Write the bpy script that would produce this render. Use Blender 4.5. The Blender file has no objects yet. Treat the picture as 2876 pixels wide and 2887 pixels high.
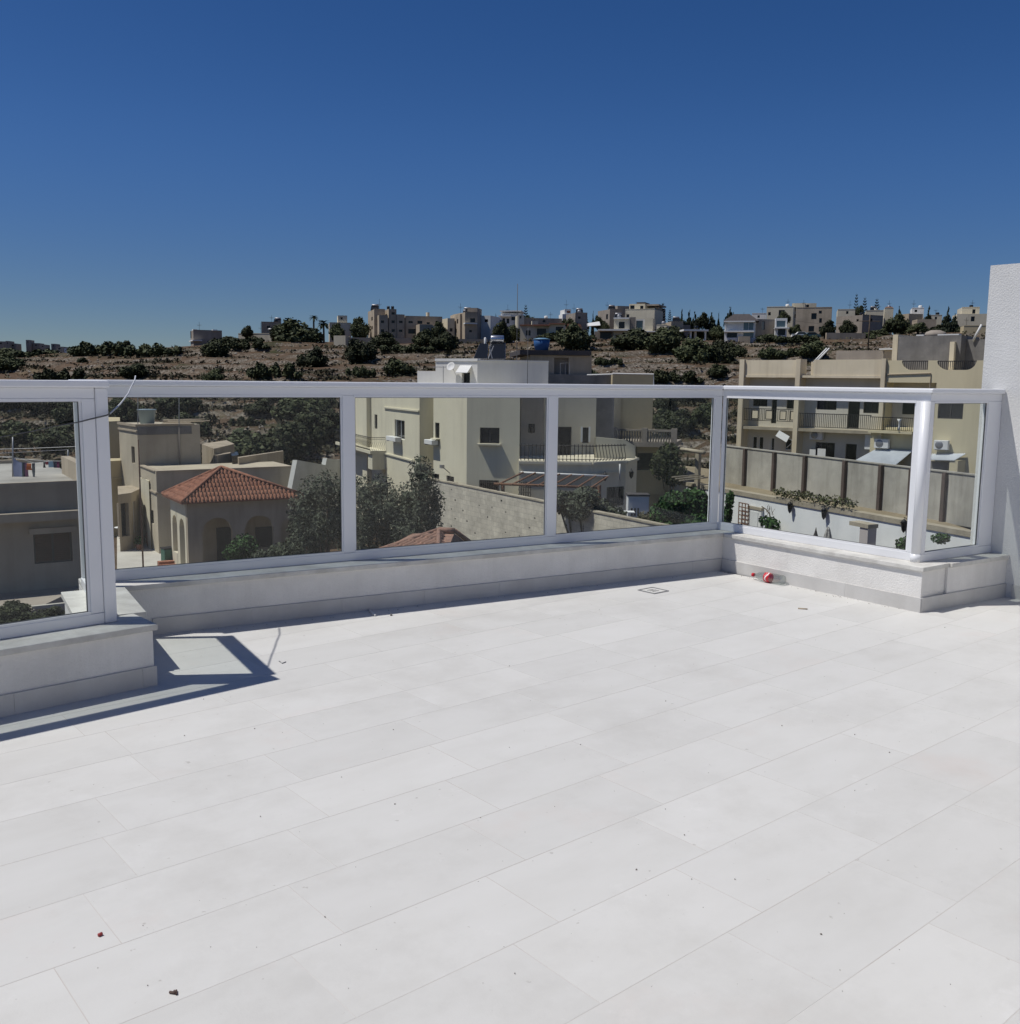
import bpy, bmesh, math, random
from mathutils import Vector, Matrix
random.seed(7)
SC = bpy.context.scene
COL = SC.collection
R = math.radians

# ------------------------------------------------------------------ camera
EYE = Vector((0, 0, 1.6))
YAW, PITCH, ROLL = R(49.727), R(7.636), R(0.641)
_f = Vector((math.cos(PITCH)*math.cos(YAW), math.cos(PITCH)*math.sin(YAW), -math.sin(PITCH)))
_r = Vector((math.sin(YAW), -math.cos(YAW), 0))
_u = _r.cross(_f)
_r2 = _r*math.cos(ROLL) + _u*math.sin(ROLL)
_u2 = -_r*math.sin(ROLL) + _u*math.cos(ROLL)
cam = bpy.data.cameras.new('camera')
camo = bpy.data.objects.new('camera', cam)
COL.objects.link(camo)
camo.matrix_world = Matrix(((_r2.x, _u2.x, -_f.x, EYE.x), (_r2.y, _u2.y, -_f.y, EYE.y), (_r2.z, _u2.z, -_f.z, EYE.z), (0, 0, 0, 1)))
cam.sensor_fit = 'HORIZONTAL'
cam.sensor_width = 36
cam.lens = 36*2766.8/2876
cam.clip_start = 0.05
cam.clip_end = 6000
SC.camera = camo

# ------------------------------------------------------------------ sky, sun, exposure
SUN_AZ, SUN_EL = R(146.0), R(62.5)
wd = bpy.data.worlds.new('World')
SC.world = wd
wd.use_nodes = True
nt = wd.node_tree
bg = nt.nodes['Background']
sky = nt.nodes.new('ShaderNodeTexSky')
sky.sky_type = 'NISHITA'
sky.sun_disc = False
sky.sun_elevation = SUN_EL
sky.sun_rotation = math.pi/2 - SUN_AZ
sky.altitude = 0
sky.air_density = 0.6
sky.dust_density = 0.2
sky.ozone_density = 2.0
hsv = nt.nodes.new('ShaderNodeHueSaturation')
hsv.inputs['Saturation'].default_value = 1.31
hsv.inputs['Hue'].default_value = .509
nt.links.new(sky.outputs[0], hsv.inputs['Color'])
wtc = nt.nodes.new('ShaderNodeTexCoord'); wsx = nt.nodes.new('ShaderNodeSeparateXYZ'); nt.links.new(wtc.outputs['Generated'], wsx.inputs[0])
wmr = nt.nodes.new('ShaderNodeMapRange'); wmr.interpolation_type = 'SMOOTHSTEP'       # clear dry air: the band along the whole horizon is less milky
wmr.inputs[1].default_value = 0.0; wmr.inputs[2].default_value = .24; wmr.inputs[3].default_value = .61; wmr.inputs[4].default_value = 1.0
nt.links.new(wsx.outputs[2], wmr.inputs[0])
wvm = nt.nodes.new('ShaderNodeVectorMath'); wvm.operation = 'SCALE'
nt.links.new(hsv.outputs[0], wvm.inputs[0]); nt.links.new(wmr.outputs[0], wvm.inputs['Scale']); nt.links.new(wvm.outputs[0], bg.inputs['Color'])
bg.inputs['Strength'].default_value = 0.075
sl = bpy.data.lights.new('sun', 'SUN')
sl.energy = 3.7
sl.angle = R(0.53)
sl.color = (1, .965, .91)
slo = bpy.data.objects.new('sun', sl)
COL.objects.link(slo)
TOSUN = Vector((math.cos(SUN_EL)*math.cos(SUN_AZ), math.cos(SUN_EL)*math.sin(SUN_AZ), math.sin(SUN_EL)))
slo.rotation_euler = TOSUN.to_track_quat('Z', 'Y').to_euler()
slo.location = (-30, 30, 60)
SC.view_settings.view_transform = 'Standard'
SC.view_settings.look = 'None'
SC.view_settings.exposure = 0.0
SC.view_settings.gamma = 1.0
SC.view_settings.use_curve_mapping = False
SC.render.engine = 'CYCLES'
SC.cycles.transparent_max_bounces = 24
SC.cycles.max_bounces = 6

# ------------------------------------------------------------------ helpers: sight lines on the surveyed photograph
FPX, PCX, PCY = 2766.8, 1438.0, 1443.5
def ray(x, y):
    return _r2*((x-PCX)/FPX) - _u2*((y-PCY)/FPX) + _f
FH = Vector((math.cos(YAW), math.sin(YAW), 0))          # level forward
RH = Vector((math.sin(YAW), -math.cos(YAW), 0))         # level right
def at(x, y, d):                                         # point at level distance d in front of the eye
    v = ray(x, y)
    return EYE + v*(d/v.dot(FH))
def onz(x, y, z):
    v = ray(x, y)
    return EYE + v*((z-EYE.z)/v.z)
def hor(x):                                              # horizon row at column x
    return PCY - FPX*math.tan(PITCH)/math.cos(ROLL) + (x-PCX)*math.tan(ROLL)
def lv(right, d, z):                                     # level coordinates: right of the view axis, in front, height
    return FH*d + RH*right + Vector((0, 0, z))

class MB:
    def __init__(s): s.v = []; s.f = []; s.sm = []
    def add(s, vs, fs, smooth=False):
        o = len(s.v); s.v += [tuple(v) for v in vs]
        for f in fs: s.f.append(tuple(i+o for i in f)); s.sm.append(smooth)
        return s
    def box(s, x0, x1, y0, y1, z0, z1):
        return s.add([(x0,y0,z0),(x1,y0,z0),(x1,y1,z0),(x0,y1,z0),(x0,y0,z1),(x1,y0,z1),(x1,y1,z1),(x0,y1,z1)],
            [(0,3,2,1),(4,5,6,7),(0,1,5,4),(1,2,6,5),(2,3,7,6),(3,0,4,7)])
    def obox(s, o, u, n, u0, u1, n0, n1, z0, z1):        # box along a wall: o + u*U + n*N + z*Z
        U = Vector((u[0], u[1], 0)); N = Vector((n[0], n[1], 0)); O = Vector((o[0], o[1], 0))
        P = lambda a, b, c: O + U*a + N*b + Vector((0, 0, c))
        f = [(0,3,2,1),(4,5,6,7),(0,1,5,4),(1,2,6,5),(2,3,7,6),(3,0,4,7)]
        if (u[0]*n[1]-u[1]*n[0])*(u1-u0)*(n1-n0)*(z1-z0) < 0: f = [t[::-1] for t in f]
        return s.add([P(u0,n0,z0),P(u1,n0,z0),P(u1,n1,z0),P(u0,n1,z0),P(u0,n0,z1),P(u1,n0,z1),P(u1,n1,z1),P(u0,n1,z1)], f)
    def prism(s, poly, z0, z1, top=True, bottom=True):
        n = len(poly)
        a = sum(poly[i][0]*poly[(i+1)%n][1]-poly[(i+1)%n][0]*poly[i][1] for i in range(n))
        if a < 0: poly = poly[::-1]
        vs = [(p[0],p[1],z0) for p in poly]+[(p[0],p[1],z1) for p in poly]
        fs = [(i,(i+1)%n,n+(i+1)%n,n+i) for i in range(n)]
        if top: fs.append(tuple(range(n,2*n)))
        if bottom: fs.append(tuple(range(n-1,-1,-1)))
        return s.add(vs, fs)
    def tube(s, pts, r, k=6, cap=True):
        pts = [Vector(p) for p in pts]; o = []; n = len(pts)
        rs = r if isinstance(r, (list, tuple)) else [r]*n
        ref = Vector((0,0,1))
        vs = []
        for i, p in enumerate(pts):
            t = (pts[min(i+1,n-1)]-pts[max(i-1,0)]).normalized()
            a = t.cross(ref)
            if a.length < .05: a = t.cross(Vector((1,0,0)))
            a.normalize(); b = t.cross(a)
            for j in range(k):
                q = 2*math.pi*j/k
                vs.append(p+(a*math.cos(q)+b*math.sin(q))*rs[i])
        fs = [(i*k+j, (i+1)*k+j, (i+1)*k+(j+1)%k, i*k+(j+1)%k) for i in range(n-1) for j in range(k)]
        if cap: fs += [tuple(range(k)), tuple((n-1)*k+j for j in range(k-1,-1,-1))]
        return s.add(vs, fs, k > 5)
    def lathe(s, prof, c=(0,0,0), k=16, axis=None):       # prof: (radius, height)
        Z = Vector(axis).normalized() if axis else Vector((0,0,1))
        X = Z.orthogonal().normalized(); Y = Z.cross(X); c = Vector(c)
        vs = [c+Z*h+(X*math.cos(2*math.pi*j/k)+Y*math.sin(2*math.pi*j/k))*r for r, h in prof for j in range(k)]
        n = len(prof)
        fs = [(i*k+j, i*k+(j+1)%k, (i+1)*k+(j+1)%k, (i+1)*k+j) for i in range(n-1) for j in range(k)]
        fs += [tuple(range(k-1,-1,-1)), tuple((n-1)*k+j for j in range(k))]
        return s.add(vs, fs, True)
    def quad(s, a, b, c, d): return s.add([a,b,c,d], [(0,1,2,3)])

def mesh(name, mb, mat, off=None, bevel=0):
    me = bpy.data.meshes.new(name)
    vs = mb.v if off is None else [(v[0]-off[0], v[1]-off[1], v[2]-off[2]) for v in mb.v]
    me.from_pydata(vs, [], mb.f)
    if any(mb.sm): me.polygons.foreach_set('use_smooth', mb.sm)
    if bevel:
        bm = bmesh.new(); bm.from_mesh(me)
        bmesh.ops.bevel(bm, geom=bm.edges[:], offset=bevel, segments=2, profile=.5, affect='EDGES', clamp_overlap=True)
        bm.to_mesh(me); bm.free()
    me.update()
    if mat: me.materials.append(mat)
    return me
def tag(o, label=None, cat=None, group=None, kind=None):
    for k, v in (('label', label), ('category', cat), ('group', group), ('kind', kind)):
        if v: o[k] = v
    return o
def thing(name, loc, label, cat, group=None, rz=0):       # an Empty at a thing's base
    o = bpy.data.objects.new(name, None); COL.objects.link(o)
    o.empty_display_size = .1
    o.location = loc; o.rotation_euler = (0, 0, rz)
    return tag(o, label, cat, group)
def wloc(p):
    l = Vector(p.location)
    return l if p.parent is None else l + wloc(p.parent)
def part(name, mb, mat, parent, bevel=0, kind=None, label=None):   # mesh given in world coordinates, parent unrotated
    o = bpy.data.objects.new(name, mesh(name, mb, mat, wloc(parent) if parent else None, bevel)); COL.objects.link(o)
    o.parent = parent
    return tag(o, label, None, None, kind)
def lpart(name, me, parent, loc=(0,0,0), rz=0, kind=None):          # shared mesh in the parent's own coordinates
    o = bpy.data.objects.new(name, me); COL.objects.link(o)
    o.parent = parent; o.location = loc; o.rotation_euler = (0, 0, rz)
    return tag(o, kind=kind)
def solo(name, mb, mat, label, cat, group=None, base=None, bevel=0, kind=None):
    b = Vector(base) if base is not None else Vector(mb.v[0])
    o = bpy.data.objects.new(name, mesh(name, mb, mat, b, bevel)); COL.objects.link(o); o.location = b
    return tag(o, label, cat, group, kind)
def copy_tree(o, parent=None):
    c = o.copy(); COL.objects.link(c)
    if parent: c.parent = parent
    for ch in o.children: copy_tree(ch, c)
    return c

# ------------------------------------------------------------------ materials
MATS = {}
def pmat(name, col, var=None, vs=1.5, vdet=6, rough=.75, bump=0, bs=40, metal=0, spec=.3, rnd=0, streak=None, coord='pos', alpha=None):
    """principled with noise-mixed colour; streak = (colour, scale, amount): vertical weather streaks"""
    if name in MATS: return MATS[name]
    m = bpy.data.materials.new(name); m.use_nodes = True; t = m.node_tree; L = t.links.new
    b = t.nodes['Principled BSDF']
    b.inputs['Roughness'].default_value = rough; b.inputs['Metallic'].default_value = metal
    b.inputs['Specular IOR Level'].default_value = spec
    if coord == 'pos':
        g = t.nodes.new('ShaderNodeNewGeometry'); P = g.outputs['Position']
    else:
        g = t.nodes.new('ShaderNodeTexCoord'); P = g.outputs['Object']
    c4 = (*col, 1)
    out = None
    if var:
        n = t.nodes.new('ShaderNodeTexNoise'); n.inputs['Scale'].default_value = vs; n.inputs['Detail'].default_value = vdet
        n.inputs['Roughness'].default_value = .62
        L(P, n.inputs['Vector'])
        r = t.nodes.new('ShaderNodeValToRGB'); r.color_ramp.elements[0].position = .36; r.color_ramp.elements[1].position = .66
        r.color_ramp.elements[0].color = (*var, 1); r.color_ramp.elements[1].color = c4
        L(n.outputs['Fac'], r.inputs['Fac']); out = r.outputs['Color']
    if streak:
        mp = t.nodes.new('ShaderNodeMapping'); mp.inputs['Scale'].default_value = (streak[1], streak[1], streak[1]*.09)
        L(P, mp.inputs['Vector'])
        n = t.nodes.new('ShaderNodeTexNoise'); n.inputs['Scale'].default_value = 1; n.inputs['Detail'].default_value = 5
        n.inputs['Roughness'].default_value = .7
        L(mp.outputs[0], n.inputs['Vector'])
        r = t.nodes.new('ShaderNodeMapRange'); r.inputs[1].default_value = .48; r.inputs[2].default_value = .75; r.inputs[3].default_value = 0; r.inputs[4].default_value = streak[2]
        L(n.outputs['Fac'], r.inputs[0])
        mx = t.nodes.new('ShaderNodeMix'); mx.data_type = 'RGBA'
        L(r.outputs[0], mx.inputs[0]); mx.inputs[6].default_value = c4; mx.inputs[7].default_value = (*streak[0], 1)
        if out: L(out, mx.inputs[6])
        out = mx.outputs[2]
    if rnd:
        oi = t.nodes.new('ShaderNodeObjectInfo')
        mr = t.nodes.new('ShaderNodeMapRange'); mr.inputs[3].default_value = 1-rnd; mr.inputs[4].default_value = 1+rnd
        L(oi.outputs['Random'], mr.inputs[0])
        vm = t.nodes.new('ShaderNodeVectorMath'); vm.operation = 'SCALE'
        vm.inputs[0].default_value = col
        if out: L(out, vm.inputs[0])
        L(mr.outputs[0], vm.inputs['Scale']); out = vm.outputs[0]
    if out: L(out, b.inputs['Base Color'])
    else: b.inputs['Base Color'].default_value = c4
    if bump:
        n = t.nodes.new('ShaderNodeTexNoise'); n.inputs['Scale'].default_value = bs; n.inputs['Detail'].default_value = 6
        L(P, n.inputs['Vector'])
        bp = t.nodes.new('ShaderNodeBump'); bp.inputs['Strength'].default_value = bump; bp.inputs['Distance'].default_value = .02
        L(n.outputs['Fac'], bp.inputs['Height']); L(bp.outputs[0], b.inputs['Normal'])
    MATS[name] = m
    return m
def glass_mat(name, tint, edge, refl=.04, dust=0):
    m = bpy.data.materials.new(name); m.use_nodes = True; t = m.node_tree; L = t.links.new
    t.nodes.remove(t.nodes['Principled BSDF'])
    o = t.nodes['Material Output']
    lw = t.nodes.new('ShaderNodeLayerWeight'); lw.inputs['Blend'].default_value = .5
    pw = t.nodes.new('ShaderNodeMath'); pw.operation = 'POWER'; pw.inputs[1].default_value = 5
    L(lw.outputs['Facing'], pw.inputs[0])
    ma = t.nodes.new('ShaderNodeMath'); ma.operation = 'MULTIPLY_ADD'; ma.inputs[1].default_value = 1-refl; ma.inputs[2].default_value = refl
    L(pw.outputs[0], ma.inputs[0])
    p2 = t.nodes.new('ShaderNodeMath'); p2.operation = 'POWER'; p2.inputs[1].default_value = 11
    L(lw.outputs['Facing'], p2.inputs[0])
    mx = t.nodes.new('ShaderNodeMix'); mx.data_type = 'RGBA'
    mx.inputs[6].default_value = (*tint, 1); mx.inputs[7].default_value = (*edge, 1)
    L(p2.outputs[0], mx.inputs[0])
    tr = t.nodes.new('ShaderNodeBsdfTransparent'); L(mx.outputs[2], tr.inputs[0])
    gl = t.nodes.new('ShaderNodeBsdfGlossy'); gl.inputs['Roughness'].default_value = .01
    ms = t.nodes.new('ShaderNodeMixShader')
    L(ma.outputs[0], ms.inputs[0]); L(tr.outputs[0], ms.inputs[1]); L(gl.outputs[0], ms.inputs[2])
    out = ms.outputs[0]
    if dust:
        g = t.nodes.new('ShaderNodeNewGeometry'); n = t.nodes.new('ShaderNodeTexNoise'); n.inputs['Scale'].default_value = 7; n.inputs['Detail'].default_value = 9; n.inputs['Roughness'].default_value = .8
        L(g.outputs['Position'], n.inputs['Vector'])
        r = t.nodes.new('ShaderNodeMapRange'); r.inputs[1].default_value = .5; r.inputs[2].default_value = .8; r.inputs[3].default_value = 0; r.inputs[4].default_value = dust; L(n.outputs['Fac'], r.inputs[0])
        df = t.nodes.new('ShaderNodeBsdfDiffuse'); df.inputs[0].default_value = (.6,.6,.58,1)
        m2 = t.nodes.new('ShaderNodeMixShader'); L(r.outputs[0], m2.inputs[0]); L(out, m2.inputs[1]); L(df.outputs[0], m2.inputs[2]); out = m2.outputs[0]
    L(out, o.inputs['Surface'])
    MATS[name] = m
    return m
M_TILE = None
M_GROUT = pmat('grout', (.60,.59,.565), (.50,.465,.435), 1.1, 9, rough=.9)
M_RENDER = pmat('white_render', (.80,.785,.755), (.70,.685,.655), 3, 8, rough=.9, bump=.3, bs=90, spec=.15, streak=((.56,.545,.51), 3.2, .45))
M_RENDER2 = pmat('rough_white_render', (.70,.70,.69), (.63,.63,.62), 2, 8, rough=.9, bump=.25, bs=80, spec=.15)
def tile_mat():
    m = bpy.data.materials.new('floor_tile'); m.use_nodes = True; t = m.node_tree; L = t.links.new; b = t.nodes['Principled BSDF']
    b.inputs['Roughness'].default_value = .62; b.inputs['Specular IOR Level'].default_value = .22
    g = t.nodes.new('ShaderNodeNewGeometry'); oi = t.nodes.new('ShaderNodeObjectInfo')
    sh = t.nodes.new('ShaderNodeVectorMath'); sh.operation = 'MULTIPLY_ADD'; sh.inputs[1].default_value = (1,1,1)
    rv = t.nodes.new('ShaderNodeCombineXYZ'); ml = t.nodes.new('ShaderNodeMath'); ml.operation = 'MULTIPLY'; ml.inputs[1].default_value = 37
    L(oi.outputs['Random'], ml.inputs[0]); L(ml.outputs[0], rv.inputs[2]); L(g.outputs['Position'], sh.inputs[0]); L(rv.outputs[0], sh.inputs[2])
    def nz(sc, det, rough, vec):
        n = t.nodes.new('ShaderNodeTexNoise'); n.inputs['Scale'].default_value = sc; n.inputs['Detail'].default_value = det; n.inputs['Roughness'].default_value = rough
        L(vec, n.inputs['Vector']); return n.outputs['Fac']
    def rp(f, stops):
        r = t.nodes.new('ShaderNodeValToRGB'); e = r.color_ramp.elements
        while len(e) < len(stops): e.new(.5)
        for k, (q, c) in enumerate(stops): e[k].position = q; e[k].color = (*c, 1)
        L(f, r.inputs['Fac']); return r.outputs['Color']
    st = t.nodes.new('ShaderNodeMapping'); st.inputs['Scale'].default_value = (1, 2.2, 1); st.inputs['Rotation'].default_value = (0,0,.25); L(sh.outputs[0], st.inputs['Vector'])
    base = rp(nz(2.4, 8, .6, st.outputs[0]), [(.25,(.575,.567,.54)),(.52,(.608,.602,.577)),(.78,(.63,.624,.602))])
    def over(a, f, c):
        mx = t.nodes.new('ShaderNodeMix'); mx.data_type = 'RGBA'; L(f, mx.inputs[0]); L(a, mx.inputs[6]); mx.inputs[7].default_value = (*c, 1); return mx.outputs[2]
    smudge = rp(nz(1.1, 7, .72, g.outputs['Position']), [(.50,(0,0,0)),(.70,(.6,.6,.6))])
    c = over(base, smudge, (.50,.49,.462))
    dust = rp(nz(3.3, 9, .8, g.outputs['Position']), [(.60,(0,0,0)),(.74,(.45,.45,.45))])
    c = over(c, dust, (.72,.71,.695))
    pink = rp(nz(.9, 5, .7, sh.outputs[0]), [(.60,(0,0,0)),(.74,(.35,.35,.35))])
    c = over(c, pink, (.60,.53,.49))
    specks = rp(nz(26, 3, .5, g.outputs['Position']), [(.71,(0,0,0)),(.75,(.55,.55,.55))])
    c = over(c, specks, (.36,.34,.31))
    mr = t.nodes.new('ShaderNodeMapRange'); mr.inputs[3].default_value = .965; mr.inputs[4].default_value = 1.03; L(oi.outputs['Random'], mr.inputs[0])
    vm = t.nodes.new('ShaderNodeVectorMath'); vm.operation = 'SCALE'; L(c, vm.inputs[0]); L(mr.outputs[0], vm.inputs['Scale']); L(vm.outputs[0], b.inputs['Base Color'])
    bp = t.nodes.new('ShaderNodeBump'); bp.inputs['Strength'].default_value = .06; bp.inputs['Distance'].default_value = .01
    L(nz(130, 5, .6, g.outputs['Position']), bp.inputs['Height']); L(bp.outputs[0], b.inputs['Normal'])
    return m
M_TILE = tile_mat()
M_COPING = pmat('stone_coping', (.66,.65,.61), (.50,.485,.45), 7, 8, rough=.65, bump=.15, bs=60)
M_SKIRT = pmat('skirting', (.60,.59,.57), (.53,.52,.50), 4, 6, rough=.6, bump=.08, bs=80, rnd=.015, streak=((.45,.43,.40), 3, .4))
M_ALU = pmat('white_aluminium', (.78,.79,.81), rough=.32, spec=.5)
M_GASKET = pmat('grey_gasket', (.12,.12,.12), rough=.6)
M_GLASS = glass_mat('railing_glass', (.955,.975,.96), (.36,.60,.56), .022, .018)
M_CORD = pmat('cord_plastic', (.55,.56,.58), rough=.5)

# ------------------------------------------------------------------ terrace
def line(a, slope): return lambda x: a[1] + slope*(x-a[0])
AM = math.atan(-.182); UM = Vector((math.cos(AM), math.sin(AM), 0)); NM = Vector((-UM.y, UM.x, 0))     # main parapet: along, away
AL = math.atan(.05); UL = Vector((math.cos(AL), math.sin(AL), 0)); NL = Vector((-UL.y, UL.x, 0))
M0 = Vector((2.15, 6.0, 0))
C_IN = Vector((6.765, 5.160, 0))        # inner corner of main and bay
C_OUT = Vector((6.63, 3.315, 0))        # outer corner of bay
UR = (C_OUT-C_IN).normalized(); NR = Vector((-UR.y, UR.x, 0))     # along, away (to +x)
UE = Vector((1, -.136, 0)).normalized(); NE = Vector((-UE.y, UE.x, 0))
XW = 7.66
def off(p, n, d): return (p[0]+n.x*d, p[1]+n.y*d)
def isect(p, u, q, v):
    d = u.x*v.y-u.y*v.x
    t = ((q[0]-p[0])*v.y-(q[1]-p[1])*v.x)/d
    return Vector((p[0]+u.x*t, p[1]+u.y*t, 0))

def clip(poly, px, py, nx, ny):                            # keep (p-P).n <= 0
    out = []
    for i in range(len(poly)):
        a, b = poly[i], poly[(i+1) % len(poly)]
        da = (a[0]-px)*nx+(a[1]-py)*ny; db = (b[0]-px)*nx+(b[1]-py)*ny
        if da <= 0: out.append(a)
        if (da < 0 < db) or (db < 0 < da):
            t = da/(da-db); out.append((a[0]+(b[0]-a[0])*t, a[1]+(b[1]-a[1])*t))
    return out
def terrace_pieces(poly):
    a = clip(clip(poly, 1.77, 0, 1, 0), 1.4, 5.0, -.05, 1)
    b = clip(clip(clip(poly, 1.77, 0, -1, 0), *off(M0, NM, .05), NM.x, NM.y), 6.72, 0, 1, 0)
    c = clip(clip(clip(poly, 6.72, 0, -1, 0), *off(C_OUT, NE, .05), NE.x, NE.y), XW+.02, 0, 1, 0)
    return [q for q in (a, b, c) if len(q) > 2]

floor = thing('terrace_floor', (0, 0, 0), 'pale terrace floor of large rectangular tiles', 'floor')
floor['kind'] = 'structure'
del floor['label'], floor['category']
bed = MB()
for q in terrace_pieces([(-6,-6),(9,-6),(9,8),(-6,8)]): bed.prism(q, -.25, -.0005)
part('grout_bed', bed, M_GROUT, floor)
rowh, tl, gap = .3515, .70, .0030
known = {0: 1.712, 1: 1.193, 2: 1.367, 3: .850, 4: 1.021, -1: 2.239, 6: 1.361}
for k in range(-7, 13):
    y0 = 1.634+k*rowh
    x0 = known.get(k, random.Random(k*31).uniform(0, tl))
    i0 = int((-2.2-x0)/tl)
    for i in range(i0, i0+16):
        a = x0+i*tl
        rect = [(a+gap/2,y0+gap/2),(a+tl-gap/2,y0+gap/2),(a+tl-gap/2,y0+rowh-gap/2),(a+gap/2,y0+rowh-gap/2)]
        cx, cy = a+tl/2, y0+rowh/2
        d = Vector((cx,cy,0)).dot(FH); s = Vector((cx,cy,0)).dot(RH)
        if d < .9 or abs(s) > d*.56+.8: continue
        mb = MB()
        for q in terrace_pieces(rect): mb.prism(q, -.012, random.Random(k*97+i).uniform(-.0001, .0001), bottom=False)
        if mb.f: part('floor_tile', mb, M_TILE, floor)

# parapets
def parapet(label, O, u, n, L, th, ov0=0, ov1=0, base=None, skirt=(0, None), cop=True):
    t = thing('parapet_wall', (O[0], O[1], 0), label, 'wall')
    part('wall', MB().obox(O, u, n, 0, L, 0, th, -.25, .295), M_RENDER, t)
    if cop: part('coping', MB().obox(O, u, n, -ov0, L+ov1, -.02, th+.02, .295, .327), M_COPING, t, .004)
    s0, s1 = skirt[0], (L if skirt[1] is None else skirt[1])
    x = s0
    while x < s1-.01:
        e = min(x+.62, s1)
        part('skirting_tile', MB().obox(O, u, n, x+.0005, e-.0005, -.013, 0, -.002, .105), M_SKIRT, t, .001)
        x = e
    return t
LEFT0 = Vector((-2.6, 4.965+.05*(-2.6-1.4), 0))
LC = Vector((1.80, 4.985, 0))                               # right-hand front corner of the left parapet
LL = (LC-LEFT0).length
parapet('low white parapet with stained stone coping, the nearest one at the left edge', LEFT0, UL, NL, LL, .27, 0, .02)
# return: runs back from the left parapet to the main one
RU = NM                                                       # direction away
RN = -UM
r_len = (isect(LC, RU, M0, UM)-LC).length
rt = thing('parapet_wall', (LC.x, LC.y, 0), 'short parapet return joining the nearest parapet to the long one, its coping top in sun', 'wall')
part('wall', MB().obox(LC+RU*.272, RU, RN, 0, r_len-.272, 0, .315, -.25, .295), M_RENDER, rt)
part('coping', MB().obox(LC+RU*.294, RU, RN, 0, r_len-.294-.022, -.02, .335, .2955, .3275), M_COPING, rt, .003)
for i in range(2):
    part('skirting_tile', MB().obox(LC, RU, UM, .0015+i*r_len/2-.013*(i==0), (i+1)*r_len/2-.016, 0, .013, -.002, .105), M_SKIRT, rt, .002)
ML = (C_IN-M0).length
parapet('long low white parapet in shade under the three-pane glass railing', M0-UM*.36, UM, NM, ML+.36+.30, .34, 0, 0, skirt=(.375, ML+.36-.014))
RLn = (C_OUT-C_IN).length
parapet('sunlit white parapet of the bay with the plastic bottle lying at its foot', C_IN+UR*.0, UR, NR, RLn, .30, -.022, .02, skirt=(0, RLn+.013))
EL_ = (XW-C_OUT.x)/UE.x
parapet('short shaded parapet between the bay corner and the tall white wall', C_OUT+UE*.302, UE, NE, EL_-.302, .28, -.02, 0, skirt=(-.302, EL_-.302))

# tall white wall at the right
tw = thing('rendered_wall', (XW, 3.3, 0), 'tall rough white rendered wall at the right edge', 'wall')
wb = MB().box(XW, XW+.25, -6, 3.462, -.25, 2.5)
part('wall', wb, M_RENDER2, tw)
for i in range(6):
    part('skirting_tile', MB().box(XW-.013, XW, 3.12-(i+1)*.62+.0015, 3.12-i*.62-.0015, -.002, .105), M_SKIRT, tw, .002)

# glass railings
ZC, ZG0, ZG1, ZT0, ZT = .3275, .385, 1.487, 1.540, 1.577
def bar(O, u, n, L, n0, n1, z0, z1, m0=None, m1=None):
    """a rail along O + u*s, its ends cut square or along a mitre line (point, direction)"""
    A = [off(O, n, n0), off(O, n, n1)]
    q = []
    for k, m in ((0, m0), (L, m1)):
        for a in A: q.append(isect(a, u, m[0], m[1]) if m else Vector((a[0]+u.x*k, a[1]+u.y*k, 0)))
    return MB().prism([(v.x, v.y) for v in (q[0], q[2], q[3], q[1])], z0, z1)
def railing(label, O, u, n, L, mull, end0=.065, end1=.065, cap0=0., cap1=0., dz=0., m0=None, m1=None):
    """O: front face line start; n points away from the terrace"""
    t = thing('glass_railing', (O[0], O[1], ZC), label, 'railing')
    D = .055
    part('handrail', bar(O-u*cap0, u, n, L+cap0+cap1, -.022, D+.022, ZT0, ZT+dz, m0, m1), M_ALU, t, .009)
    part('top_rail', bar(O, u, n, L, .004, D-.004, ZG1, ZT0-.001, m0, m1), M_ALU, t, .002)
    part('bottom_rail', bar(O, u, n, L, 0, D, ZC, ZG0, m0, m1), M_ALU, t, .003)
    posts = [(0, end0)] + [(m-.041, m+.041) for m in mull] + [(L-end1, L)]
    for a, b in posts:
        part('post', MB().obox(O, u, n, a, b, .003, D-.003, ZG0+.001, ZG1-.001), M_ALU, t, .003)
    for (a, b), (c, d) in zip(posts[:-1], posts[1:]):
        g = part('glass_pane', MB().obox(O, u, n, b-.004, c+.004, D*.5-.004, D*.5+.004, ZG0-.004, ZG1+.004), M_GLASS, t)
        bd = MB()
        for z0, z1 in ((ZG0, ZG0+.012), (ZG1-.015, ZG1)):
            bd.obox(O, u, n, b, c, .002, D*.5-.005, z0, z1)
        for x0, x1 in ((b, b+.012), (c-.012, c)):
            bd.obox(O, u, n, x0, x1, .012, D*.5-.005, ZG0+.0125, ZG1-.0125)
        part('glazing_bead', bd, M_ALU, t)
        gk = MB()
        for z0, z1 in ((ZG0+.0125, ZG0+.0155), (ZG1-.0185, ZG1-.0155)): gk.obox(O, u, n, b+.0125, c-.0125, .014, D*.5-.0045, z0, z1)
        for x0, x1 in ((b+.0125, b+.0155), (c-.0155, c-.0125)): gk.obox(O, u, n, x0, x1, .014, D*.5-.0045, ZG0+.016, ZG1-.019)
        part('gasket', gk, M_GASKET, t)
    return t
OM = M0+NM*.165
A0 = Vector((6.88, 5.30, 0)); B0 = Vector((6.79, 3.43, 0)); UB = (B0-A0).normalized(); NB = Vector((-UB.y, UB.x, 0))
E0 = Vector((6.81, 3.412, 0)); E1 = Vector((7.664, 3.296, 0)); UG = (E1-E0).normalized(); NG = Vector((-UG.y, UG.x, 0))
def mitre(P, u, n, Q, v, m, D=.055):
    a = isect(P, u, Q, v); b = isect(off(P, n, D), u, off(Q, m, D), v)
    return (a, (b-a).normalized())
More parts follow.
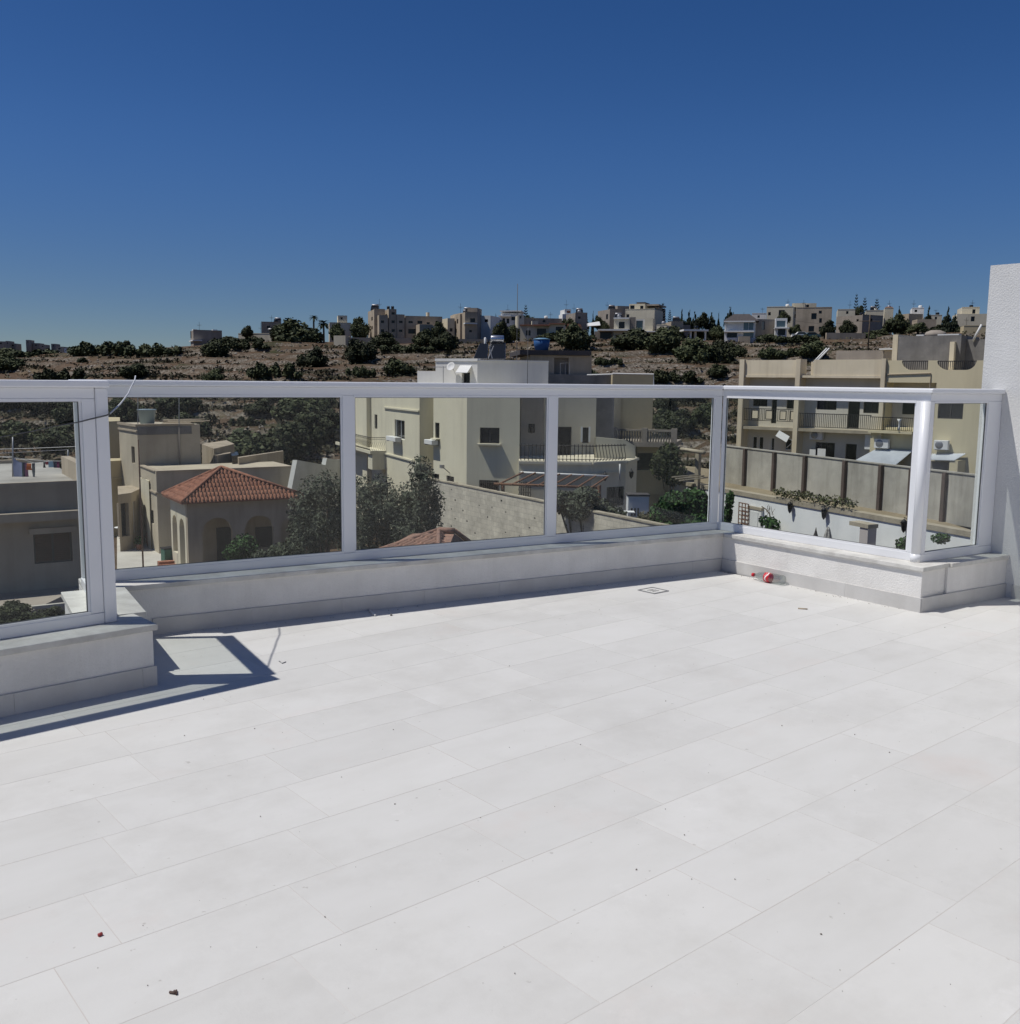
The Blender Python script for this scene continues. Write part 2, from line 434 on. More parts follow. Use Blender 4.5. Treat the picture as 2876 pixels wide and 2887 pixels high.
MI = mitre(OM, UM, NM, A0, UB, NB); ME = mitre(A0, UB, NB, E0, UG, NG)
LM = (MI[0]-OM).dot(UM)
railing('long white glass railing of three panes on the main parapet', OM-UM*.33, UM, NM, LM+.33, [1.382+.33, 3.055+.33], end0=.08, end1=LM-4.70, m1=MI)
OL = Vector((1.1, 5.12, 0))
railing('white glass railing on the nearest parapet, cut off by the left edge', OL-UL*3.4, UL, NL, 3.4+.513, [1.2], end1=.065, cap1=.069)
tl_ = thing('railing_post', (1.65, 5.15, ZC), 'white corner post at the right end of the nearest glass railing', 'post')
part('post', MB().obox(OL, UL, NL, .5145, .578, -.004, .062, ZC, ZT0-.001), M_ALU, tl_, .006)
RO = Vector((1.685, 5.225, 0))
railing('short return glass railing seen almost edge-on behind the corner post', RO, RU, RN, .93, [], end0=.03, end1=.03)
bay0 = MI[0]; LB = (ME[0]-MI[0]).dot(UB)
railing('sunlit single-pane glass railing over the bay parapet', bay0, UB, NB, LB, [], end0=.02, end1=.115, m0=MI, m1=ME)
cp = thing('railing_post', (6.8, 3.41, ZC), 'rounded white post at the outer corner of the bay railing', 'post')
pc = ME[0]-UB*.036-NB*.002
part('post', MB().lathe([(.034,ZG0+.001),(.034,ZG1-.001)], (pc.x, pc.y, 0), 20), M_ALU, cp)
part('foot', MB().lathe([(.037,ZC),(.037,ZG0+.0009)], (pc.x, pc.y, 0), 20), M_ALU, cp)
railing('narrow glass railing between the bay corner post and the tall white wall', ME[0], UG, NG, (XW-ME[0].x)/UG.x-.003, [], end0=.05, end1=.165, m0=ME)

# wall of the house behind the viewer, reflected in the panes
rw0 = Vector((0,0,0))-NM*1.25
rear = thing('house_wall', (rw0.x, rw0.y, 0), 'white house wall with a dark glazed door behind the terrace', 'wall')
part('wall', MB().obox(rw0, UM, NM, -5.5, -2.3, -.3, 0, -.002, 3.2).obox(rw0, UM, NM, -.6, 6.2, -.3, 0, -.002, 3.2).obox(rw0, UM, NM, -2.3, -.6, -.3, 0, 2.25, 3.2), M_RENDER, rear)
part('door', MB().obox(rw0, UM, NM, -2.3, -.6, -.2, -.15, 0, 2.25), M_GASKET, rear)

# ------------------------------------------------------------------ terrain
from mathutils import noise as mnoise
def lerp_tab(t, x):
    if x <= t[0][0]: return t[0][1]
    for (a, va), (b, vb) in zip(t[:-1], t[1:]):
        if x <= b: return va+(vb-va)*(x-a)/(b-a)
    return t[-1][1]
CREST = [(-1200,2),(-400,4),(0,5.6),(200,6.7),(400,7.7),(560,8.7),(700,9.8),(1000,9.9),(1400,10.2),(1700,11.3),(2100,11.2),(2300,12.2),(2700,13.8),(2900,14.2),(3600,14.5)]
GZ = -9.0
def smooth(t): t = min(max(t, 0), 1); return t*t*(3-2*t)
def gz(r, d):
    if d < 60: return GZ
    zc = lerp_tab(CREST, 1438+r/d*2767)
    if d < 225:
        t = (d-95)/130
        z = GZ+.5*smooth((d-80)/15) + (zc-GZ-.5)*max(0, t)**.92 if t > 0 else GZ+.5*smooth((d-80)/15)
    else:
        z = zc+min(d-225, 200)*.022
    if d > 600: z -= (min(d, 2500)-600)*.012
    if 97 < d < 232:
        f = smooth((d-97)/10)*smooth((232-d)/8)
        n = mnoise.noise(Vector((r*.035, d*.035, 3.1)))*1.0+mnoise.noise(Vector((r*.12, d*.12, 9)))*.3
        st = 1.35
        q = z/st+n*.9
        fr = q-math.floor(q)
        z2 = st*(math.floor(q)+smooth((fr-.78)/.2))-n*.9*st
        z += (z2-z)*f*.85 + f*.16*mnoise.noise(Vector((r*.5, d*.5, 1)))
    return z
def gpt(r, d): return lv(r, d, gz(r, d))
rows = [-900,-300,-60,-10,10,25,40,55,65,75,83,90]+[96+i*.85 for i in range(160)]+[233,238,245,255,270,290,320,360,420,500,600,800,1200,1800,2600,4500]
cols = [-1.3+i*.0118 for i in range(221)]
tm = MB()
for d in rows:
    for s in cols:
        r = s*max(abs(d), 45)
        p = gpt(r, d) if d > 0 else lv(r, d, GZ)
        tm.v.append(tuple(p))
nc = len(cols)
for i in range(len(rows)-1):
    for j in range(nc-1):
        a = i*nc+j
        tm.f.append((a, a+1, a+nc+1, a+nc)); tm.sm.append(False)
M_HILL = bpy.data.materials.new('dry_hillside'); M_HILL.use_nodes = True
def _hill():
    t = M_HILL.node_tree; L = t.links.new; b = t.nodes['Principled BSDF']; b.inputs['Roughness'].default_value = .95; b.inputs['Specular IOR Level'].default_value = .1
    g = t.nodes.new('ShaderNodeNewGeometry')
    def noise(sc, det=6, rough=.65):
        n = t.nodes.new('ShaderNodeTexNoise'); n.inputs['Scale'].default_value = sc; n.inputs['Detail'].default_value = det; n.inputs['Roughness'].default_value = rough
        L(g.outputs['Position'], n.inputs['Vector']); return n.outputs['Fac']
    def ramp(f, stops):
        r = t.nodes.new('ShaderNodeValToRGB'); e = r.color_ramp.elements
        while len(e) < len(stops): e.new(.5)
        for k, (p, c) in enumerate(stops): e[k].position = p; e[k].color = (*c, 1)
        L(f, r.inputs['Fac']); return r.outputs['Color']
    def mix(f, a, c):
        m = t.nodes.new('ShaderNodeMix'); m.data_type = 'RGBA'; L(f, m.inputs[0]); L(a, m.inputs[6]); L(c, m.inputs[7]); return m.outputs[2]
    soil = ramp(noise(.22, 9, .75), [(.34,(.05,.036,.022)),(.48,(.095,.064,.042)),(.60,(.135,.092,.062)),(.74,(.20,.155,.11))])
    scrub = ramp(noise(1.3, 5), [(.3,(.022,.028,.013)),(.7,(.06,.06,.03))])
    fs = ramp(noise(.11, 8, .8), [(.52,(0,0,0)),(.60,(1,1,1))])
    c = mix(fs, soil, scrub)
    grass = ramp(noise(3.2, 8, .8), [(.35,(.13,.10,.06)),(.7,(.25,.205,.13))])
    c = mix(ramp(noise(.16, 7, .75), [(.56,(0,0,0)),(.68,(.8,.8,.8))]), c, grass)
    stone = ramp(noise(2.2, 6, .7), [(.38,(.07,.06,.045)),(.5,(.17,.145,.115)),(.68,(.36,.32,.27))])
    sx = t.nodes.new('ShaderNodeSeparateXYZ'); L(g.outputs['True Normal'], sx.inputs[0])
    ab = t.nodes.new('ShaderNodeMath'); ab.operation = 'ABSOLUTE'; L(sx.outputs[2], ab.inputs[0])
    mr = t.nodes.new('ShaderNodeMapRange'); mr.inputs[1].default_value = .90; mr.inputs[2].default_value = .74; L(ab.outputs[0], mr.inputs[0])
    c = mix(mr.outputs[0], c, stone)
    loose = ramp(noise(1.6, 7, .85), [(.60,(0,0,0)),(.66,(.8,.8,.8))])
    c = mix(loose, c, stone)
    L(c, b.inputs['Base Color'])
_hill()
gr = bpy.data.objects.new('ground', mesh('ground', tm, M_HILL)); COL.objects.link(gr); gr['kind'] = 'structure'
def hit(x, y, d0=96, d1=330):
    v = ray(x, y); k = v.dot(FH); q = v.dot(RH)
    d = d0
    while d < d1:
        if EYE.z+v.z/k*d < gz(q/k*d, d): return d
        d += .6
    return None

# ------------------------------------------------------------------ vegetation
def leafmat(name, dark, light, sc=1.5, rnd=.22):
    m = pmat(name, light, dark, sc, 4, rough=.7, spec=.2, rnd=rnd)
    return m
M_CAROB = leafmat('carob_leaves', (.022,.030,.014), (.082,.092,.042), 1.1, .42)
M_SCRUB = leafmat('scrub_leaves', (.040,.040,.022), (.10,.088,.05), 2)
M_OLIVE = leafmat('olive_leaves', (.050,.060,.040), (.125,.138,.098), 3, .1)
M_CITRUS = leafmat('citrus_leaves', (.018,.050,.014), (.06,.125,.032), 3, .1)
M_PINE = leafmat('conifer_leaves', (.015,.022,.012), (.04,.05,.028))
M_PALM = leafmat('palm_leaves', (.025,.035,.015), (.07,.08,.035))
M_BARK = pmat('bark', (.16,.12,.085), (.09,.07,.05), 6, rough=.9)
def rdir(rg):
    z = rg.uniform(-1, 1); a = rg.uniform(0, 2*math.pi); s = math.sqrt(1-z*z)
    return Vector((s*math.cos(a), s*math.sin(a), z))
def foliage(mb, rg, lobes, n, size, slim=1.0, inner=.55, droop=0):
    w = [l[3]*l[4]*l[5] for l in lobes]; w = [x**.7 for x in w]; tot = sum(w)
    for i in range(n):
        k = rg.uniform(0, tot); j = 0
        while k > w[j] and j < len(w)-1: k -= w[j]; j += 1
        l = lobes[j]; dr = rdir(rg); q = inner+(1.06-inner)*rg.random()**.6
        p = Vector((l[0]+dr.x*l[3]*q, l[1]+dr.y*l[4]*q, l[2]+dr.z*l[5]*q))
        nrm = (dr+rdir(rg)*1.1+Vector((0,0,.35))).normalized()
        a = nrm.cross(rdir(rg)); 
        if a.length < .05: continue
        a.normalize(); b = nrm.cross(a)
        if droop: b = (b+Vector((0,0,-droop))).normalized()
        s = size*rg.uniform(.55, 1.35)
        mb.add([p-a*s*slim*.5-b*s*.3, p+b*s*-.62, p+a*s*slim*.5-b*s*.2, p+b*s*.62], [(0,1,2,3)])
def core(mb, rg, l, k=.72):
    n0 = len(mb.v); seg, ring = 8, 5; vs = []
    for i in range(ring+1):
        th = math.pi*i/ring
        for j in range(seg):
            ph = 2*math.pi*j/seg; f = k*rg.uniform(.82, 1.1)
            vs.append((l[0]+math.sin(th)*math.cos(ph)*l[3]*f, l[1]+math.sin(th)*math.sin(ph)*l[4]*f, l[2]+math.cos(th)*l[5]*f))
    mb.add(vs, [(i*seg+j, i*seg+(j+1)%seg, (i+1)*seg+(j+1)%seg, (i+1)*seg+j) for i in range(ring) for j in range(seg)])
BUSH = []
for v in range(6):                                           # unit bushes: about 2 wide, 1.5 high
    rg = random.Random(100+v); mb = MB()
    lobes = [(0,0,.62,.72,.72,.66)]
    for i in range(7):
        a = i*2*math.pi/7+rg.uniform(-.4,.4); r = rg.uniform(.45,.7)
        lobes.append((math.cos(a)*r, math.sin(a)*r, rg.uniform(.3,.75), rg.uniform(.32,.48), rg.uniform(.32,.48), rg.uniform(.3,.5)))
    for i in range(3):
        a = rg.uniform(0,6.3); lobes.append((math.cos(a)*.35, math.sin(a)*.35, rg.uniform(1.0,1.25), .3,.3,.28))
    for l in lobes: core(mb, rg, l)
    for i in range(6):
        a = rg.uniform(0,6.3); q = rg.uniform(.5,.95); lobes.append((math.cos(a)*q, math.sin(a)*q, rg.uniform(.1,.9), .2,.2,.2))
    foliage(mb, rg, lobes, 2300, .125, inner=.62)
    BUSH.append(mesh('bush_crown', mb, M_CAROB))
WIDE = []
for v in range(3):                                           # long low clumps: about 2 wide, .55 high, .9 deep
    rg = random.Random(150+v); mb = MB(); lobes = []
    for i in range(11):
        x = -1+.2*i*rg.uniform(.9,1.1); e = math.sqrt(max(.05, 1-(x*.85)**2)); hh = rg.uniform(.13,.27)*(.55+.45*e)
        lobes.append((x*.9, rg.uniform(-.22,.22), hh*.8, rg.uniform(.13,.24), rg.uniform(.16,.28), hh))
    for l in lobes: core(mb, rg, l)
    foliage(mb, rg, lobes, 1900, .085, inner=.6)
    WIDE.append(mesh('bush_crown', mb, M_CAROB))
CONE = []
for v in range(3):                                           # unit conifers: about 2 wide, 1 high
    rg = random.Random(200+v); mb = MB(); lobes = []
    for i in range(9):
        t = i/8; w = (1-t)*.75+.1
        for k in range(3 if i < 6 else 1):
            a = rg.uniform(0, 6.3); q_ = rg.uniform(.75,1.3); lobes.append((math.cos(a)*w*.5*q_, math.sin(a)*w*.5*q_, .12+t*.8+rg.uniform(-.04,.04), w*.6*q_, w*.6*q_, .10*q_))
    for l in lobes: core(mb, rg, l, .7)
    foliage(mb, rg, lobes, 1100, .12)
    CONE.append(mesh('conifer_crown', mb, M_PINE))
NORF = []
rg = random.Random(300); mb = MB()                            # whorled araucaria, height 1
mb.tube([(0,0,0),(0,0,1)], [.018,.004], 5)
for i in range(13):
    t = .16+i*.064; ln = .30*(1-t)**.8+.03
    for k in range(6):
        a = k*math.pi/3+i*.4
        e = Vector((math.cos(a)*ln, math.sin(a)*ln, t+.02))
        s = Vector((-math.sin(a), math.cos(a), 0))
        for f in (.35,.6,.85,1.0):
            c = Vector((e.x*f, e.y*f, t+.03*f*f)); w = .022
            mb.add([c+s*w*1.5, c+Vector((e.x,e.y,0))*.18, c-s*w*1.5, c-Vector((e.x,e.y,0))*.18], [(0,1,2,3)])
            mb.add([c+Vector((0,0,w)), c+Vector((e.x,e.y,0))*.2, c-Vector((0,0,w*.6)), c-Vector((e.x,e.y,0))*.2], [(0,1,2,3)])
NORF.append(mesh('araucaria_crown', mb, M_PINE))
def veg(name, me, p, w, h, label, cat, group, hu=1.5, sink=.1, rz=None, mat=None):
    o = bpy.data.objects.new(name, me); COL.objects.link(o)
    o.location = p-Vector((0,0,sink*h)); o.scale = (w/2, w/2, h/hu*(1+sink))
    o.rotation_euler = (0, 0, random.uniform(0, 6.3) if rz is None else rz)
    return tag(o, label, cat, group)
# bushes on the slope: column, foot row, width, height in the survey picture, label
GB = 'dark bushes on the dry hillside'
hb = [
(20,1040,95,40,'dark bush at the far left of the hillside, lowest of three above the glass rail'),
(75,1006,160,30,'long dark thicket below the distant houses at the far left skyline'),
(180,1076,130,38,'broad grey-green bush just above the handrail of the nearest railing'),
(292,1000,165,42,'dark flat-topped clump on the skyline left of the grey box house'),
(380,1069,84,40,'round dark bush on bare ground behind the loose cord on the handrail'),
(232,1022,34,14,'tiny dark bush on the open brown slope, left of the round one'),
(440,1000,150,34,'green scrubby clump on the skyline just left of the grey box house'),
(608,1006,74,52,'dark leaning bush at the foot of the grey box house'),
(680,962,110,22,'dark hedge in front of the low cream house on the crest'),
(690,985,120,24,'low dark growth on the bank right of the grey box house'),
(775,1062,130,45,'low dull scrub above the handrail, below the great carob'),
(880,1034,92,50,'dome of dark bush below the great carob tree'),
(1014,1018,92,60,'tall dark bush below the pale boundary wall, left of its middle'),
(1080,982,90,42,'dark bush hiding the boundary wall below the apartment block'),
(1126,1060,96,44,'dark rounded bush left of the white stepped roof'),
(1020,1064,80,30,'low bush above the handrail left of the small white frame'),
(1195,977,60,42,'dark bush against the boundary wall below the low annex'),
(1255,983,80,46,'second dark bush against the boundary wall, nearest the end block'),
(1150,990,140,22,'strip of low growth along the foot of the boundary wall'),
(600,1075,60,30,'small dark bush above the long handrail, left of the middle'),
(1412,966,60,60,'dark bush behind the solar water heater'),
(1622,986,100,62,'dark mound of bush right of the blue water tank'),
(1790,985,130,58,'dense dark hedge below the modern villa, left half'),
(1868,996,110,62,'dense dark hedge below the modern villa, right half'),
(1960,1022,120,66,'big dark bush right of the villa hedge'),
(2030,1024,80,60,'dark bush above the pale end of the cream terrace roof'),
(2070,1006,64,40,'round dark bush below the white villa'),
(1715,1026,70,24,'low dark bush on rubble, right of the brown house with the blue tank'),
(2025,1062,66,32,'green bush on rubble just left of the cream terraced houses'),
(1900,1078,130,36,'dull bush just above the handrail, right of the dark roof wall'),
(2220,968,150,26,'scrub along the road bank below the parked cars'),
(2210,1008,120,34,'dark scrub behind the cream parapet, left'),
(2290,1005,80,44,'dark bush behind the two leaning poles'),
(1660,1066,60,26,'small grey bush on rubble beside the brown house'),
(40,1150,110,60,'dark bush seen through the nearest pane at its top left'),
(130,1165,120,70,'dark bush seen through the nearest pane, behind its top middle'),
(205,1200,110,66,'dark bush seen through the nearest pane beside the corner post'),
(60,1250,130,60,'dark bush behind the flat roof with laundry, left'),
(170,1268,130,64,'dark bush behind the flat roof with laundry, right'),
(360,1190,120,60,'dark bush behind the roof with the grey water tank'),
(500,1172,130,60,'dark bush on the slope right of the grey water tank'),
(845,1180,150,70,'dark carob on the terraces left of the first mullion'),
(700,1200,90,32,'low bush on the terraces in the middle of the first long pane'),
(700,1300,170,85,'large carob thicket at the foot of the hill, left of the white stepped wall'),
(800,1290,160,95,'large dark carob beside the white stepped wall'),
(880,1245,150,80,'dark carob just left of the first mullion, above the white wall'),
(910,1150,90,44,'bush high on the terraces beside the first mullion'),
(780,1128,110,34,'dark bush under the long handrail left of the first mullion'),
(1875,1160,70,60,'dark bush seen in the third pane, nearest the yellow house'),
(1945,1140,90,50,'dull bush on rubble in the third pane'),
(1990,1200,80,50,'low bush on rubble in the third pane, nearest the corner post'),
(1905,1230,110,60,'dark growth at the hill foot in the third pane'),
(1870,1205,70,50,'dark bush beside the stone balustrade'),
(190,1140,90,40,'small dark bush under the handrail of the nearest pane, right part'),
(345,1155,70,36,'dark bush touching the loose cord, under the long handrail'),
(540,1230,120,62,'dark bush on the slope just right of the tan tower house'),
(730,1165,90,36,'dull bush on the rubble lines of the first long pane'),
(925,1215,80,60,'dark bush hugging the first mullion'),
]
random.seed(5)
for x, y, w, h, lab in hb:
    d = hit(x, y) or 228
    p = at(x, y, d); p.z = gz(p.dot(RH), d)
    if h < .4*w: veg('carob_bush', random.choice(WIDE), p, w/2767*d*1.05, h/2767*d*1.05, lab, 'bush', GB, hu=.55, rz=YAW-math.pi/2+random.uniform(-.2,.2))
    else: veg('carob_bush', random.choice(BUSH), p, w/2767*d*1.05, h/2767*d*1.08, lab, 'bush', GB)

# loose rubble and scrub nobody could count
rg = random.Random(11); rub = MB(); scr = MB()
oct_f = [(0,2,4),(2,1,4),(1,3,4),(3,0,4),(2,0,5),(1,2,5),(3,1,5),(0,3,5)]
def rock(mb, p, s):
    j = lambda: rg.uniform(.6, 1.2)*s
    mb.add([p+Vector((j(),0,0)), p-Vector((j(),0,0)), p+Vector((0,j(),0)), p-Vector((0,j(),0)), p+Vector((0,0,j()*.8)), p-Vector((0,0,j()))], oct_f)
cnt = 0
while cnt < 5000:
    d = 100+128*rg.random()**1.2; r = rg.uniform(-.56, .56)*d
    z = gz(r, d); sl = abs(gz(r, d+.9)-z)/.9
    n = mnoise.noise(Vector((r*.06, d*.06, 5)))
    if sl > .42 or n > .22 and rg.random() < .12 or rg.random() < .02:
        rock(rub, lv(r, d, z+.05), rg.uniform(.10, .30)*(1.35 if sl > .42 else 1)); cnt += 1
M_ROCK = pmat('pale_rubble', (.36,.325,.275), (.15,.125,.10), 1.2, rough=.95, bump=.3)
o = bpy.data.objects.new('rubble', mesh('rubble', rub, M_ROCK)); COL.objects.link(o); tag(o, kind='stuff')
cnt = 0
while cnt < 11000:
    d = 98+130*rg.random()**1.25; r = rg.uniform(-.56, .56)*d
    n = mnoise.noise(Vector((r*.05, d*.05, 15)))
    if n < -.05+(.15 if d > 150 else -.2) and rg.random() < .8: continue
    z = gz(r, d); w = rg.uniform(.35, 1.1)
    p = lv(r, d, z)
    for k in range(7):
        q = p+Vector((rg.gauss(0,.4)*w, rg.gauss(0,.4)*w, rg.random()*.55*w)); a = rdir(rg)*w*.3; b = rdir(rg)*w*.28
        scr.add([q-a, q-b, q+a, q+b], [(0,1,2,3)])
    cnt += 1
o = bpy.data.objects.new('dry_scrub', mesh('dry_scrub', scr, M_SCRUB)); COL.objects.link(o); tag(o, kind='stuff')

# ------------------------------------------------------------------ buildings
class Wall:
    def __init__(s, A, B):
        s.A = Vector((A[0], A[1], 0)); v = Vector((B[0]-A[0], B[1]-A[1], 0)); s.L = v.length; s.u = v/s.L
        s.n = Vector((s.u.y, -s.u.x, 0))                     # outward for a counter-clockwise footprint
    def px(s, x, y):
        v = ray(x, y); t = ((s.A-EYE).dot(s.n))/v.dot(s.n); P = EYE+v*t
        return (P-s.A).dot(s.u), P.z
    def rect(s, x0, y0, x1, y1):
        a, za = s.px(x0, y0); b, zb = s.px(x1, y1)
        return min(a,b), max(a,b), min(za,zb), max(za,zb)
    def P(s, u, n, z): return s.A+s.u*u+s.n*n+Vector((0,0,z))
    def box(s, mb, u0, u1, n0, n1, z0, z1): return mb.obox(s.A, s.u, s.n, u0, u1, n0, n1, z0, z1)
M_DARK = pmat('dark_glass', (.014,.016,.019), rough=.15, spec=.35)
M_FRAME = pmat('white_window_frame', (.72,.73,.72), rough=.5)
M_DFRAME = pmat('dark_window_frame', (.06,.055,.05), rough=.5)
class Bld:
    """a building: bodies are prisms with real openings; windows are parts with a pane each"""
    def __init__(s, name, label, cat, base, group=None):
        s.o = thing(name, base, label, cat, group); s.bodies = []
    def body(s, poly, z0, z1, mat, name='wall', roof=None):
        a = sum(poly[i][0]*poly[(i+1)%len(poly)][1]-poly[(i+1)%len(poly)][0]*poly[i][1] for i in range(len(poly)))
        assert a > 0, 'footprint must be counter-clockwise'
        b = dict(poly=[Vector((p[0],p[1],0)) for p in poly], z0=z0, z1=z1, mat=mat, name=name, roof=roof, op={}, walls=[Wall(poly[i], poly[(i+1)%len(poly)]) for i in range(len(poly))])
        s.bodies.append(b); return b
    def win(s, b, e, rect, px=True, frame=None, pane=None, depth=.16, sill=0, mull=0, arch=False, bars=0, name='window', fw=.05):
        W = b['walls'][e]
        u0,u1,z0,z1 = W.rect(*rect) if px else rect
        u0 = max(u0, .03); u1 = min(u1, W.L-.03); z0 = max(z0, b['z0']+.02); z1 = min(z1, b['z1']-.03)
        if u1-u0 < .05 or z1-z0 < .05: return None
        b['op'].setdefault(e, []).append((u0,u1,z0,z1,depth))
        pane = pane or M_DARK
        if frame:
            mb = MB(); t = fw
            W.box(mb, u0, u1, -depth+.012, -depth+.055, z0, z0+t); W.box(mb, u0, u1, -depth+.012, -depth+.055, z1-t, z1)
            W.box(mb, u0, u0+t, -depth+.012, -depth+.055, z0+t, z1-t); W.box(mb, u1-t, u1, -depth+.012, -depth+.055, z0+t, z1-t)
            for k in range(mull):
                m = u0+(u1-u0)*(k+1)/(mull+1); W.box(mb, m-t*.5, m+t*.5, -depth+.012, -depth+.05, z0+t, z1-t)
            w = part(name, mb, frame, s.o)
            p = MB(); W.box(p, u0+.002, u1-.002, -depth+.004, -depth+.02, z0+.002, z1-.002)
            part('pane', p, pane, w)
        else:
            p = MB(); W.box(p, u0+.002, u1-.002, -depth+.004, -depth+.03, z0+.002, z1-.002)
            w = part(name, p, pane, s.o)
        if sill:
            q = MB(); W.box(q, u0-.1, u1+.1, .002, sill, z0-.09, z0-.01); part('sill', q, b['mat'], w)
        if bars:
            q = MB()
            for k in range(bars):
                m = u0+(u1-u0)*(k+.5)/bars; W.box(q, m-.012, m+.012, .02, .045, z0, z1)
            W.box(q, u0, u1, .018, .05, z0+.1, z0+.13); W.box(q, u0, u1, .018, .05, z1-.13, z1-.1)
            part('grille', q, M_DFRAME, w)
        return w
    def finish(s):
        for b in s.bodies:
            mb = MB(); n = len(b['poly'])
            for e, W in enumerate(b['walls']):
                ops = b['op'].get(e, [])
                us = sorted({0, W.L, *[o[0] for o in ops], *[o[1] for o in ops]}); zs = sorted({b['z0'], b['z1'], *[o[2] for o in ops], *[o[3] for o in ops]})
                for i in range(len(us)-1):
                    for j in range(len(zs)-1):
                        cu, cz = (us[i]+us[i+1])/2, (zs[j]+zs[j+1])/2
                        if any(o[0] < cu < o[1] and o[2] < cz < o[3] for o in ops): continue
                        mb.quad(W.P(us[i],0,zs[j]), W.P(us[i+1],0,zs[j]), W.P(us[i+1],0,zs[j+1]), W.P(us[i],0,zs[j+1]))
                for u0,u1,z0,z1,dp in ops:
                    c = [(u0,z0),(u1,z0),(u1,z1),(u0,z1)]
                    for k in range(4):
                        (a,za),(bb,zb) = c[k], c[(k+1)%4]
                        mb.quad(W.P(a,0,za), W.P(bb,0,zb), W.P(bb,-dp,zb), W.P(a,-dp,za))
                    mb.quad(W.P(u0,-dp,z0), W.P(u1,-dp,z0), W.P(u1,-dp,z1), W.P(u0,-dp,z1))
            mb.add([(p.x,p.y,b['z1']) for p in b['poly']], [tuple(range(n))])
            part(b['name'], mb, b['mat'], s.o)
            if b['roof']:
                h, t, m = b['roof']                              # parapet: height, thickness, material
                cp = MB()
                for W in b['walls']:
                    W.box(cp, 0, W.L, -t, .03, b['z1']+.003, b['z1']+h)
                part('parapet', cp, m or b['mat'], s.o)
        return s.o
def foot(xc, x1, y, d, phi, depth, d1=None):
    """footprint from the near left corner column xc: front runs right to column x1, turned by phi degrees (positive: away to the right)"""
    c = at(xc, y, d); a = R(phi)
    u = RH*math.cos(a)+FH*math.sin(a); v = FH*math.cos(a)-RH*math.sin(a)
    q = ray(x1, y); q = Vector((q.x, q.y, 0))
    k = isect(c, u, EYE, q); L = (k-Vector((c.x,c.y,0))).dot(u)
    c = Vector((c.x, c.y, 0))
    return [c, c+u*L, c+u*L+v*depth, c+v*depth]
def zy(x, y, d): return at(x, y, d).z

M_LIME = pmat('limestone_wall', (.47,.395,.30), (.38,.315,.235), .5, 6, rough=.9, streak=((.20,.17,.13), .7, .6))
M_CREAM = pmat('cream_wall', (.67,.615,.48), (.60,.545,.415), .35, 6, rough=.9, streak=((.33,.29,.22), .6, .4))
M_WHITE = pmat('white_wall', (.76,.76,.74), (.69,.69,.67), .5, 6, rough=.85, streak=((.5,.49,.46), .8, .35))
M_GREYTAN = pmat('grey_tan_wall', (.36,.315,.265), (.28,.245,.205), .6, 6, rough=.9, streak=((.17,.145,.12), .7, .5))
M_YELLOW = pmat('yellow_wall', (.56,.475,.30), (.50,.42,.27), .4, 6, rough=.9, streak=((.33,.29,.2), .6, .45))
M_BLOCK = pmat('grey_blockwork', (.235,.225,.215), (.16,.155,.15), 1.1, 7, rough=.95, streak=((.10,.095,.09), .7, .6))
M_TERRA = pmat('terracotta', (.41,.185,.115), (.21,.095,.065), 4.5, 8, rough=.85, rnd=.05)
M_DROOF = pmat('dark_roof', (.085,.075,.075), (.06,.055,.055), 2, rough=.9)
M_BLUEGL = pmat('bluish_glass', (.10,.15,.17), rough=.08, spec=.7)
M_WOOD = pmat('orange_timber', (.28,.13,.06), (.2,.09,.04), 3, rough=.7)
M_STEEL = pmat('grey_metal', (.32,.32,.33), rough=.45, metal=.6)
M_BLACK = pmat('black_metal', (.025,.024,.024), rough=.5)

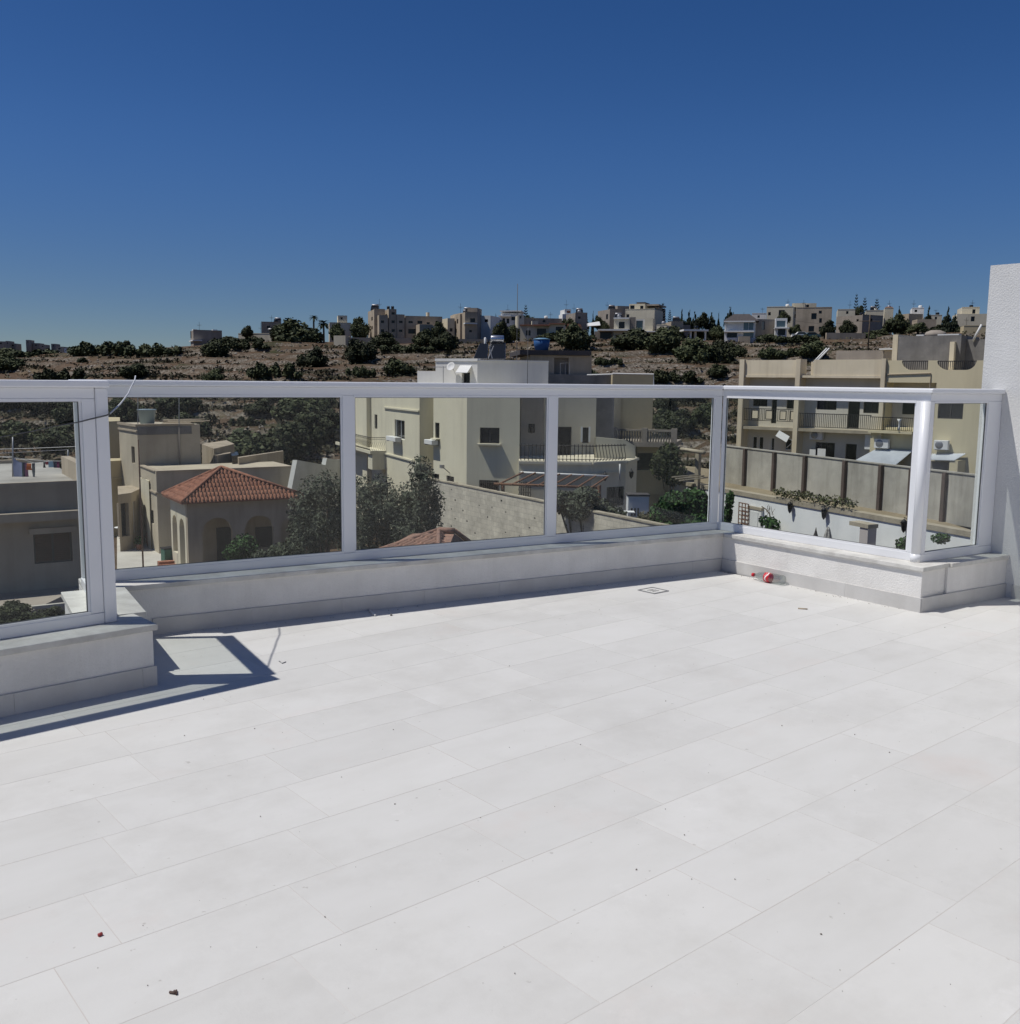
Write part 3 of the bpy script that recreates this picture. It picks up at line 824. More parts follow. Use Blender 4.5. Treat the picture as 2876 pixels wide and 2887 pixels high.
GH = 'houses along the hilltop'
def hill(name, label, boxes, wins=(), d=238, cat='house', frame=None):
    """boxes: (near corner column, right column, top row, foot row, extra distance, turn, depth, material); wins: (box, edge, x0,y0,x1,y1)"""
    b0 = boxes[0]; p = at(b0[0], b0[3], d+b0[4])
    B = Bld(name, label, cat, (p.x, p.y, p.z), GH)
    bb = []
    for (xc, x1, yt, yb, dd, phi, dep, m) in boxes:
        y = (yt+yb)/2
        zt = zy(xc, yt, d+dd); zb = zy(xc, yb, d+dd)-9
        bb.append(B.body(foot(xc, x1, y, d+dd, phi, dep), zb, zt, m))
    for w in wins:
        B.win(bb[w[0]], w[1], w[2:6], depth=.25, pane=w[6] if len(w) > 6 else None, frame=frame)
    B.bb = bb; B.d = d
    rg = random.Random(hash(len(label)*7+int(boxes[0][0])) % 9999)
    if cat == 'house':                                        # roof clutter: tanks, aerials, a solar heater
        b = bb[0]; pl = b['poly']; c0, c1, c3 = pl[0], pl[1], pl[3]
        def rp(a, e): v = c0+(c1-c0)*a+(c3-c0)*e; return Vector((v.x, v.y, b['z1']))
        q = rp(rg.uniform(.15,.85), rg.uniform(.3,.7))
        part('aerial', MB().tube([q, q+Vector((0,0,rg.uniform(1.6,2.8)))], .035, 4).tube([q+Vector((0,0,1.5))-RH*.6, q+Vector((0,0,1.5))+RH*.6], .025, 4).tube([q+Vector((0,0,1.3))-RH*.4, q+Vector((0,0,1.3))+RH*.4], .025, 4), M_BLACK, B.o)
        if rg.random() < .7:
            q = rp(rg.uniform(.2,.8), rg.uniform(.2,.6)); part('water_tank', MB().lathe([(.45,0),(.5,.8),(.3,.95)], q, 10), rg.choice([M_WHITE, M_DARK, M_STEEL]), B.o)
        if rg.random() < .45:
            q = rp(rg.uniform(.2,.8), .4); part('solar_panel', MB().add([q-RH*.9, q+RH*.9, q+RH*.9+FH*1.2+Vector((0,0,1.1)), q-RH*.9+FH*1.2+Vector((0,0,1.1)), q-RH*.9+FH*1.25, q+RH*.9+FH*1.25], [(0,1,2,3),(1,5,2),(4,0,3),(5,4,3,2)]), M_DARK, B.o)
            part('heater_tank', MB().lathe([(.2,0),(.25,.03),(.25,1.5),(.2,1.53)], q-RH*.75+FH*1.2+Vector((0,0,1.25)), 10, axis=RH), M_STEEL, B.o)
        for W in b['walls']:
            pass
        W = b['walls'][0]; q2 = MB(); W.box(q2, 0, W.L, -.2, .05, b['z1']+.003, b['z1']+.14); part('coping', q2, b['mat'], B.o)
    return B
def slab(B, xc, x1, yt, yb, dd, phi, dep, mat, name='slab'):
    z1 = zy(xc, yt, B.d+dd); z0 = zy(xc, yb, B.d+dd)
    part(name, MB().prism([tuple(p)[:2] for p in foot(xc, x1, (yt+yb)/2, B.d+dd, phi, dep)], z0, z1), mat, B.o)

# grey box house alone on the left of the crest
B = hill('box_house', 'grey flat-roofed box house with a glazed left end, alone on the left crest',
 [(545,626,931,958,0,24,6.2,M_GREYTAN),(553,611,958,978,.3,24,5,M_GREYTAN)],
 [(0,3,522,938,540,953,M_BLUEGL)])
slab(B, 543, 570, 958, 961, -1.2, 24, 8, M_WHITE, 'balcony_slab'); slab(B, 545, 556, 928, 931, 1.5, 24, 3, M_WHITE, 'skylight'); slab(B, 600, 613, 929, 932.5, 1.5, 24, 3, M_WHITE, 'skylight')
B.finish()
hill('low_house', 'low cream house half hidden by bushes, left of the great carob', [(672,772,941,964,0,-14,7,M_CREAM)]).finish()
hill('block_house', 'olive-grey square house behind the great carob tree', [(737,793,908,945,14,14,8,M_GREYTAN)], [(0,0,752,918,762,928)]).finish()
hill('small_house', 'small pale house between the palms and the apartment block', [(929,990,910,935,6,12,8,M_CREAM),(953,979,889,911,7,12,6,M_CREAM)], [(0,0,945,915,953,922),(1,0,960,894,966,901)]).finish()
# apartment block
B = hill('apartment_block', 'tan two-storey apartment block with a taller stair tower and pale lit corner strips',
 [(1055,1086,872,952,0,17,9,M_LIME),(1096,1118,871,950,-1,17,6,M_LIME),(1069,1094,888,952,-2.2,17,4,M_LIME),(1119,1141,886,952,-.6,17,6,M_LIME),(1143,1247,890,955,.4,13,10,M_LIME),(1183,1220,914,952,-3,17,6,M_LIME),(1220,1244,918,952,-2,40,4,M_CREAM)],
 [(2,0,1074,903,1083,911),(2,0,1074,928,1083,936),(1,0,1104,903,1113,911),(1,0,1104,880,1113,887),(1,0,1104,928,1113,936),(3,0,1125,904,1135,911),(3,0,1125,929,1135,936),
  (4,0,1152,905,1164,911),(4,0,1177,904,1191,913),(4,0,1203,908,1212,914),(4,0,1151,927,1173,941),(5,0,1191,930,1203,941),(5,0,1206,933,1218,944),(0,3,1047,894,1051,903),(0,3,1047,920,1051,928),(0,0,1063,899,1067,918)], d=226)
for x in (1095, 1107):
    c = at(x, 872, 230); part('water_tank', MB().lathe([(.34,0),(.36,.62),(.2,.72)], (c.x,c.y,c.z), 10), M_DARK, B.o)
c = at(1206, 892, 230); part('chimney', MB().box(c.x-.3,c.x+.3,c.y-.3,c.y+.3,c.z-.2,c.z+.9), M_CREAM, B.o)
B.finish()
B = hill('end_house', 'pale end house with tall lit corner strips, right of the apartment block',
 [(1311,1346,880,955,0,20,10,M_LIME),(1297,1308,885,955,2,22,7,M_LIME),(1262,1282,897,955,4,20,8,M_CREAM),(1346,1383,890,918,8,-18,8,M_WHITE),(1318,1346,868,881,4,-10,5,M_GREYTAN)],
 [(0,0,1326,897,1340,909),(0,0,1323,930,1331,937),(1,3,1288,900,1292,912),(1,3,1284,928,1288,938),(3,0,1366,900,1376,908),(2,0,1268,925,1276,935)], d=226)
slab(B, 1311, 1346, 909.5, 913, -.8, 20, 1.2, M_WHITE, 'balcony_slab'); B.finish()
B = hill('white_house', 'white house of stepped terraces with dark openings, behind the tall mast',
 [(1412,1468,884,915,0,-8,9,M_WHITE),(1440,1468,876,886,1.5,-8,6,M_WHITE)],
 [(0,0,1417,897,1424,912),(0,0,1428,898,1436,912),(0,0,1442,893,1462,903),(1,0,1444,879,1455,884)], d=262)
slab(B, 1409, 1470, 875, 878, -1, -8, 8, M_WHITE, 'roof_slab'); slab(B, 1405, 1440, 889, 892, -1.5, -8, 4, M_WHITE, 'balcony_slab')
B.finish()
B = hill('long_house', 'long low house with grey flat roofs behind the bungalow with terracotta edging', [(1462,1592,897,922,0,10,9,M_GREYTAN),(1461,1478,889,899,-.5,10,4,M_CREAM),(1500,1518,905,913,-1,10,1,M_CREAM)], [(0,0,1530,902,1538,909),(1,0,1466,891,1470,898)], d=256)
B.finish()
B = hill('bungalow', 'long cream bungalow with terracotta edged roof above the blue water tank', [(1467,1592,917,950,0,-6,8,M_CREAM),(1548,1592,912,947,-1.2,-6,2,M_CREAM)], [(0,0,1483,931,1496,946),(0,0,1514,926,1540,944),(1,0,1567,921,1588,942)], d=232)
slab(B, 1505, 1550, 914.5, 918, -1.8, -6, 9, M_TERRA, 'roof_edge'); slab(B, 1548, 1593, 911, 913.5, -2, -6, 4, M_TERRA, 'roof_edge'); slab(B, 1465, 1505, 915, 917.5, -.6, -6, 8, M_TERRA, 'roof_edge')
B.finish()
hill('chimney_house', 'tiny white house top with a flared base right of the mast', [(1592,1610,873,893,0,14,4,M_WHITE),(1586,1610,885,897,-.5,8,5,M_WHITE)], [(0,0,1598,876,1608,883,M_TERRA)], d=258).finish()
hill('dark_house', 'dark tan house sunk among trees right of the tiny white house top', [(1622,1656,882,912,0,16,7,M_GREYTAN)], [(0,0,1630,892,1637,899)], d=250).finish()
hill('red_house', 'low house with a sloping terracotta roof beside the bungalow', [(1602,1632,918,940,0,-8,6,M_CREAM),(1600,1634,913,919,-.6,-8,7,M_TERRA)], d=238).finish()
mb = MB()
a, b2, c2, d2 = at(1657,911,230), at(1690,906,230), at(1693,917,229), at(1659,919,229)
for p, q in ((a,d2),(b2,c2)):
    pass
v = FH*3
mb.add([a, b2, c2, d2, a+v, b2+v, c2+v, d2+v], [(0,3,2,1),(4,5,6,7),(0,1,5,4),(1,2,6,5),(2,3,7,6),(3,0,4,7)])
solo('canopy', mb, M_WHITE, 'bright white sloping canopy between the trees and the big villa', 'canopy', base=a)
# villa complex
B = hill('rear_villa', 'lilac-grey house with lit left end behind the modern villa', [(1719,1754,872,915,0,18,8,M_GREYTAN),(1741,1774,862,888,3,16,7,M_GREYTAN)], [(0,3,1709,886,1714,900)], d=262)
B.finish()
B = hill('cream_villa', 'big cream villa stepping up to the highest roof on the hilltop', [(1762,1845,873,935,0,-22,9,M_CREAM),(1774,1818,857,874,1,-22,7,M_CREAM),(1818,1856,866,880,3,-22,8,M_GREYTAN)],
 [(1,0,1777,861,1789,871),(1,0,1805,862,1814,872),(0,0,1766,886,1774,899),(2,0,1822,868,1850,876,M_BLUEGL)], d=252)
slab(B, 1817, 1858, 858, 862, 1, -22, 8, M_GREYTAN, 'roof_slab'); slab(B, 1795, 1818, 852, 857, 2, -22, 5, M_DROOF, 'roof_box')
B.finish()
B = hill('modern_villa', 'modern villa of white framed boxes, glass and a thin white roof slab', [(1731,1775,897,932,0,-10,7,M_CREAM),(1775,1792,894,945,.5,-4,7,M_GREYTAN),(1793,1818,900,950,3,-10,5,M_WHITE),(1818,1840,897,950,1.5,-14,6,M_CREAM),(1728,1768,931,955,.6,-8,6,M_WHITE),(1676,1730,934,958,3,-8,5,M_GREYTAN)],  # second body: shaded right side, the shade put into a greyer colour
 [(0,0,1745,907,1761,926),(2,0,1794,904,1812,929,M_BLUEGL),(4,0,1729,934,1765,951,M_BLUEGL),(5,0,1692,936,1722,954)], d=236)
slab(B, 1686, 1776, 927.5, 932, -1.4, -9, 9, M_WHITE, 'roof_slab'); slab(B, 1730, 1774, 895, 899, -.4, -10, 8, M_WHITE, 'roof_slab')
slab(B, 1816, 1858, 933, 936, -1, -14, 6, M_WHITE, 'terrace_slab')
B.finish()
hill('cream_annex', 'small cream block with a shaded right side, right of the modern villa', [(1851,1879,917,945,0,-24,5,M_CREAM)], d=234).finish()
hill('tan_compound', 'low tan compound walls between the cream annex and the dark pines', [(1892,1926,907,950,0,8,6,M_LIME),(1926,1946,916,952,2,8,5,M_GREYTAN)], d=240).finish()
B = hill('gate_pavilion', 'white flat gate canopy on posts left of the white villa', [(1958,1964,930,965,1,0,1,M_CREAM)], d=230)
slab(B, 1928, 1998, 928, 933, 0, 4, 4, M_WHITE, 'roof_slab')
for x in (1948, 1989):
    c = at(x, 933, 231); part('post', MB().box(c.x-.15,c.x+.15,c.y-.15,c.y+.15,c.z-3,c.z), M_WHITE, B.o)
B.finish()
B = hill('white_villa', 'modern white villa with framed balconies, an orange timber panel and a dark hip roof', [(2043,2127,906,955,0,-16,8,M_WHITE),(2186,2219,897,948,2,-12,7,M_WHITE),(2128,2187,899,952,4,16,7,M_GREYTAN)],  # third body: the villa's shaded side, shade put in as grey
 [(0,0,2047,911,2079,932,M_FRAME),(0,0,2097,909,2110,930,M_BLUEGL),(0,0,2112,909,2124,930,M_BLUEGL),(0,0,2050,938,2078,952),(0,0,2096,938,2124,952,M_BLUEGL),(1,0,2190,904,2214,922,M_BLUEGL),(1,0,2194,927,2214,945),(2,0,2148,906,2156,930,M_BLUEGL)], d=226)
fb = foot(2081, 2095, 926, 225.9, -16, .25); part('timber_panel', MB().prism([tuple(p)[:2] for p in fb], zy(2081,948,226), zy(2081,906,226)), M_WOOD, B.o)
slab(B, 2041, 2129, 904.5, 908, -.8, -16, 9, M_WHITE, 'frame'); slab(B, 2041, 2127, 932, 936, -.8, -16, 2, M_WHITE, 'balcony_slab'); slab(B, 2184, 2226, 923, 926, 1, -12, 3, M_WHITE, 'balcony_slab')
f = foot(2040, 2140, 900, 225.5, -14, 9); ze = zy(2060, 905, 226); za = zy(2090, 887, 231)
m0 = (f[0]+f[3])*.5+(f[1]-f[0])*.28; m1 = (f[0]+f[3])*.5+(f[1]-f[0])*.72
mb = MB().add([(p.x,p.y,ze) for p in f]+[(m0.x,m0.y,za),(m1.x,m1.y,za)], [(0,1,5,4),(2,3,4,5),(1,2,5),(3,0,4),(3,2,1,0)])
part('roof', mb, M_DROOF, B.o)
slab(B, 2083, 2115, 948, 968, -3, -10, 2, M_LIME, 'garden_wall'); slab(B, 2130, 2187, 951, 968, -2, -10, 1, M_WHITE, 'garden_wall')
B.finish()
hill('white_roof_house', 'low white roofs peeping over the hip roof of the white villa', [(2120,2160,884,900,0,-14,8,M_WHITE)], [(0,0,2136,889,2142,896)], d=270).finish()
hill('yellow_house', 'yellow-cream house with a roof room, left of the large brown house', [(2161,2236,866,915,0,-20,8,M_CREAM),(2232,2268,855,915,3,-20,7,M_CREAM),(2255,2302,855,872,8,-14,6,M_CREAM)],
 [(0,0,2166,880,2173,889),(0,0,2196,874,2212,890),(1,0,2238,866,2244,876),(1,0,2238,886,2244,896),(2,0,2274,859,2281,867)], d=258).finish()
B = hill('brown_house', 'large brown house with small openings and a shaded right side, right of the white villa', [(2243,2344,868,945,0,-18,8,M_LIME)],
 [(0,0,2288,883,2302,900),(0,0,2280,919,2295,935),(0,0,2310,897,2317,910),(0,0,2309,921,2316,935),(0,0,2309,876,2317,884),(0,1,2352,895,2362,910)], d=236)
slab(B, 2305, 2320, 909, 911.5, -1.2, -18, 1.2, M_LIME, 'balcony_slab'); B.finish()
hill('cream_house', 'cream house just right of the brown one, under the left araucaria', [(2362,2411,873,890,0,-16,8,M_CREAM)], [(0,0,2386,877,2392,885)], d=262).finish()
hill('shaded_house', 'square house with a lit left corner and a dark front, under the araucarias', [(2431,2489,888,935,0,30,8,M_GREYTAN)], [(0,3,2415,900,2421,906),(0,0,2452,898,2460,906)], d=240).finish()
hill('yellow_roof_house', 'pale yellow roof line under the middle araucaria', [(2442,2491,876,890,0,-16,8,M_CREAM)], d=262).finish()
hill('arched_house', 'cream house with a small round topped roof room right of the araucarias', [(2494,2519,869,890,0,-18,7,M_CREAM),(2497,2517,865,870,1,-18,4,M_TERRA)], d=266).finish()
hill('pink_white_house', 'white house over a brown one right of the single round tree', [(2571,2605,869,886,3,-18,7,M_WHITE),(2563,2602,884,900,0,14,6,M_LIME)], [(0,0,2579,873,2586,880)], d=262).finish()
hill('pale_flat_house', 'pale flat house behind the tall dark cypress at the right', [(2617,2656,889,905,0,-16,7,M_CREAM),(2586,2640,900,920,-6,-10,6,M_LIME)], [(0,0,2636,893,2642,900)], d=260).finish()
hill('top_right_house', 'cream stepped house at the far right of the skyline, beside the white wall', [(2712,2762,867,886,4,-16,8,M_CREAM),(2698,2790,885,912,0,-16,8,M_CREAM)], [(0,0,2742,872,2750,884),(1,0,2738,892,2748,906)], d=256).finish()
hill('yellow_annex', 'yellow low wall block below the stepped house at the far right', [(2717,2790,919,945,0,-14,4,M_YELLOW)], d=225).finish()
hill('boundary_wall', 'long pale stone boundary wall below the apartment block', [(973,1376,951,980,0,4,.5,M_LIME),(941,974,946,980,-1,-14,3,M_CREAM)], d=222, cat='wall').finish()
hill('retaining_wall', 'tan retaining wall with bushes below the brown house', [(2330,2440,938,975,0,0,.8,M_LIME)], d=222, cat='wall').finish()
hill('road_wall', 'pale low wall of the road behind the two parked cars', [(2232,2345,940,954,0,-6,.5,M_CREAM)], d=228, cat='wall').finish()
random.seed(8)
for k, (x0, x1, yt, dd, lab) in enumerate([(-10,16,962,520,'farthest pink-grey block at the left end of the skyline'),(17,26,961,500,'narrow pale block second from the left end of the skyline'),(28,46,968,505,'grey blocks third from the left end of the skyline'),(74,84,958,515,'small tower-like block on the far left skyline'),(92,112,967,520,'long grey block right of the tower-like block, far left'),(114,128,971,505,'low grey block in the middle of the far left row'),(145,158,969,515,'greyish block with a step near the right end of the far left row'),(158,180,977,500,'last grey block of the far left row'),(182,190,982,490,'tiny white block where the far left row meets the sky')]):
    hill('distant_block', lab, [(x0,x1,yt,1012,0,12,10,M_GREYTAN if k != 8 else M_WHITE)], [(0,0,x0+(x1-x0)*.3,yt+4,x0+(x1-x0)*.6,yt+8)], d=dd, cat='building').finish()

# trees along the hilltop
def tree(x, yb, yt, w, d, kind, label, mat=None, trunk=True):
    p = at(x, yb, d); g_ = gz(p.dot(RH), d); p.z = min(p.z, g_)
    h = zy(x, yt, d)-p.z; W = w/2767*d
    t = thing({'c':'conifer','a':'araucaria_tree','b':'broadleaf_tree','p':'palm_tree'}[kind], p, label, 'palm' if kind == 'p' else 'tree', 'trees along the hilltop')
    if kind == 'p':
        mb = MB().tube([p-Vector((0,0,1.5)), p+Vector((0,0,h*.8))], [.28,.2], 7); part('trunk', mb, M_BARK, t)
        mb = MB(); rg = random.Random(int(x))
        for k in range(46):
            a = rg.uniform(0,6.3); el = rg.uniform(-.5,1.2); L = W*.55*rg.uniform(.8,1.1); u = Vector((math.cos(a),math.sin(a),0)); s = Vector((-u.y,u.x,0))
            c = p+Vector((0,0,h*.8)); last = c; pts = [c+u*L*f*math.cos(el*(1-f))+Vector((0,0,L*(math.sin(el)*f-.55*f*f))) for f in (.05,.35,.7,1)]
            for i in range(3):
                wd_ = (.09,.16,.12,.02)[i]*L; w2 = (.09,.16,.12,.02)[i+1]*L
                mb.add([pts[i]-s*wd_, pts[i]+s*wd_, pts[i+1]+s*w2, pts[i+1]-s*w2], [(0,1,2,3)])
        part('crown', mb, M_PALM, t)
        return t
    mb = MB().tube([p-Vector((0,0,1.2)), p+Vector((0,0,h*.45))], [W*.05+.12, W*.03+.06], 6); part('trunk', mb, M_BARK, t)
    me = random.choice(CONE) if kind == 'c' else NORF[0] if kind == 'a' else random.choice(BUSH)
    o = bpy.data.objects.new('crown', me); COL.objects.link(o); o.parent = t
    if kind == 'b': o.location = (0,0,h*.12); o.scale = (W/2, W/2, min(h*.88, W*1.1)/1.5); o.location = (0,0,h-min(h*.88, W*1.1))
    elif kind == 'a': o.location = (0,0,0); o.scale = (W/.6, W/.6, h)
    else: o.location = (0,0,0); o.scale = (W*.62, W*.62, h)
    o.rotation_euler = (0,0,random.uniform(0,6.3))
    return t
random.seed(21)
for a in [
(835,990,893,135,228,'b','great spreading carob tree, the largest on the left of the crest'),
(795,985,905,60,232,'b','left shoulder crown of the great carob'),
(880,988,925,60,230,'b','smaller round tree on the right flank of the great carob'),
(697,945,914,34,236,'b','dark round tree standing behind the low cream house'),
(885,940,877,26,244,'p','tall palm with a small head against the sky'),
(913,945,897,36,238,'p','shorter palm right of the tall one'),
(950,945,910,46,234,'b','tree in front of the small pale house'),
(1015,960,892,60,230,'b','dark tree touching the left end of the apartment block'),
(1237,962,905,46,222,'b','tree covering the right end of the apartment block'),
(1397,930,886,16,250,'c','thin dark cypress left of the stepped white house'),
(1413,955,905,50,240,'b','dark trees below the stepped white house, left clump'),
(1443,955,912,50,238,'b','dark trees below the stepped white house, right clump'),
(1482,905,857,24,262,'a','lone araucaria just right of the tall mast'),
(1490,912,885,30,270,'b','round tree at the foot of the lone araucaria'),
(1602,925,896,60,246,'b','tree clump below the tiny white house top'),
(1640,915,884,50,254,'b','tree clump over the sunken dark tan house'),
(1672,905,875,12,260,'c','slim pointed cypress between the trees and the big villa'),
(1688,910,890,34,262,'b','round tree right of the slim cypress'),
(1706,925,904,26,244,'b','bright bush-like tree at the corner of the lilac-grey house'),
(1868,905,852,26,258,'a','araucaria at the right shoulder of the big villa'),
(1888,905,871,18,262,'a','small araucaria second from the big villa'),
(1922,935,874,34,250,'c','leftmost dark pine of the pine row'),
(1942,935,872,34,252,'c','second dark pine of the pine row'),
(1958,935,877,34,254,'c','third dark pine of the pine row'),
(1980,938,880,40,250,'b','dull rounded tree ending the pine row'),
(2003,938,876,40,250,'c','broad pine right of the dull rounded tree'),
(2025,938,876,12,258,'c','slim cypress left of the stout dark pine'),
(2060,915,860,46,256,'c','stout dark pine behind the white villa'),
(1905,960,915,60,236,'b','low dark tree at the left foot of the pine row'),
(1965,962,925,60,234,'b','low dark tree beneath the middle pines'),
(2022,962,918,50,236,'b','low dark tree between the pines and the white villa'),
(2545,950,912,60,240,'b','low spreading tree below the single bushy pine'),
(2640,950,915,60,240,'b','low dark tree below the pale flat house'),
(2480,955,925,60,232,'b','low tree below the square shaded house'),
(2720,950,918,60,236,'b','low tree before the far right stepped house'),
(1550,965,935,70,230,'b','low tree below the bungalow, left of the blue water tank'),
(2210,910,874,36,250,'b','tree in front of the yellow-cream house'),
(2243,940,911,36,232,'b','light green bush left of the large brown house'),
(2334,940,902,46,226,'b','dark tree at the shaded right corner of the brown house'),
(2390,945,898,48,226,'b','dark tree between the brown house and the square house'),
(2412,895,826,22,268,'a','left and tallest araucaria of the three'),
(2421,895,858,30,262,'b','dark round tree at the foot of the left araucaria'),
(2436,895,836,26,266,'a','middle araucaria of the three'),
(2470,895,840,28,264,'a','right araucaria of the three'),
(2450,965,935,70,224,'b','dark trees behind the utility pole'),
(2525,935,884,70,232,'b','broad dark tree right of the square shaded house'),
(2588,940,907,60,226,'b','green tree clump above the grey rooftop blockwork'),
(2534,893,858,26,262,'c','single bushy pine right of the round topped roof room'),
(2618,905,864,36,258,'c','dark pine in front of the pale flat house'),
(2670,935,866,34,238,'c','tall dark cypress near the right end'),
(2692,930,880,26,240,'c','second smaller cypress right of the tall one'),
(300,1000,962,60,232,'b','left crown of the skyline clump above the nearest handrail'),
(350,1000,960,60,232,'b','right crown of the skyline clump above the nearest handrail'),
(110,1012,988,80,300,'b','dark tree mass below the distant blocks at the far left'),
(30,1014,990,70,300,'b','dark tree mass at the left edge below the distant blocks')]:
    tree(*a)
# parked cars and a pole on the hill road
def car(x, y, d, mat, label):
    p = at(x, y, d); p.z += .02
    t = thing('parked_car', p, label, 'car', 'cars parked on the hill road', rz=YAW-math.pi/2-.12)
    def lp(name, mb, m): o = bpy.data.objects.new(name, mesh(name, mb, m)); COL.objects.link(o); o.parent = t
    prof = [(-2,.35),(-1.95,.8),(-1.15,.9),(-.65,1.4),(.75,1.42),(1.45,.95),(2,.82),(2.05,.35)]
    mb = MB(); n = len(prof)
    mb.add([(a,-.85,b) for a,b in prof]+[(a,.85,b) for a,b in prof], [tuple(range(n)), tuple(range(2*n-1,n-1,-1))]+[(i,n+i,n+(i+1)%n,(i+1)%n) for i in range(n)])
    lp('body', mb, mat)
    mb = MB(); 
    for s in (-.86,.853): mb.add([(-.95,s,.93),(1.2,s,.96),(.7,s,1.34),(-.6,s,1.33),(-.95,s+.007,.93),(1.2,s+.007,.96),(.7,s+.007,1.34),(-.6,s+.007,1.33)], [(0,1,2,3),(7,6,5,4),(0,4,5,1),(1,5,6,2),(2,6,7,3),(3,7,4,0)])
    lp('side_window', mb, M_DARK)
    for a in (-1.25,1.3):
        for s in (-.87,.67): lp('wheel', MB().lathe([(.31,0),(.31,.2)], (a,s,.31), 12, axis=(0,1,0)), M_BLACK)
car(2257, 954, 224, M_WHITE, 'white car parked on the hill road below the white villa')
car(2286, 955, 223, pmat('teal_paint', (.05,.10,.11), rough=.3), 'dark teal car parked right behind the white one')
def pole(x, yb, yt, d, r, label, cross=(), name='utility_pole', mat=None, cat='pole'):
    p = at(x, yb, d); q = at(x, yt, d); h = q.z-p.z
    t = thing(name, p, label, cat)
    part('mast', MB().tube([p-Vector((0,0,1)), p+Vector((0,0,h))], [r, r*.7], 7), mat or M_BARK, t)
    for f, L in cross:
        c = p+Vector((0,0,h*f)); part('crossarm', MB().tube([c-RH*L, c+RH*L], r*.5, 5), mat or M_BARK, t)
    return t
pole(2448, 975, 888, 150, .11, 'tall wooden utility pole above the cream terraced houses', [(.80,1.6)])
wires = MB()
a = at(2448, 907, 150); 
wires.tube([a-RH*1.6, a-RH*6+Vector((0,0,-.5)), a-RH*11], .012, 3); wires.tube([a+RH*1.6, a+RH*4, a+RH*9+Vector((0,0,.2))], .012, 3)
solo('overhead_wire', wires, M_BLACK, 'thin overhead wires running from the wooden utility pole', 'wire')

# ------------------------------------------------------------------ the yards below the terrace
def G(x, y, d):
    p = at(x, y, d); return Vector((p.x, p.y, 0))
def run(o, u, L): return o+u*L
def dz(x, y, z):                                              # level distance of a sight line at height z
    P = onz(x, y, z); return P.dot(FH)
M_PAVE = pmat('pale_paving', (.56,.53,.47), (.46,.43,.38), .6, rough=.9)
M_CONC = pmat('concrete', (.50,.475,.415), (.38,.36,.315), .8, 7, rough=.95, bump=.2, bs=12, streak=((.16,.15,.13), .9, .6))
M_STONE = pmat('old_stone', (.44,.39,.30), (.33,.29,.22), 1.0, 7, rough=.95, bump=.3, bs=10, streak=((.2,.17,.13), 1.2, .6))
M_PLANTPOT = pmat('clay_pot', (.3,.13,.08), rough=.9)

# ---- A: flat-roofed house at the left, nearest
ZR = -1.45
def rz_(x, y, z=ZR): return onz(x, y, z)
fl, fr = rz_(-420, 1392), rz_(250, 1363)
ufr = (fr-fl).normalized(); nfr = Vector((-ufr.y, ufr.x, 0))
bk = 8.2
A = Bld('flat_roofed_house', 'nearest flat-roofed house at lower left, with laundry lines on its roof and a shuttered window', 'house', (fl.x, fl.y, GZ))
poly = [fl, fr, fr+nfr*bk, fl+nfr*bk]
M_AH = pmat('tan_render', (.40,.345,.27), (.33,.285,.225), .6, 6, rough=.9, streak=((.18,.15,.12), .7, .5))
hb_ = A.body(poly, GZ-.5, ZR-.02, M_AH)
W = hb_['walls'][0]
w = A.win(hb_, 0, (93, 1502, 206, 1582), frame=M_DFRAME, depth=.12, mull=1, pane=pmat('brown_shutter', (.10,.065,.05), (.075,.05,.04), 8, rough=.8))
if w:
    u0,u1,z0,z1 = W.rect(93,1502,206,1582)
    q = MB()
    for k in range(14):
        z = z0+.06+(z1-z0-.12)*k/14
        for a, b in ((u0+.06,(u0+u1)/2-.03),((u0+u1)/2+.03,u1-.06)): W.box(q, a, b, -.085, -.065, z, z+.035)
    part('shutter_slats', q, MATS['brown_shutter'], w)
q = MB(); u0,u1,z0,z1 = W.rect(80,1490,213,1497); W.box(q, u0, u1, .002, .16, z0, z1); part('lintel', q, M_AH, A.o)
ua, za = W.px(110, 1440)
q = MB(); W.box(q, -.02, W.L+.05, .003, .42, za-.24, za+.0); part('ledge', q, M_AH, A.o)
q = MB(); W.box(q, 0, W.L, -.16, .03, ZR-.018, ZR+.10); part('roof_kerb', q, M_AH, A.o)
M_FLAT = pmat('sunbleached_roof', (.46,.44,.40), (.24,.225,.20), .35, 8, rough=.95, streak=None)
q = MB().prism([fl+nfr*.17, fr+nfr*.17, fr+nfr*(bk-.2), fl+nfr*(bk-.2)], ZR-.016, ZR+.004); part('roof', q, M_FLAT, A.o)
# parapets of the roof: right and back
rp0 = rz_(208, 1360); 
R2 = hb_['walls'][1]
q = MB(); R2.box(q, .3, 3.4, -.22, .02, ZR-.017, ZR+.55); part('parapet', q, M_LIME, A.o)
B2 = hb_['walls'][2]
q = MB(); B2.box(q, .23, B2.L, -.22, .02, ZR-.015, ZR+.12); part('parapet', q, M_LIME, A.o)
A.finish()
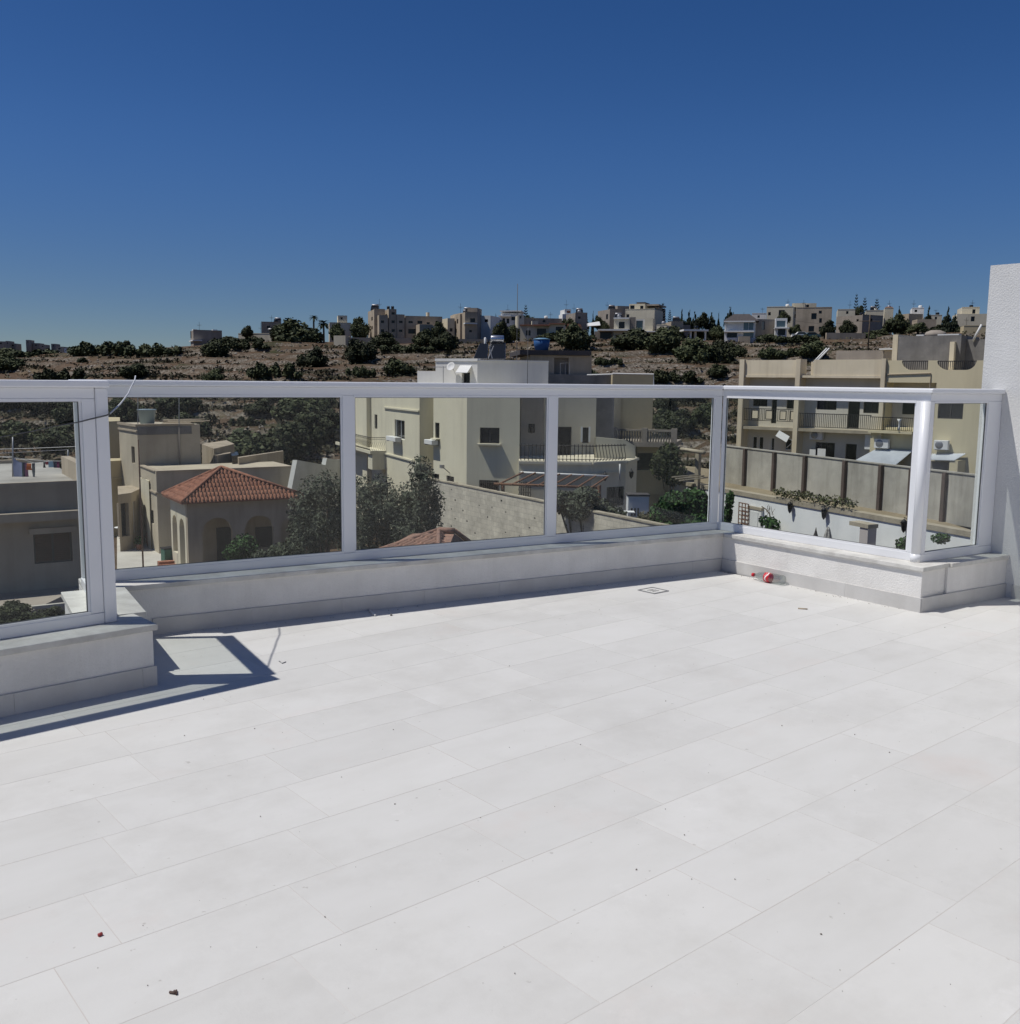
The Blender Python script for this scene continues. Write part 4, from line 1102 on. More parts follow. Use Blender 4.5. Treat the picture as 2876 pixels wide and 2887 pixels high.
# lower yard in front of that house: raised planting with a pale kerb
y0 = onz(-300, 1660, -4.4); y1 = onz(260, 1640, -4.4)
terr = thing('garden_terrace', (y0.x, y0.y, GZ), 'raised planted yard against the nearest flat-roofed house', 'garden')
q = MB().prism([y0-FH*9, y1-FH*9, y1+FH*.6, y0+FH*.6], GZ-.5, -4.4); part('wall', q, M_GREYTAN, terr)
q = MB(); a, b = onz(90, 1717, -4.395), onz(195, 1706, -4.395); uu = (b-a).normalized(); q.obox(a-uu*.0, uu, Vector((-uu.y,uu.x,0)), 0, (b-a).length, 0, .12, -4.41, -4.33); part('kerb', q, M_CONC, terr)
rg = random.Random(77)
for k, (x, y, w_, h_) in enumerate([(15,1778,110,70),(80,1770,90,55),(140,1752,80,45),(40,1730,80,40)]):
    p = onz(x, y, -4.4); d = p.dot(FH)
    veg('garden_shrub', BUSH[k], p, w_/2767*d*1.2, h_/2767*d, ['leafy green shrub at the lowest left corner behind the nearest pane','green shrub second from the lower left corner of the nearest pane','green shrub right of the other shrubs, below the shuttered window','small shrub at the back of the planted yard at lower left'][k], 'shrub', 'shrubs in the raised yard')
# clothes lines and laundry on that roof
def garment(pts, h, mat, name, label):
    mb = MB(); n = len(pts)
    N = Vector((0,0,-1))
    rgg = random.Random(int(h*997)+n)
    cols_ = []
    for p in pts:
        col = [p, p+N*h*.5+FH*rgg.uniform(-.05,.05), p+N*h*rgg.uniform(.92,1.05)+FH*rgg.uniform(-.07,.07)]
        cols_.append(col)
    vs = [v for c in cols_ for v in c]; m = 3
    mb.add(vs+[v+FH*.012 for v in vs], [(i*m+j,(i+1)*m+j,(i+1)*m+j+1,i*m+j+1) for i in range(n-1) for j in range(m-1)]+[(n*m+i*m+j,n*m+i*m+j+1,n*m+(i+1)*m+j+1,n*m+(i+1)*m+j) for i in range(n-1) for j in range(m-1)], True)
    return solo(name, mb, mat, label, 'laundry', 'laundry on the flat roof', base=pts[0])
def cloth(c): return pmat('cloth_%02d%02d%02d' % tuple(int(x*99) for x in c), c, rough=.95)
dl = 29.5
lp_ = [at(36,1268,dl-.6), at(85,1300,dl), at(100,1302,dl)]
zt = [at(x, y, dl) for x, y in ((36,1288),(44,1296),(55,1303),(62,1304))]
garment(zt, .62, cloth((.26,.29,.42)), 'sheet', 'pale blue sheet, leftmost piece of laundry on the roof')
garment([at(56,1304,dl),at(63,1304,dl)], .62, cloth((.25,.45,.40)), 'towel', 'sea-green towel hanging beside the pale blue sheet')
garment([at(63,1304,dl),at(70,1304,dl)], .58, cloth((.06,.055,.09)), 'trousers', 'dark trousers hanging third from the left on the roof')
garment([at(70,1305,dl),at(77,1306,dl)], .48, cloth((.25,.11,.19)), 'blouse', 'plum blouse half hidden behind the orange shirt')
garment([at(76,1306,dl-.1),at(88,1307,dl-.1)], .20, cloth((.50,.13,.04)), 'shirt', 'orange-red shirt in the middle of the near laundry line')
garment([at(90,1306,dl),at(98,1306,dl)], .46, cloth((.07,.085,.10)), 'jacket', 'dark jacket at the right end of the near laundry line')
d2 = 32.5
garment([at(122,1300,d2),at(128,1300,d2)], .26, cloth((.03,.03,.035)), 'vest', 'black vest at the left end of the far laundry line')
garment([at(129,1300,d2),at(135,1300,d2)], .12, cloth((.38,.05,.07)), 'towel', 'small red towel on the far laundry line')
garment([at(137,1300,d2),at(149,1300,d2)], .22, cloth((.28,.42,.52)), 'shirt', 'light blue shirt on the far laundry line')
garment([at(151,1300,d2),at(160,1300,d2)], .30, cloth((.035,.04,.07)), 'trousers', 'navy trousers on the far laundry line')
garment([at(160,1300,d2),at(167,1301,d2)], .46, cloth((.13,.02,.07)), 'dress', 'dark red dress at the right end of the far laundry line')
wl = MB(); wl.tube([at(-80,1290,dl), at(36,1287,dl), at(98,1305.5,dl), at(140,1300,dl)], .008, 3)
solo('clothes_line', wl, M_STEEL, 'near clothes line on the flat roof carrying the blue sheet', 'clothes line')
wl = MB(); wl.tube([at(-80,1281,d2), at(122,1299,d2), at(168,1300,d2), at(222,1294,d2)], .008, 3)
solo('clothes_line', wl, M_STEEL, 'far clothes line on the flat roof carrying the dark red dress', 'clothes line')
for x, y0_, y1_, dd, lab in ((36,1342,1232,29.5,'tall thin pole on the flat roof left of the blue sheet'),(192,1350,1268,32.5,'short rusty pole on the flat roof near its right parapet')):
    p = at(x, y0_, dd); q = at(x, y1_, dd); p.z = ZR
    solo('clothes_pole', MB().tube([p, q], .022, 6), M_STEEL, lab, 'pole', base=p)
wl = MB(); wl.tube([at(-60,1268,60), at(90,1264,60), at(235,1258,60)], .02, 3); wl.tube([at(-60,1281,60), at(190,1268,60)], .02, 3)
solo('overhead_wire', wl, M_STEEL, 'two thin overhead wires crossing behind the flat roof with laundry', 'wire')

M_TOWER = pmat('tower_render', (.53,.465,.355), (.45,.39,.295), .5, 6, rough=.9, streak=((.25,.21,.16), .7, .5))
# ---- B: tan tower house with a water tank, and the lower flat block in front of it
def quadfoot(c, l, r, depth=None):
    """c near corner, l left-back corner, r right corner; closed as a parallelogram"""
    return [c, r, r+(l-c), l]
dB = 62
c = G(391,1320,dB); r = G(567,1318,dB+2.4); l = c+(r-c).normalized().cross(Vector((0,0,1)))*-5.2
uB = (r-c).normalized(); vB = Vector((-uB.y, uB.x, 0)); 
l = isect(c, vB, EYE, Vector((ray(339,1300).x, ray(339,1300).y, 0)))
B = Bld('tower_house', 'tan square house with a grey water tank on its roof and lit left side', 'house', (c.x, c.y, GZ))
pb = [c, r, r+(l-c), l]; zt = zy(391,1199,dB)
tb = B.body(pb, GZ-.5, zt, M_TOWER)
B.win(tb, 3, (370,1258,381,1307), depth=.2, frame=M_DFRAME)
W0, W3 = tb['walls'][0], tb['walls'][3]
q = MB(); z1 = zy(391,1214,dB); 
W3.box(q, 0, W3.L+.02, .003, .08, z1-.10, z1); W3.box(q, 0, W3.L+.02, .003, .10, zt-.10, zt+.06); part('cornice', q, M_LIME, B.o)
q = MB(); W0.box(q, 0, W0.L*.86, .003, .06, zt-.62, zt-.12); part('stained_band', q, M_BLOCK, B.o)
q = MB(); W0.box(q, 0, W0.L*.9, -.5, .09, zt+.003, zt+.06); part('roof_edge', q, M_LIME, B.o)
q = MB(); u_, z_ = W0.px(505,1250); q.tube([W0.P(u_,.06,zt-.1), W0.P(u_,.06,zt-3.4)], .05, 6); part('drainpipe', q, M_GREYTAN, B.o)
B.finish()
p = at(415,1193,dB+2); zt0 = zt+.02
solo('water_tank', MB().lathe([(.44,0),(.56,.86),(.60,.87),(.60,.92),(.56,.93)], (p.x,p.y,zt0), 20), pmat('grey_plastic', (.25,.32,.36), rough=.5), 'open-topped grey plastic water tank on the tan tower house roof', 'water tank', base=(p.x,p.y,zt0))
q = MB()
rg = random.Random(4)
for k in range(7):
    a = at(450+rg.uniform(0,25),1190+rg.uniform(-3,3),dB+1.5+rg.random()); a.z = zt+.08+.03*k
    q.tube([a, a+uB*rg.uniform(1.5,3)+vB*rg.uniform(-.5,.8)], .03, 4)
solo('timber_pile', q, M_LIME, 'loose pale planks lying on the tan tower house roof beside the tank', 'timber')
for x, yt, lab in ((389,1100,'thin rusty mast at the left corner of the tan tower house'),(505,1100,'thin grey mast rising from the middle of the tan tower house roof')):
    p = at(x, 1199, dB+.3); q2 = at(x, yt, dB+.3); p.z = zt
    solo('mast', MB().tube([p, q2], .03, 5), M_STEEL, lab, 'mast', base=p)
# lower block running right
c2_ = G(440,1330,58); r2_ = G(835,1318,62.5); u2 = (r2_-c2_).normalized(); v2 = Vector((-u2.y,u2.x,0))
l2_ = isect(c2_, v2, EYE, Vector((ray(396,1320).x, ray(396,1320).y, 0)))
if (l2_-c2_).length > 5: l2_ = c2_+v2*5
B = Bld('low_block', 'long low tan block before the tower house, running behind the tiled porch roof', 'house', (c2_.x, c2_.y, GZ))
zt2 = zy(440,1331,58)
lb = B.body([c2_, r2_, r2_+(l2_-c2_), l2_], GZ-.5, zt2, M_TOWER)
W0, W3 = lb['walls'][0], lb['walls'][3]
B.win(lb, 3, (418,1432,434,1478), depth=.2, frame=M_FRAME)
q = MB(); W0.box(q, 0, W0.L, -.25, .07, zt2+.003, zt2+.07); W3.box(q, 0, W3.L-.26, -.25, .07, zt2+.003, zt2+.07); part('coping', q, M_LIME, B.o)
q = MB(); z1 = zy(440,1388,58); W3.box(q, 0, W3.L, .003, .08, z1-.1, z1); W0.box(q, 0, 4, .003, .08, z1-.1, z1); part('string_course', q, M_LIME, B.o)
B.finish()
# shaded yellow-brown flank left of the tower, and its lower wing
B = Bld('yellow_flank_house', 'shaded yellow-brown house flank between the corner post and the tan tower house', 'house', tuple(at(315,1400,66)))
fb = B.body([G(290,1300,67), G(343,1300,69), G(343,1300,75), G(290,1300,75)], GZ-.5, zy(330,1190,67), M_YELLOW)
wb2 = B.body([G(290,1330,64), G(362,1330,65.5), G(362,1330,67), G(290,1330,66.5)], GZ-.5, zy(340,1302,64), M_YELLOW)
q = MB(); wb2['walls'][0].box(q, 0, wb2['walls'][0].L, .003, .09, zy(340,1350,64)-.1, zy(340,1350,64)); part('string_course', q, M_YELLOW, B.o)
B.finish()
# roof rooms and parapets right of the tower
B = Bld('roof_parapets', 'sunlit stair hood and parapets on the roof right of the tan tower house', 'house', tuple(at(600,1320,66)))
b1 = B.body([G(604,1300,65), G(662,1300,70), G(640,1300,74), G(570,1300,69.5)][:4], zt2-1.5, zy(600,1262,66), M_LIME)
b2_ = B.body([G(612,1320,64.5), G(656,1320,67), G(650,1320,67.6), G(606,1320,65)], zt2-1.5, zy(612,1284,64.5), M_LIME)
b3 = B.body([G(673,1315,63.6), G(800,1315,70), G(798,1315,70.5), G(671,1315,64.2)], zt2-2.5, zy(700,1286,65), M_LIME)
b4 = B.body([G(655,1315,64), G(674,1315,65), G(670,1315,68), G(650,1315,67)], zt2-1.5, zy(665,1284,64.5), M_DARK)  # solid block coloured dark to stand in for the shade of an opening
B.finish()

# ---- C: porch with a hipped barrel-tile roof
ze = -4.94
pc_, pr_, pl_ = onz(512,1417,ze), onz(865,1400,ze), onz(457,1393,ze)
pb_ = pr_+(pl_-pc_)
ctr = (pr_+pl_)*.5; apx = Vector((ctr.x, ctr.y, zy(624,1320,ctr.dot(FH))))
apx = at(624,1320,ctr.dot(FH)-.3)
P_ = thing('tiled_porch', (pc_.x,pc_.y,GZ), 'arched porch with a hipped roof of orange barrel tiles in front of the tan houses', 'porch')
def tile_face(a, b, top, pitch=.20, row=.36, top2=None, rad=.36):
    """barrel tiles on the triangle a, b, top: rolls running up the slope, clipped at the hips"""
    mb = MB(); e = (b-a); Lw = e.length; eu = e/Lw; foot_ = a+eu*((top-a).dot(eu)); s = top-foot_; Ls = s.length; su = s/Ls; n = eu.cross(su).normalized()
    if n.z < 0: n = -n
    k = (top-a).dot(eu); k2 = (top2-a).dot(eu) if top2 else k; cnt_ = int(Lw/pitch)
    for i in range(cnt_):
        x = (i+.5)*Lw/cnt_; h = Ls*(x/k if x < k else 1 if x <= k2 else (Lw-x)/(Lw-k2)); j = 0
        while j*row < h-.08:
            y0, y1 = j*row-.03, min((j+1)*row, h); rr = pitch*rad
            vs = []
            for y, lift, wv in ((y0,.045,1.0),(y1,.012,.86)):
                for q in range(5):
                    an = math.pi*q/4
                    vs.append(a+eu*(x-math.cos(an)*rr*wv)+su*y+n*(lift+math.sin(an)*rr*.8))
            mb.add(vs, [(q,q+1,q+6,q+5) for q in range(4)]+[(4,3,2,1,0)], True); j += 1
    return mb
for k, (a, b) in enumerate(((pc_,pr_),(pl_,pc_),(pr_,pb_),(pb_,pl_))):
    f = part('roof', MB().add([a-Vector((0,0,.1)), b-Vector((0,0,.1)), apx-Vector((0,0,.1)), a-Vector((0,0,.02)), b-Vector((0,0,.02)), apx-Vector((0,0,.02))], [(0,2,1),(3,4,5),(0,1,4,3),(1,2,5,4),(2,0,3,5)]), M_TERRA, P_)
    if k < 2: part('roof_tiles', tile_face(a, b, apx), M_TERRA, f, kind='stuff')
hp = MB()
for a in (pc_, pr_, pl_): hp.tube([a+Vector((0,0,.05)), apx+Vector((0,0,.08))], .09, 8)
part('hip_tiles', hp, M_TERRA, P_)
uP = (pr_-pc_).normalized(); vP = (pl_-pc_).normalized(); LP = (pr_-pc_).length; LV = (pl_-pc_).length
def arch_wall(o, u, n, L, z0, z1, holes, th, mb=None):
    mb = mb or MB(); W = Wall(o, o+u*L); W.n = n
    us = sorted({0., L, *[x for h in holes for x in (h[0], h[1])]})
    for a, b in zip(us[:-1], us[1:]):
        hole = next((h for h in holes if h[0] <= a+1e-6 and b-1e-6 <= h[1]), None)
        if not hole: mb.obox(o, u, n, a, b, -th, 0, z0, z1); continue
        zs, r = hole[2], (b-a)/2; seg = 10                        # arch springing at zs
        rise = hole[3]
        for i in range(seg):
            x0, x1 = a+(b-a)*i/seg, a+(b-a)*(i+1)/seg; f = lambda x: zs+rise*math.sqrt(max(0, 1-((x-a-r)/r)**2))
            zz = [f(x0), f(x1)]
            P = lambda x, k_, z: o+u*x+n*k_+Vector((0,0,z-o.z))
            v = [P(x0,0,zz[0]),P(x1,0,zz[1]),P(x1,0,z1),P(x0,0,z1),P(x0,-th,zz[0]),P(x1,-th,zz[1]),P(x1,-th,z1),P(x0,-th,z1)]
            mb.add(v, [(0,1,2,3),(7,6,5,4),(0,4,5,1)])
        if len(hole) > 4: mb.obox(o, u, n, a, b, -th, 0, z0, hole[4])
    return mb
o_ = Vector((pc_.x,pc_.y,0))+uP*.35+vP*.35
nF = Vector((uP.y,-uP.x,0)); nL = Vector((-vP.y,vP.x,0))
fw = arch_wall(o_, uP, nF, LP-.7, GZ-.3, ze+.05, [(.75,2.35,GZ+2.35,.75),(3.0,4.6,GZ+2.35,.75),(5.0,5.75,GZ+2.35,.4)], .32)
part('front_wall', fw, M_LIME, P_)
lw = arch_wall(o_+vP*.33, vP, nL, LV-1.0, GZ-.3, ze+.05, [(.35,1.45,GZ+2.5,.5),(1.95,3.0,GZ+2.5,.5,GZ+.9)], .32)
part('side_wall', lw, M_CREAM, P_)
ib = Bld.__new__(Bld); ib.o = P_; ib.bodies = []
q = MB().obox(o_, uP, Vector((-nF.x,-nF.y,0)), .4, LP-.4, 2.4, 2.6, GZ, ze); part('back_wall', q, M_LIME, P_)
q = MB(); q.obox(o_, uP, Vector((-nF.x,-nF.y,0)), 2.0, 2.9, 2.36, 2.395, GZ+.1, GZ+2.2); q.obox(o_, uP, Vector((-nF.x,-nF.y,0)), 4.2, 5.4, 2.36, 2.395, GZ+.9, GZ+2.1); part('door', q, M_DFRAME, P_)
# patio in front of the houses, with a step edge
pp = [onz(330,1640,GZ+.06), onz(580,1640,GZ+.06), onz(600,1500,GZ+.06), onz(330,1500,GZ+.06)]
pt = bpy.data.objects.new('patio', mesh('patio', MB().prism([tuple(p)[:2] for p in pp], GZ-.1, GZ+.07), M_PAVE)); COL.objects.link(pt); pt['kind'] = 'structure'
a = onz(545,1590,GZ+.07); st = thing('garden_steps', a, 'low stone planter and steps at the porch corner', 'steps')
q = MB(); q.obox(a, uP, vP, -.6, .8, -.9, .2, GZ+.02, GZ+.45); part('planter', q, M_CREAM, st)
q = MB(); q.obox(a, uP, vP, -1.9, -.62, -.6, -.2, GZ+.02, GZ+.22); q.obox(a, uP, vP, -1.9, -.62, -.19, .2, GZ+.02, GZ+.36); part('step', q, M_TERRA, st)
# courtyard doorway block at the left of the patio
B = Bld('courtyard_house', 'low shaded house wing with an arched doorway left of the patio', 'house', tuple(G(330,1500,60)+Vector((0,0,GZ))))
cw = B.body([G(335,1450,58.5), G(372,1450,59.5), G(395,1450,61.5), G(398,1450,64), G(335,1450,63)], GZ-.3, zy(360,1392,59), M_LIME)
B.win(cw, 1, (374,1415,386,1500), depth=.2, frame=M_FRAME); B.win(cw, 0, (340,1420,366,1510), depth=.3)
B.finish()
q = arch_wall(G(398,1450,61.2), (G(440,1450,58.2)-G(398,1450,61.2)).normalized(), Vector((-.5,-.8,0)).normalized(), (G(440,1450,58.2)-G(398,1450,61.2)).length*.6, GZ, GZ+4.3, [(.4,1.4,GZ+2.2,.5)], .25)
solo('arch_wall', q, M_CREAM, 'sunlit wall with a narrow arch beside the patio', 'wall')
# things on the patio
def chair(p, rz, mat, label, h=.45):
    t = thing('garden_chair', p, label, 'chair', 'chairs on the patio', rz)
    def lp(n, mb): o = bpy.data.objects.new(n, mesh(n, mb, mat)); COL.objects.link(o); o.parent = t
    lp('seat', MB().box(-.22,.22,-.22,.22,h-.03,h)); lp('backrest', MB().box(-.22,.22,.2,.24,h,h+.45))
    for x in (-.2,.17):
        for y in (-.2,.17): lp('leg', MB().box(x,x+.035,y,y+.035,0,h-.03))
chair(onz(352,1532,GZ+.07), 2.2, M_WHITE, 'white garden chair at the left edge of the patio')
chair(onz(368,1528,GZ+.07), 4.0, M_BLACK, 'dark garden chair behind the white one on the patio')
t = thing('garden_table', onz(344,1517,GZ+.07), 'small round white table on the patio by the chairs', 'table')
q = MB(); p = onz(344,1517,GZ+.07); q.lathe([(.45,.70),(.45,.73)], p, 16); part('tabletop', q, M_WHITE, t)
part('leg', MB().lathe([(.22,0),(.04,.04),(.03,.70)], p, 8), M_BLACK, t)
p = onz(473,1590,GZ+.07); t = thing('wheeled_bin', p, 'green wheeled bin with a black lid at the porch side', 'bin')
part('body', MB().box(p.x-.27,p.x+.27,p.y-.3,p.y+.3,GZ+.1,GZ+.95), pmat('bin_green', (.05,.13,.09), rough=.5), t, .03)
part('lid', MB().box(p.x-.3,p.x+.3,p.y-.33,p.y+.33,GZ+.955,GZ+1.03), M_BLACK, t, .02)
p = onz(424,1540,GZ+.07); t = thing('potted_plant', p, 'pot of pink flowers against the lit wall by the patio', 'plant')
part('pot', MB().lathe([(.18,0),(.27,.4)], p, 10), M_PLANTPOT, t)
q = MB(); rg = random.Random(3); foliage(q, rg, [(p.x,p.y,p.z+.6,.32,.32,.28)], 120, .14); part('foliage', q, pmat('pink_flowers', (.42,.13,.11), (.10,.10,.04), 9, rough=.8), t)
p = onz(392,1550,GZ+.07); t = thing('potted_plant', p, 'small leafy pot plant beside the arch on the patio', 'plant')
part('pot', MB().lathe([(.15,0),(.2,.35)], p, 10), M_PLANTPOT, t)
q = MB(); foliage(q, rg, [(p.x,p.y,p.z+.55,.25,.25,.25)], 90, .12); part('foliage', q, M_CITRUS, t)
# tall thin rusty pole in front of the patio
p = onz(404,1606,GZ); pole(404, 1606, 1240, p.dot(FH), .05, 'tall thin rusty pole standing in the yard before the patio', name='iron_pole', mat=pmat('rust', (.10,.06,.045), rough=.9))

# ---- E: stepped whitish wall beside the hill foot
q = MB(); a = G(822,1380,60); b = G(970,1360,68); u_ = (b-a).normalized()
W = Wall(a, b)
def wz(x, y): return W.px(x, y)
prof = [(822,1380),(838,1297),(918,1311),(922,1292),(985,1300)]
pts = [wz(*p) for p in prof]
mb = MB(); n = len(pts)
top = [W.P(u,0,z) for u,z in pts]; bot = [W.P(u,0,GZ-.5) for u,z in pts]; tb_ = [v-W.n*.3 for v in top]; bb_ = [v-W.n*.3 for v in bot]
for i in range(n-1):
    mb.quad(bot[i],bot[i+1],top[i+1],top[i]); mb.quad(bb_[i+1],bb_[i],tb_[i],tb_[i+1]); mb.quad(top[i],top[i+1],tb_[i+1],tb_[i])
mb.quad(bot[0],top[0],tb_[0],bb_[0]); mb.quad(bot[-1],bb_[-1],tb_[-1],top[-1])
solo('stepped_wall', mb, pmat('lime_washed_wall', (.60,.60,.56), (.50,.50,.46), .8, rough=.9, streak=((.3,.3,.27), .8, .5)), 'pale lime-washed wall with a stepped top left of the first mullion', 'wall')

# ---- F: central cream house
def lface(c, x, ang):
    """left-back corner on column x, the face running off at ang degrees from the level right axis"""
    a = R(ang); v = RH*math.cos(a)+FH*math.sin(a)
    return isect(c, v, EYE, Vector((ray(x,1250).x, ray(x,1250).y, 0)))
M_CREAM2 = pmat('pale_cream_wall', (.70,.655,.50), (.64,.595,.455), .3, 6, rough=.9, streak=((.42,.385,.30), .55, .45))
F = Bld('cream_house', 'large pale cream house in the middle, square dark window on its right face', 'house', tuple(G(1316,1300,57)+Vector((0,0,GZ))))
c1 = G(1316,1250,57.5); l1 = lface(c1, 1222, 118); r1 = c1+(RH*math.cos(R(-3))+FH*math.sin(R(-3)))*3.05
k1 = isect(c1, RH*math.cos(R(-11))+FH*math.sin(R(-11)), EYE, Vector((ray(1465,1250).x, ray(1465,1250).y, 0)))
ZF = zy(1316,1098,57.5)
f1 = F.body([c1, k1, k1+FH*7, l1+FH*3+RH*.3, l1], GZ-.5, ZF, M_CREAM2)
F.win(f1, 0, (1353,1205,1408,1251), frame=M_DFRAME, depth=.14, mull=1, sill=.3, fw=.04)
F.win(f1, 0, (1351,1353,1406,1400), frame=M_DFRAME, depth=.14, bars=9)
F.win(f1, 4, (1227,1191,1239,1236), frame=M_DFRAME, depth=.12, sill=.28)
F.win(f1, 4, (1222,1334,1238,1352), frame=M_DFRAME, depth=.12)
F.win(f1, 4, (1259,1340,1280,1361), frame=M_DFRAME, depth=.12)
# rear-left wing, lit
c2 = G(1183,1250,63); l2 = lface(c2, 960, 113)
V2 = (l2-c2).normalized()
f2 = F.body([c2, c2+Vector((-V2.y,V2.x,0))*-3.2, l2+Vector((-V2.y,V2.x,0))*-4, l2], GZ-.5, zy(1183,1096,63), M_CREAM2)
F.win(f2, 3, (1113,1182,1141,1241), frame=M_FRAME, depth=.16, mull=1)
F.win(f2, 3, (1056,1168,1064,1210), frame=M_DFRAME, depth=.16)
W2 = f2['walls'][3]
def wbox(W, x0, y0, x1, y1, n0, n1):
    u0,u1,z0,z1 = W.rect(x0,y0,x1,y1); return W.box(MB(), u0, u1, n0, n1, z0, z1)
# string courses on the lit wing
for (xa, ya, xb, yb) in ((1085,1147,1183,1156),(990,1280,1045,1290),(1086,1277,1170,1297)):
    ua, za = W2.px(xa, ya); ub, zb = W2.px(xb, yb)
    q = MB(); W2.box(q, min(ua,ub), max(ua,ub), .003, .10, (za+zb)/2-.10, (za+zb)/2); part('string_course', q, M_CREAM2, F.o)
u0,u1,z0,z1 = W2.rect(1033,1100,1047,1250)
q = MB(); W2.box(q, u0, u1, .002, .35, GZ, f2['z1']-.01); part('pilaster', q, M_CREAM2, F.o)
# small square balcony with a curved railing on the lit wing
u0,u1,z0,z1 = W2.rect(1000,1266,1086,1272)
zb = W2.px(1070,1266)[1]
ua = W2.px(1088,1266)[0]; ub = W2.px(985,1262)[0]
u0, u1 = min(ua,ub), max(ua,ub)
bal = thing('balcony', W2.P(u0,0,zb-.2), 'small cream balcony with bowed black railing bars on the lit wing', 'balcony')
q = MB(); W2.box(q, u0, u1, .0, 1.15, zb-.22, zb); part('slab', q, M_CREAM2, bal)
q = MB(); W2.box(q, u1-1.2, u1, .0, 1.0, zb-1.35, zb-.222); part('bracket', q, M_CREAM2, bal)
q = MB()
for (a, b, na, nb) in ((u0,u1,1.1,1.1),(u1,u1,.05,1.1)):
    L = math.hypot(b-a, nb-na); n = max(2, int(L/.14))
    q.tube([W2.P(a,na,zb+.95), W2.P(b,nb,zb+.95)], .02, 5); q.tube([W2.P(a,na,zb+.82), W2.P(b,nb,zb+.82)], .012, 4)
    for i in range(n+1):
        f = i/n; P = lambda k, z: W2.P(a+(b-a)*f, na+(nb-na)*f+k, z)
        q.tube([P(0,zb+.95), P(0,zb+.6), P(.10,zb+.35), P(.08,zb+.12), P(0,zb+.02)], .011, 4)
part('railing', q, M_BLACK, bal)
F.finish()
# wall bracket lamp, window air conditioners on the lit faces
for (W, x0,y0,x1,y1, lab) in ((W2,1108,1228,1134,1246,'white air conditioner under the tall window of the lit wing'),(f1['walls'][4],1216,1238,1238,1254,'cream air conditioner under the narrow window at the cream house corner')):
    u0,u1,z0,z1 = W.rect(x0,y0,x1,y1)
    t = thing('air_conditioner', W.P(u0,0,z0), lab, 'air conditioner')
    q = MB(); W.box(q, u0, u1, .05, .5, z0, z1); part('case', q, M_WHITE, t, .02)
    q = MB(); W.box(q, u0+.05, u0+.09, .0, .45, z0-.06, z0-.002); W.box(q, u1-.09, u1-.05, .0, .45, z0-.06, z0-.002); part('bracket', q, M_STEEL, t)
W = f1['walls'][4]; u_, z_ = W.px(1268,1322)
t = thing('wall_lamp', W.P(u_,0,z_), 'small bracket floodlight on the lit side of the cream house', 'lamp')
q = MB().tube([W.P(u_,0,z_-.25), W.P(u_,.3,z_), W.P(u_-.1,.45,z_+.1)], .03, 5); part('arm', q, M_STEEL, t)
q = MB(); W.box(q, u_-.28, u_, .35, .55, z_+.05, z_+.25); part('head', q, M_STEEL, t)
# white penthouse above the handrail
PH = Bld('white_penthouse', 'white rooftop room behind the handrail with a lilac-grey shaded right wall', 'house', tuple(G(1345,1050,64)+Vector((0,0,0))))
c = G(1346,1050,63); ph = PH.body(foot(1346,1546,1050,63,14,5), ZF-.6, zy(1346,1018,63), M_WHITE)
lw_ = lface(c, 1228, 152)
ph2 = PH.body([c, c+FH*3, lw_+FH*3, lw_], ZF-.6, zy(1300,1018,63.2), M_WHITE)
PH.win(ph2, 3, (1302,1050,1325,1082), depth=.3)
lw3 = lface(lw_, 1177, 152)
ph3 = PH.body([lw_, lw_+FH*3, lw3+FH*3, lw3], ZF-1, zy(1210,1046,64.5), M_WHITE)
W = ph2['walls'][3]; zc = zy(1300,1018,63.2)
q = MB(); W.box(q, -.02, W.L+.03, -.3, .06, zc+.003, zc+.17); W = ph['walls'][0]; W.box(q, .05, W.L, -.3, .06, zc+.003, zc+.10); part('coping', q, M_WHITE, PH.o)
PH.finish()
W = ph2['walls'][3]; u0,u1,z0,z1 = W.rect(1297,1030,1330,1050)
q = MB().add([W.P(u0,.0,z1),W.P(u1,.0,z1),W.P(u1,.55,z0),W.P(u0,.55,z0),W.P(u0,.0,z1-.04),W.P(u1,.0,z1-.04),W.P(u1,.55,z0-.04),W.P(u0,.55,z0-.04)], [(3,2,1,0),(4,5,6,7),(0,1,5,4),(1,2,6,5),(2,3,7,6),(3,0,4,7)])
solo('awning', q, M_WHITE, 'small white sloping awning over the penthouse window', 'awning')
q = MB(); u0,z0 = W.px(1258,1035); u1,z1 = W.px(1240,1034)
q.tube([W.P(u0,.35,z0-2), W.P(u0,.35,z0+.05)], .02, 5); q.tube([W.P(u0+.3,.35,z0), W.P(u1-.3,.35,z0)], .02, 5)
solo('wall_aerial', q, M_STEEL, 'thin T-shaped aerial in front of the white penthouse wall', 'aerial')
ua, za = W.px(1279,1042)
t = thing('satellite_dish', W.P(ua,.1,za), 'small white satellite dish on the penthouse wall', 'satellite dish')
part('dish', MB().lathe([(.02,0),(.22,.05),(.30,.12),(.29,.13),(.21,.07)], W.P(ua,.25,za+.15), 14, axis=(W.n+Vector((0,0,.5)))), M_WHITE, t)
part('arm', MB().tube([W.P(ua,0,za), W.P(ua,.25,za+.12)], .02, 5), M_STEEL, t)
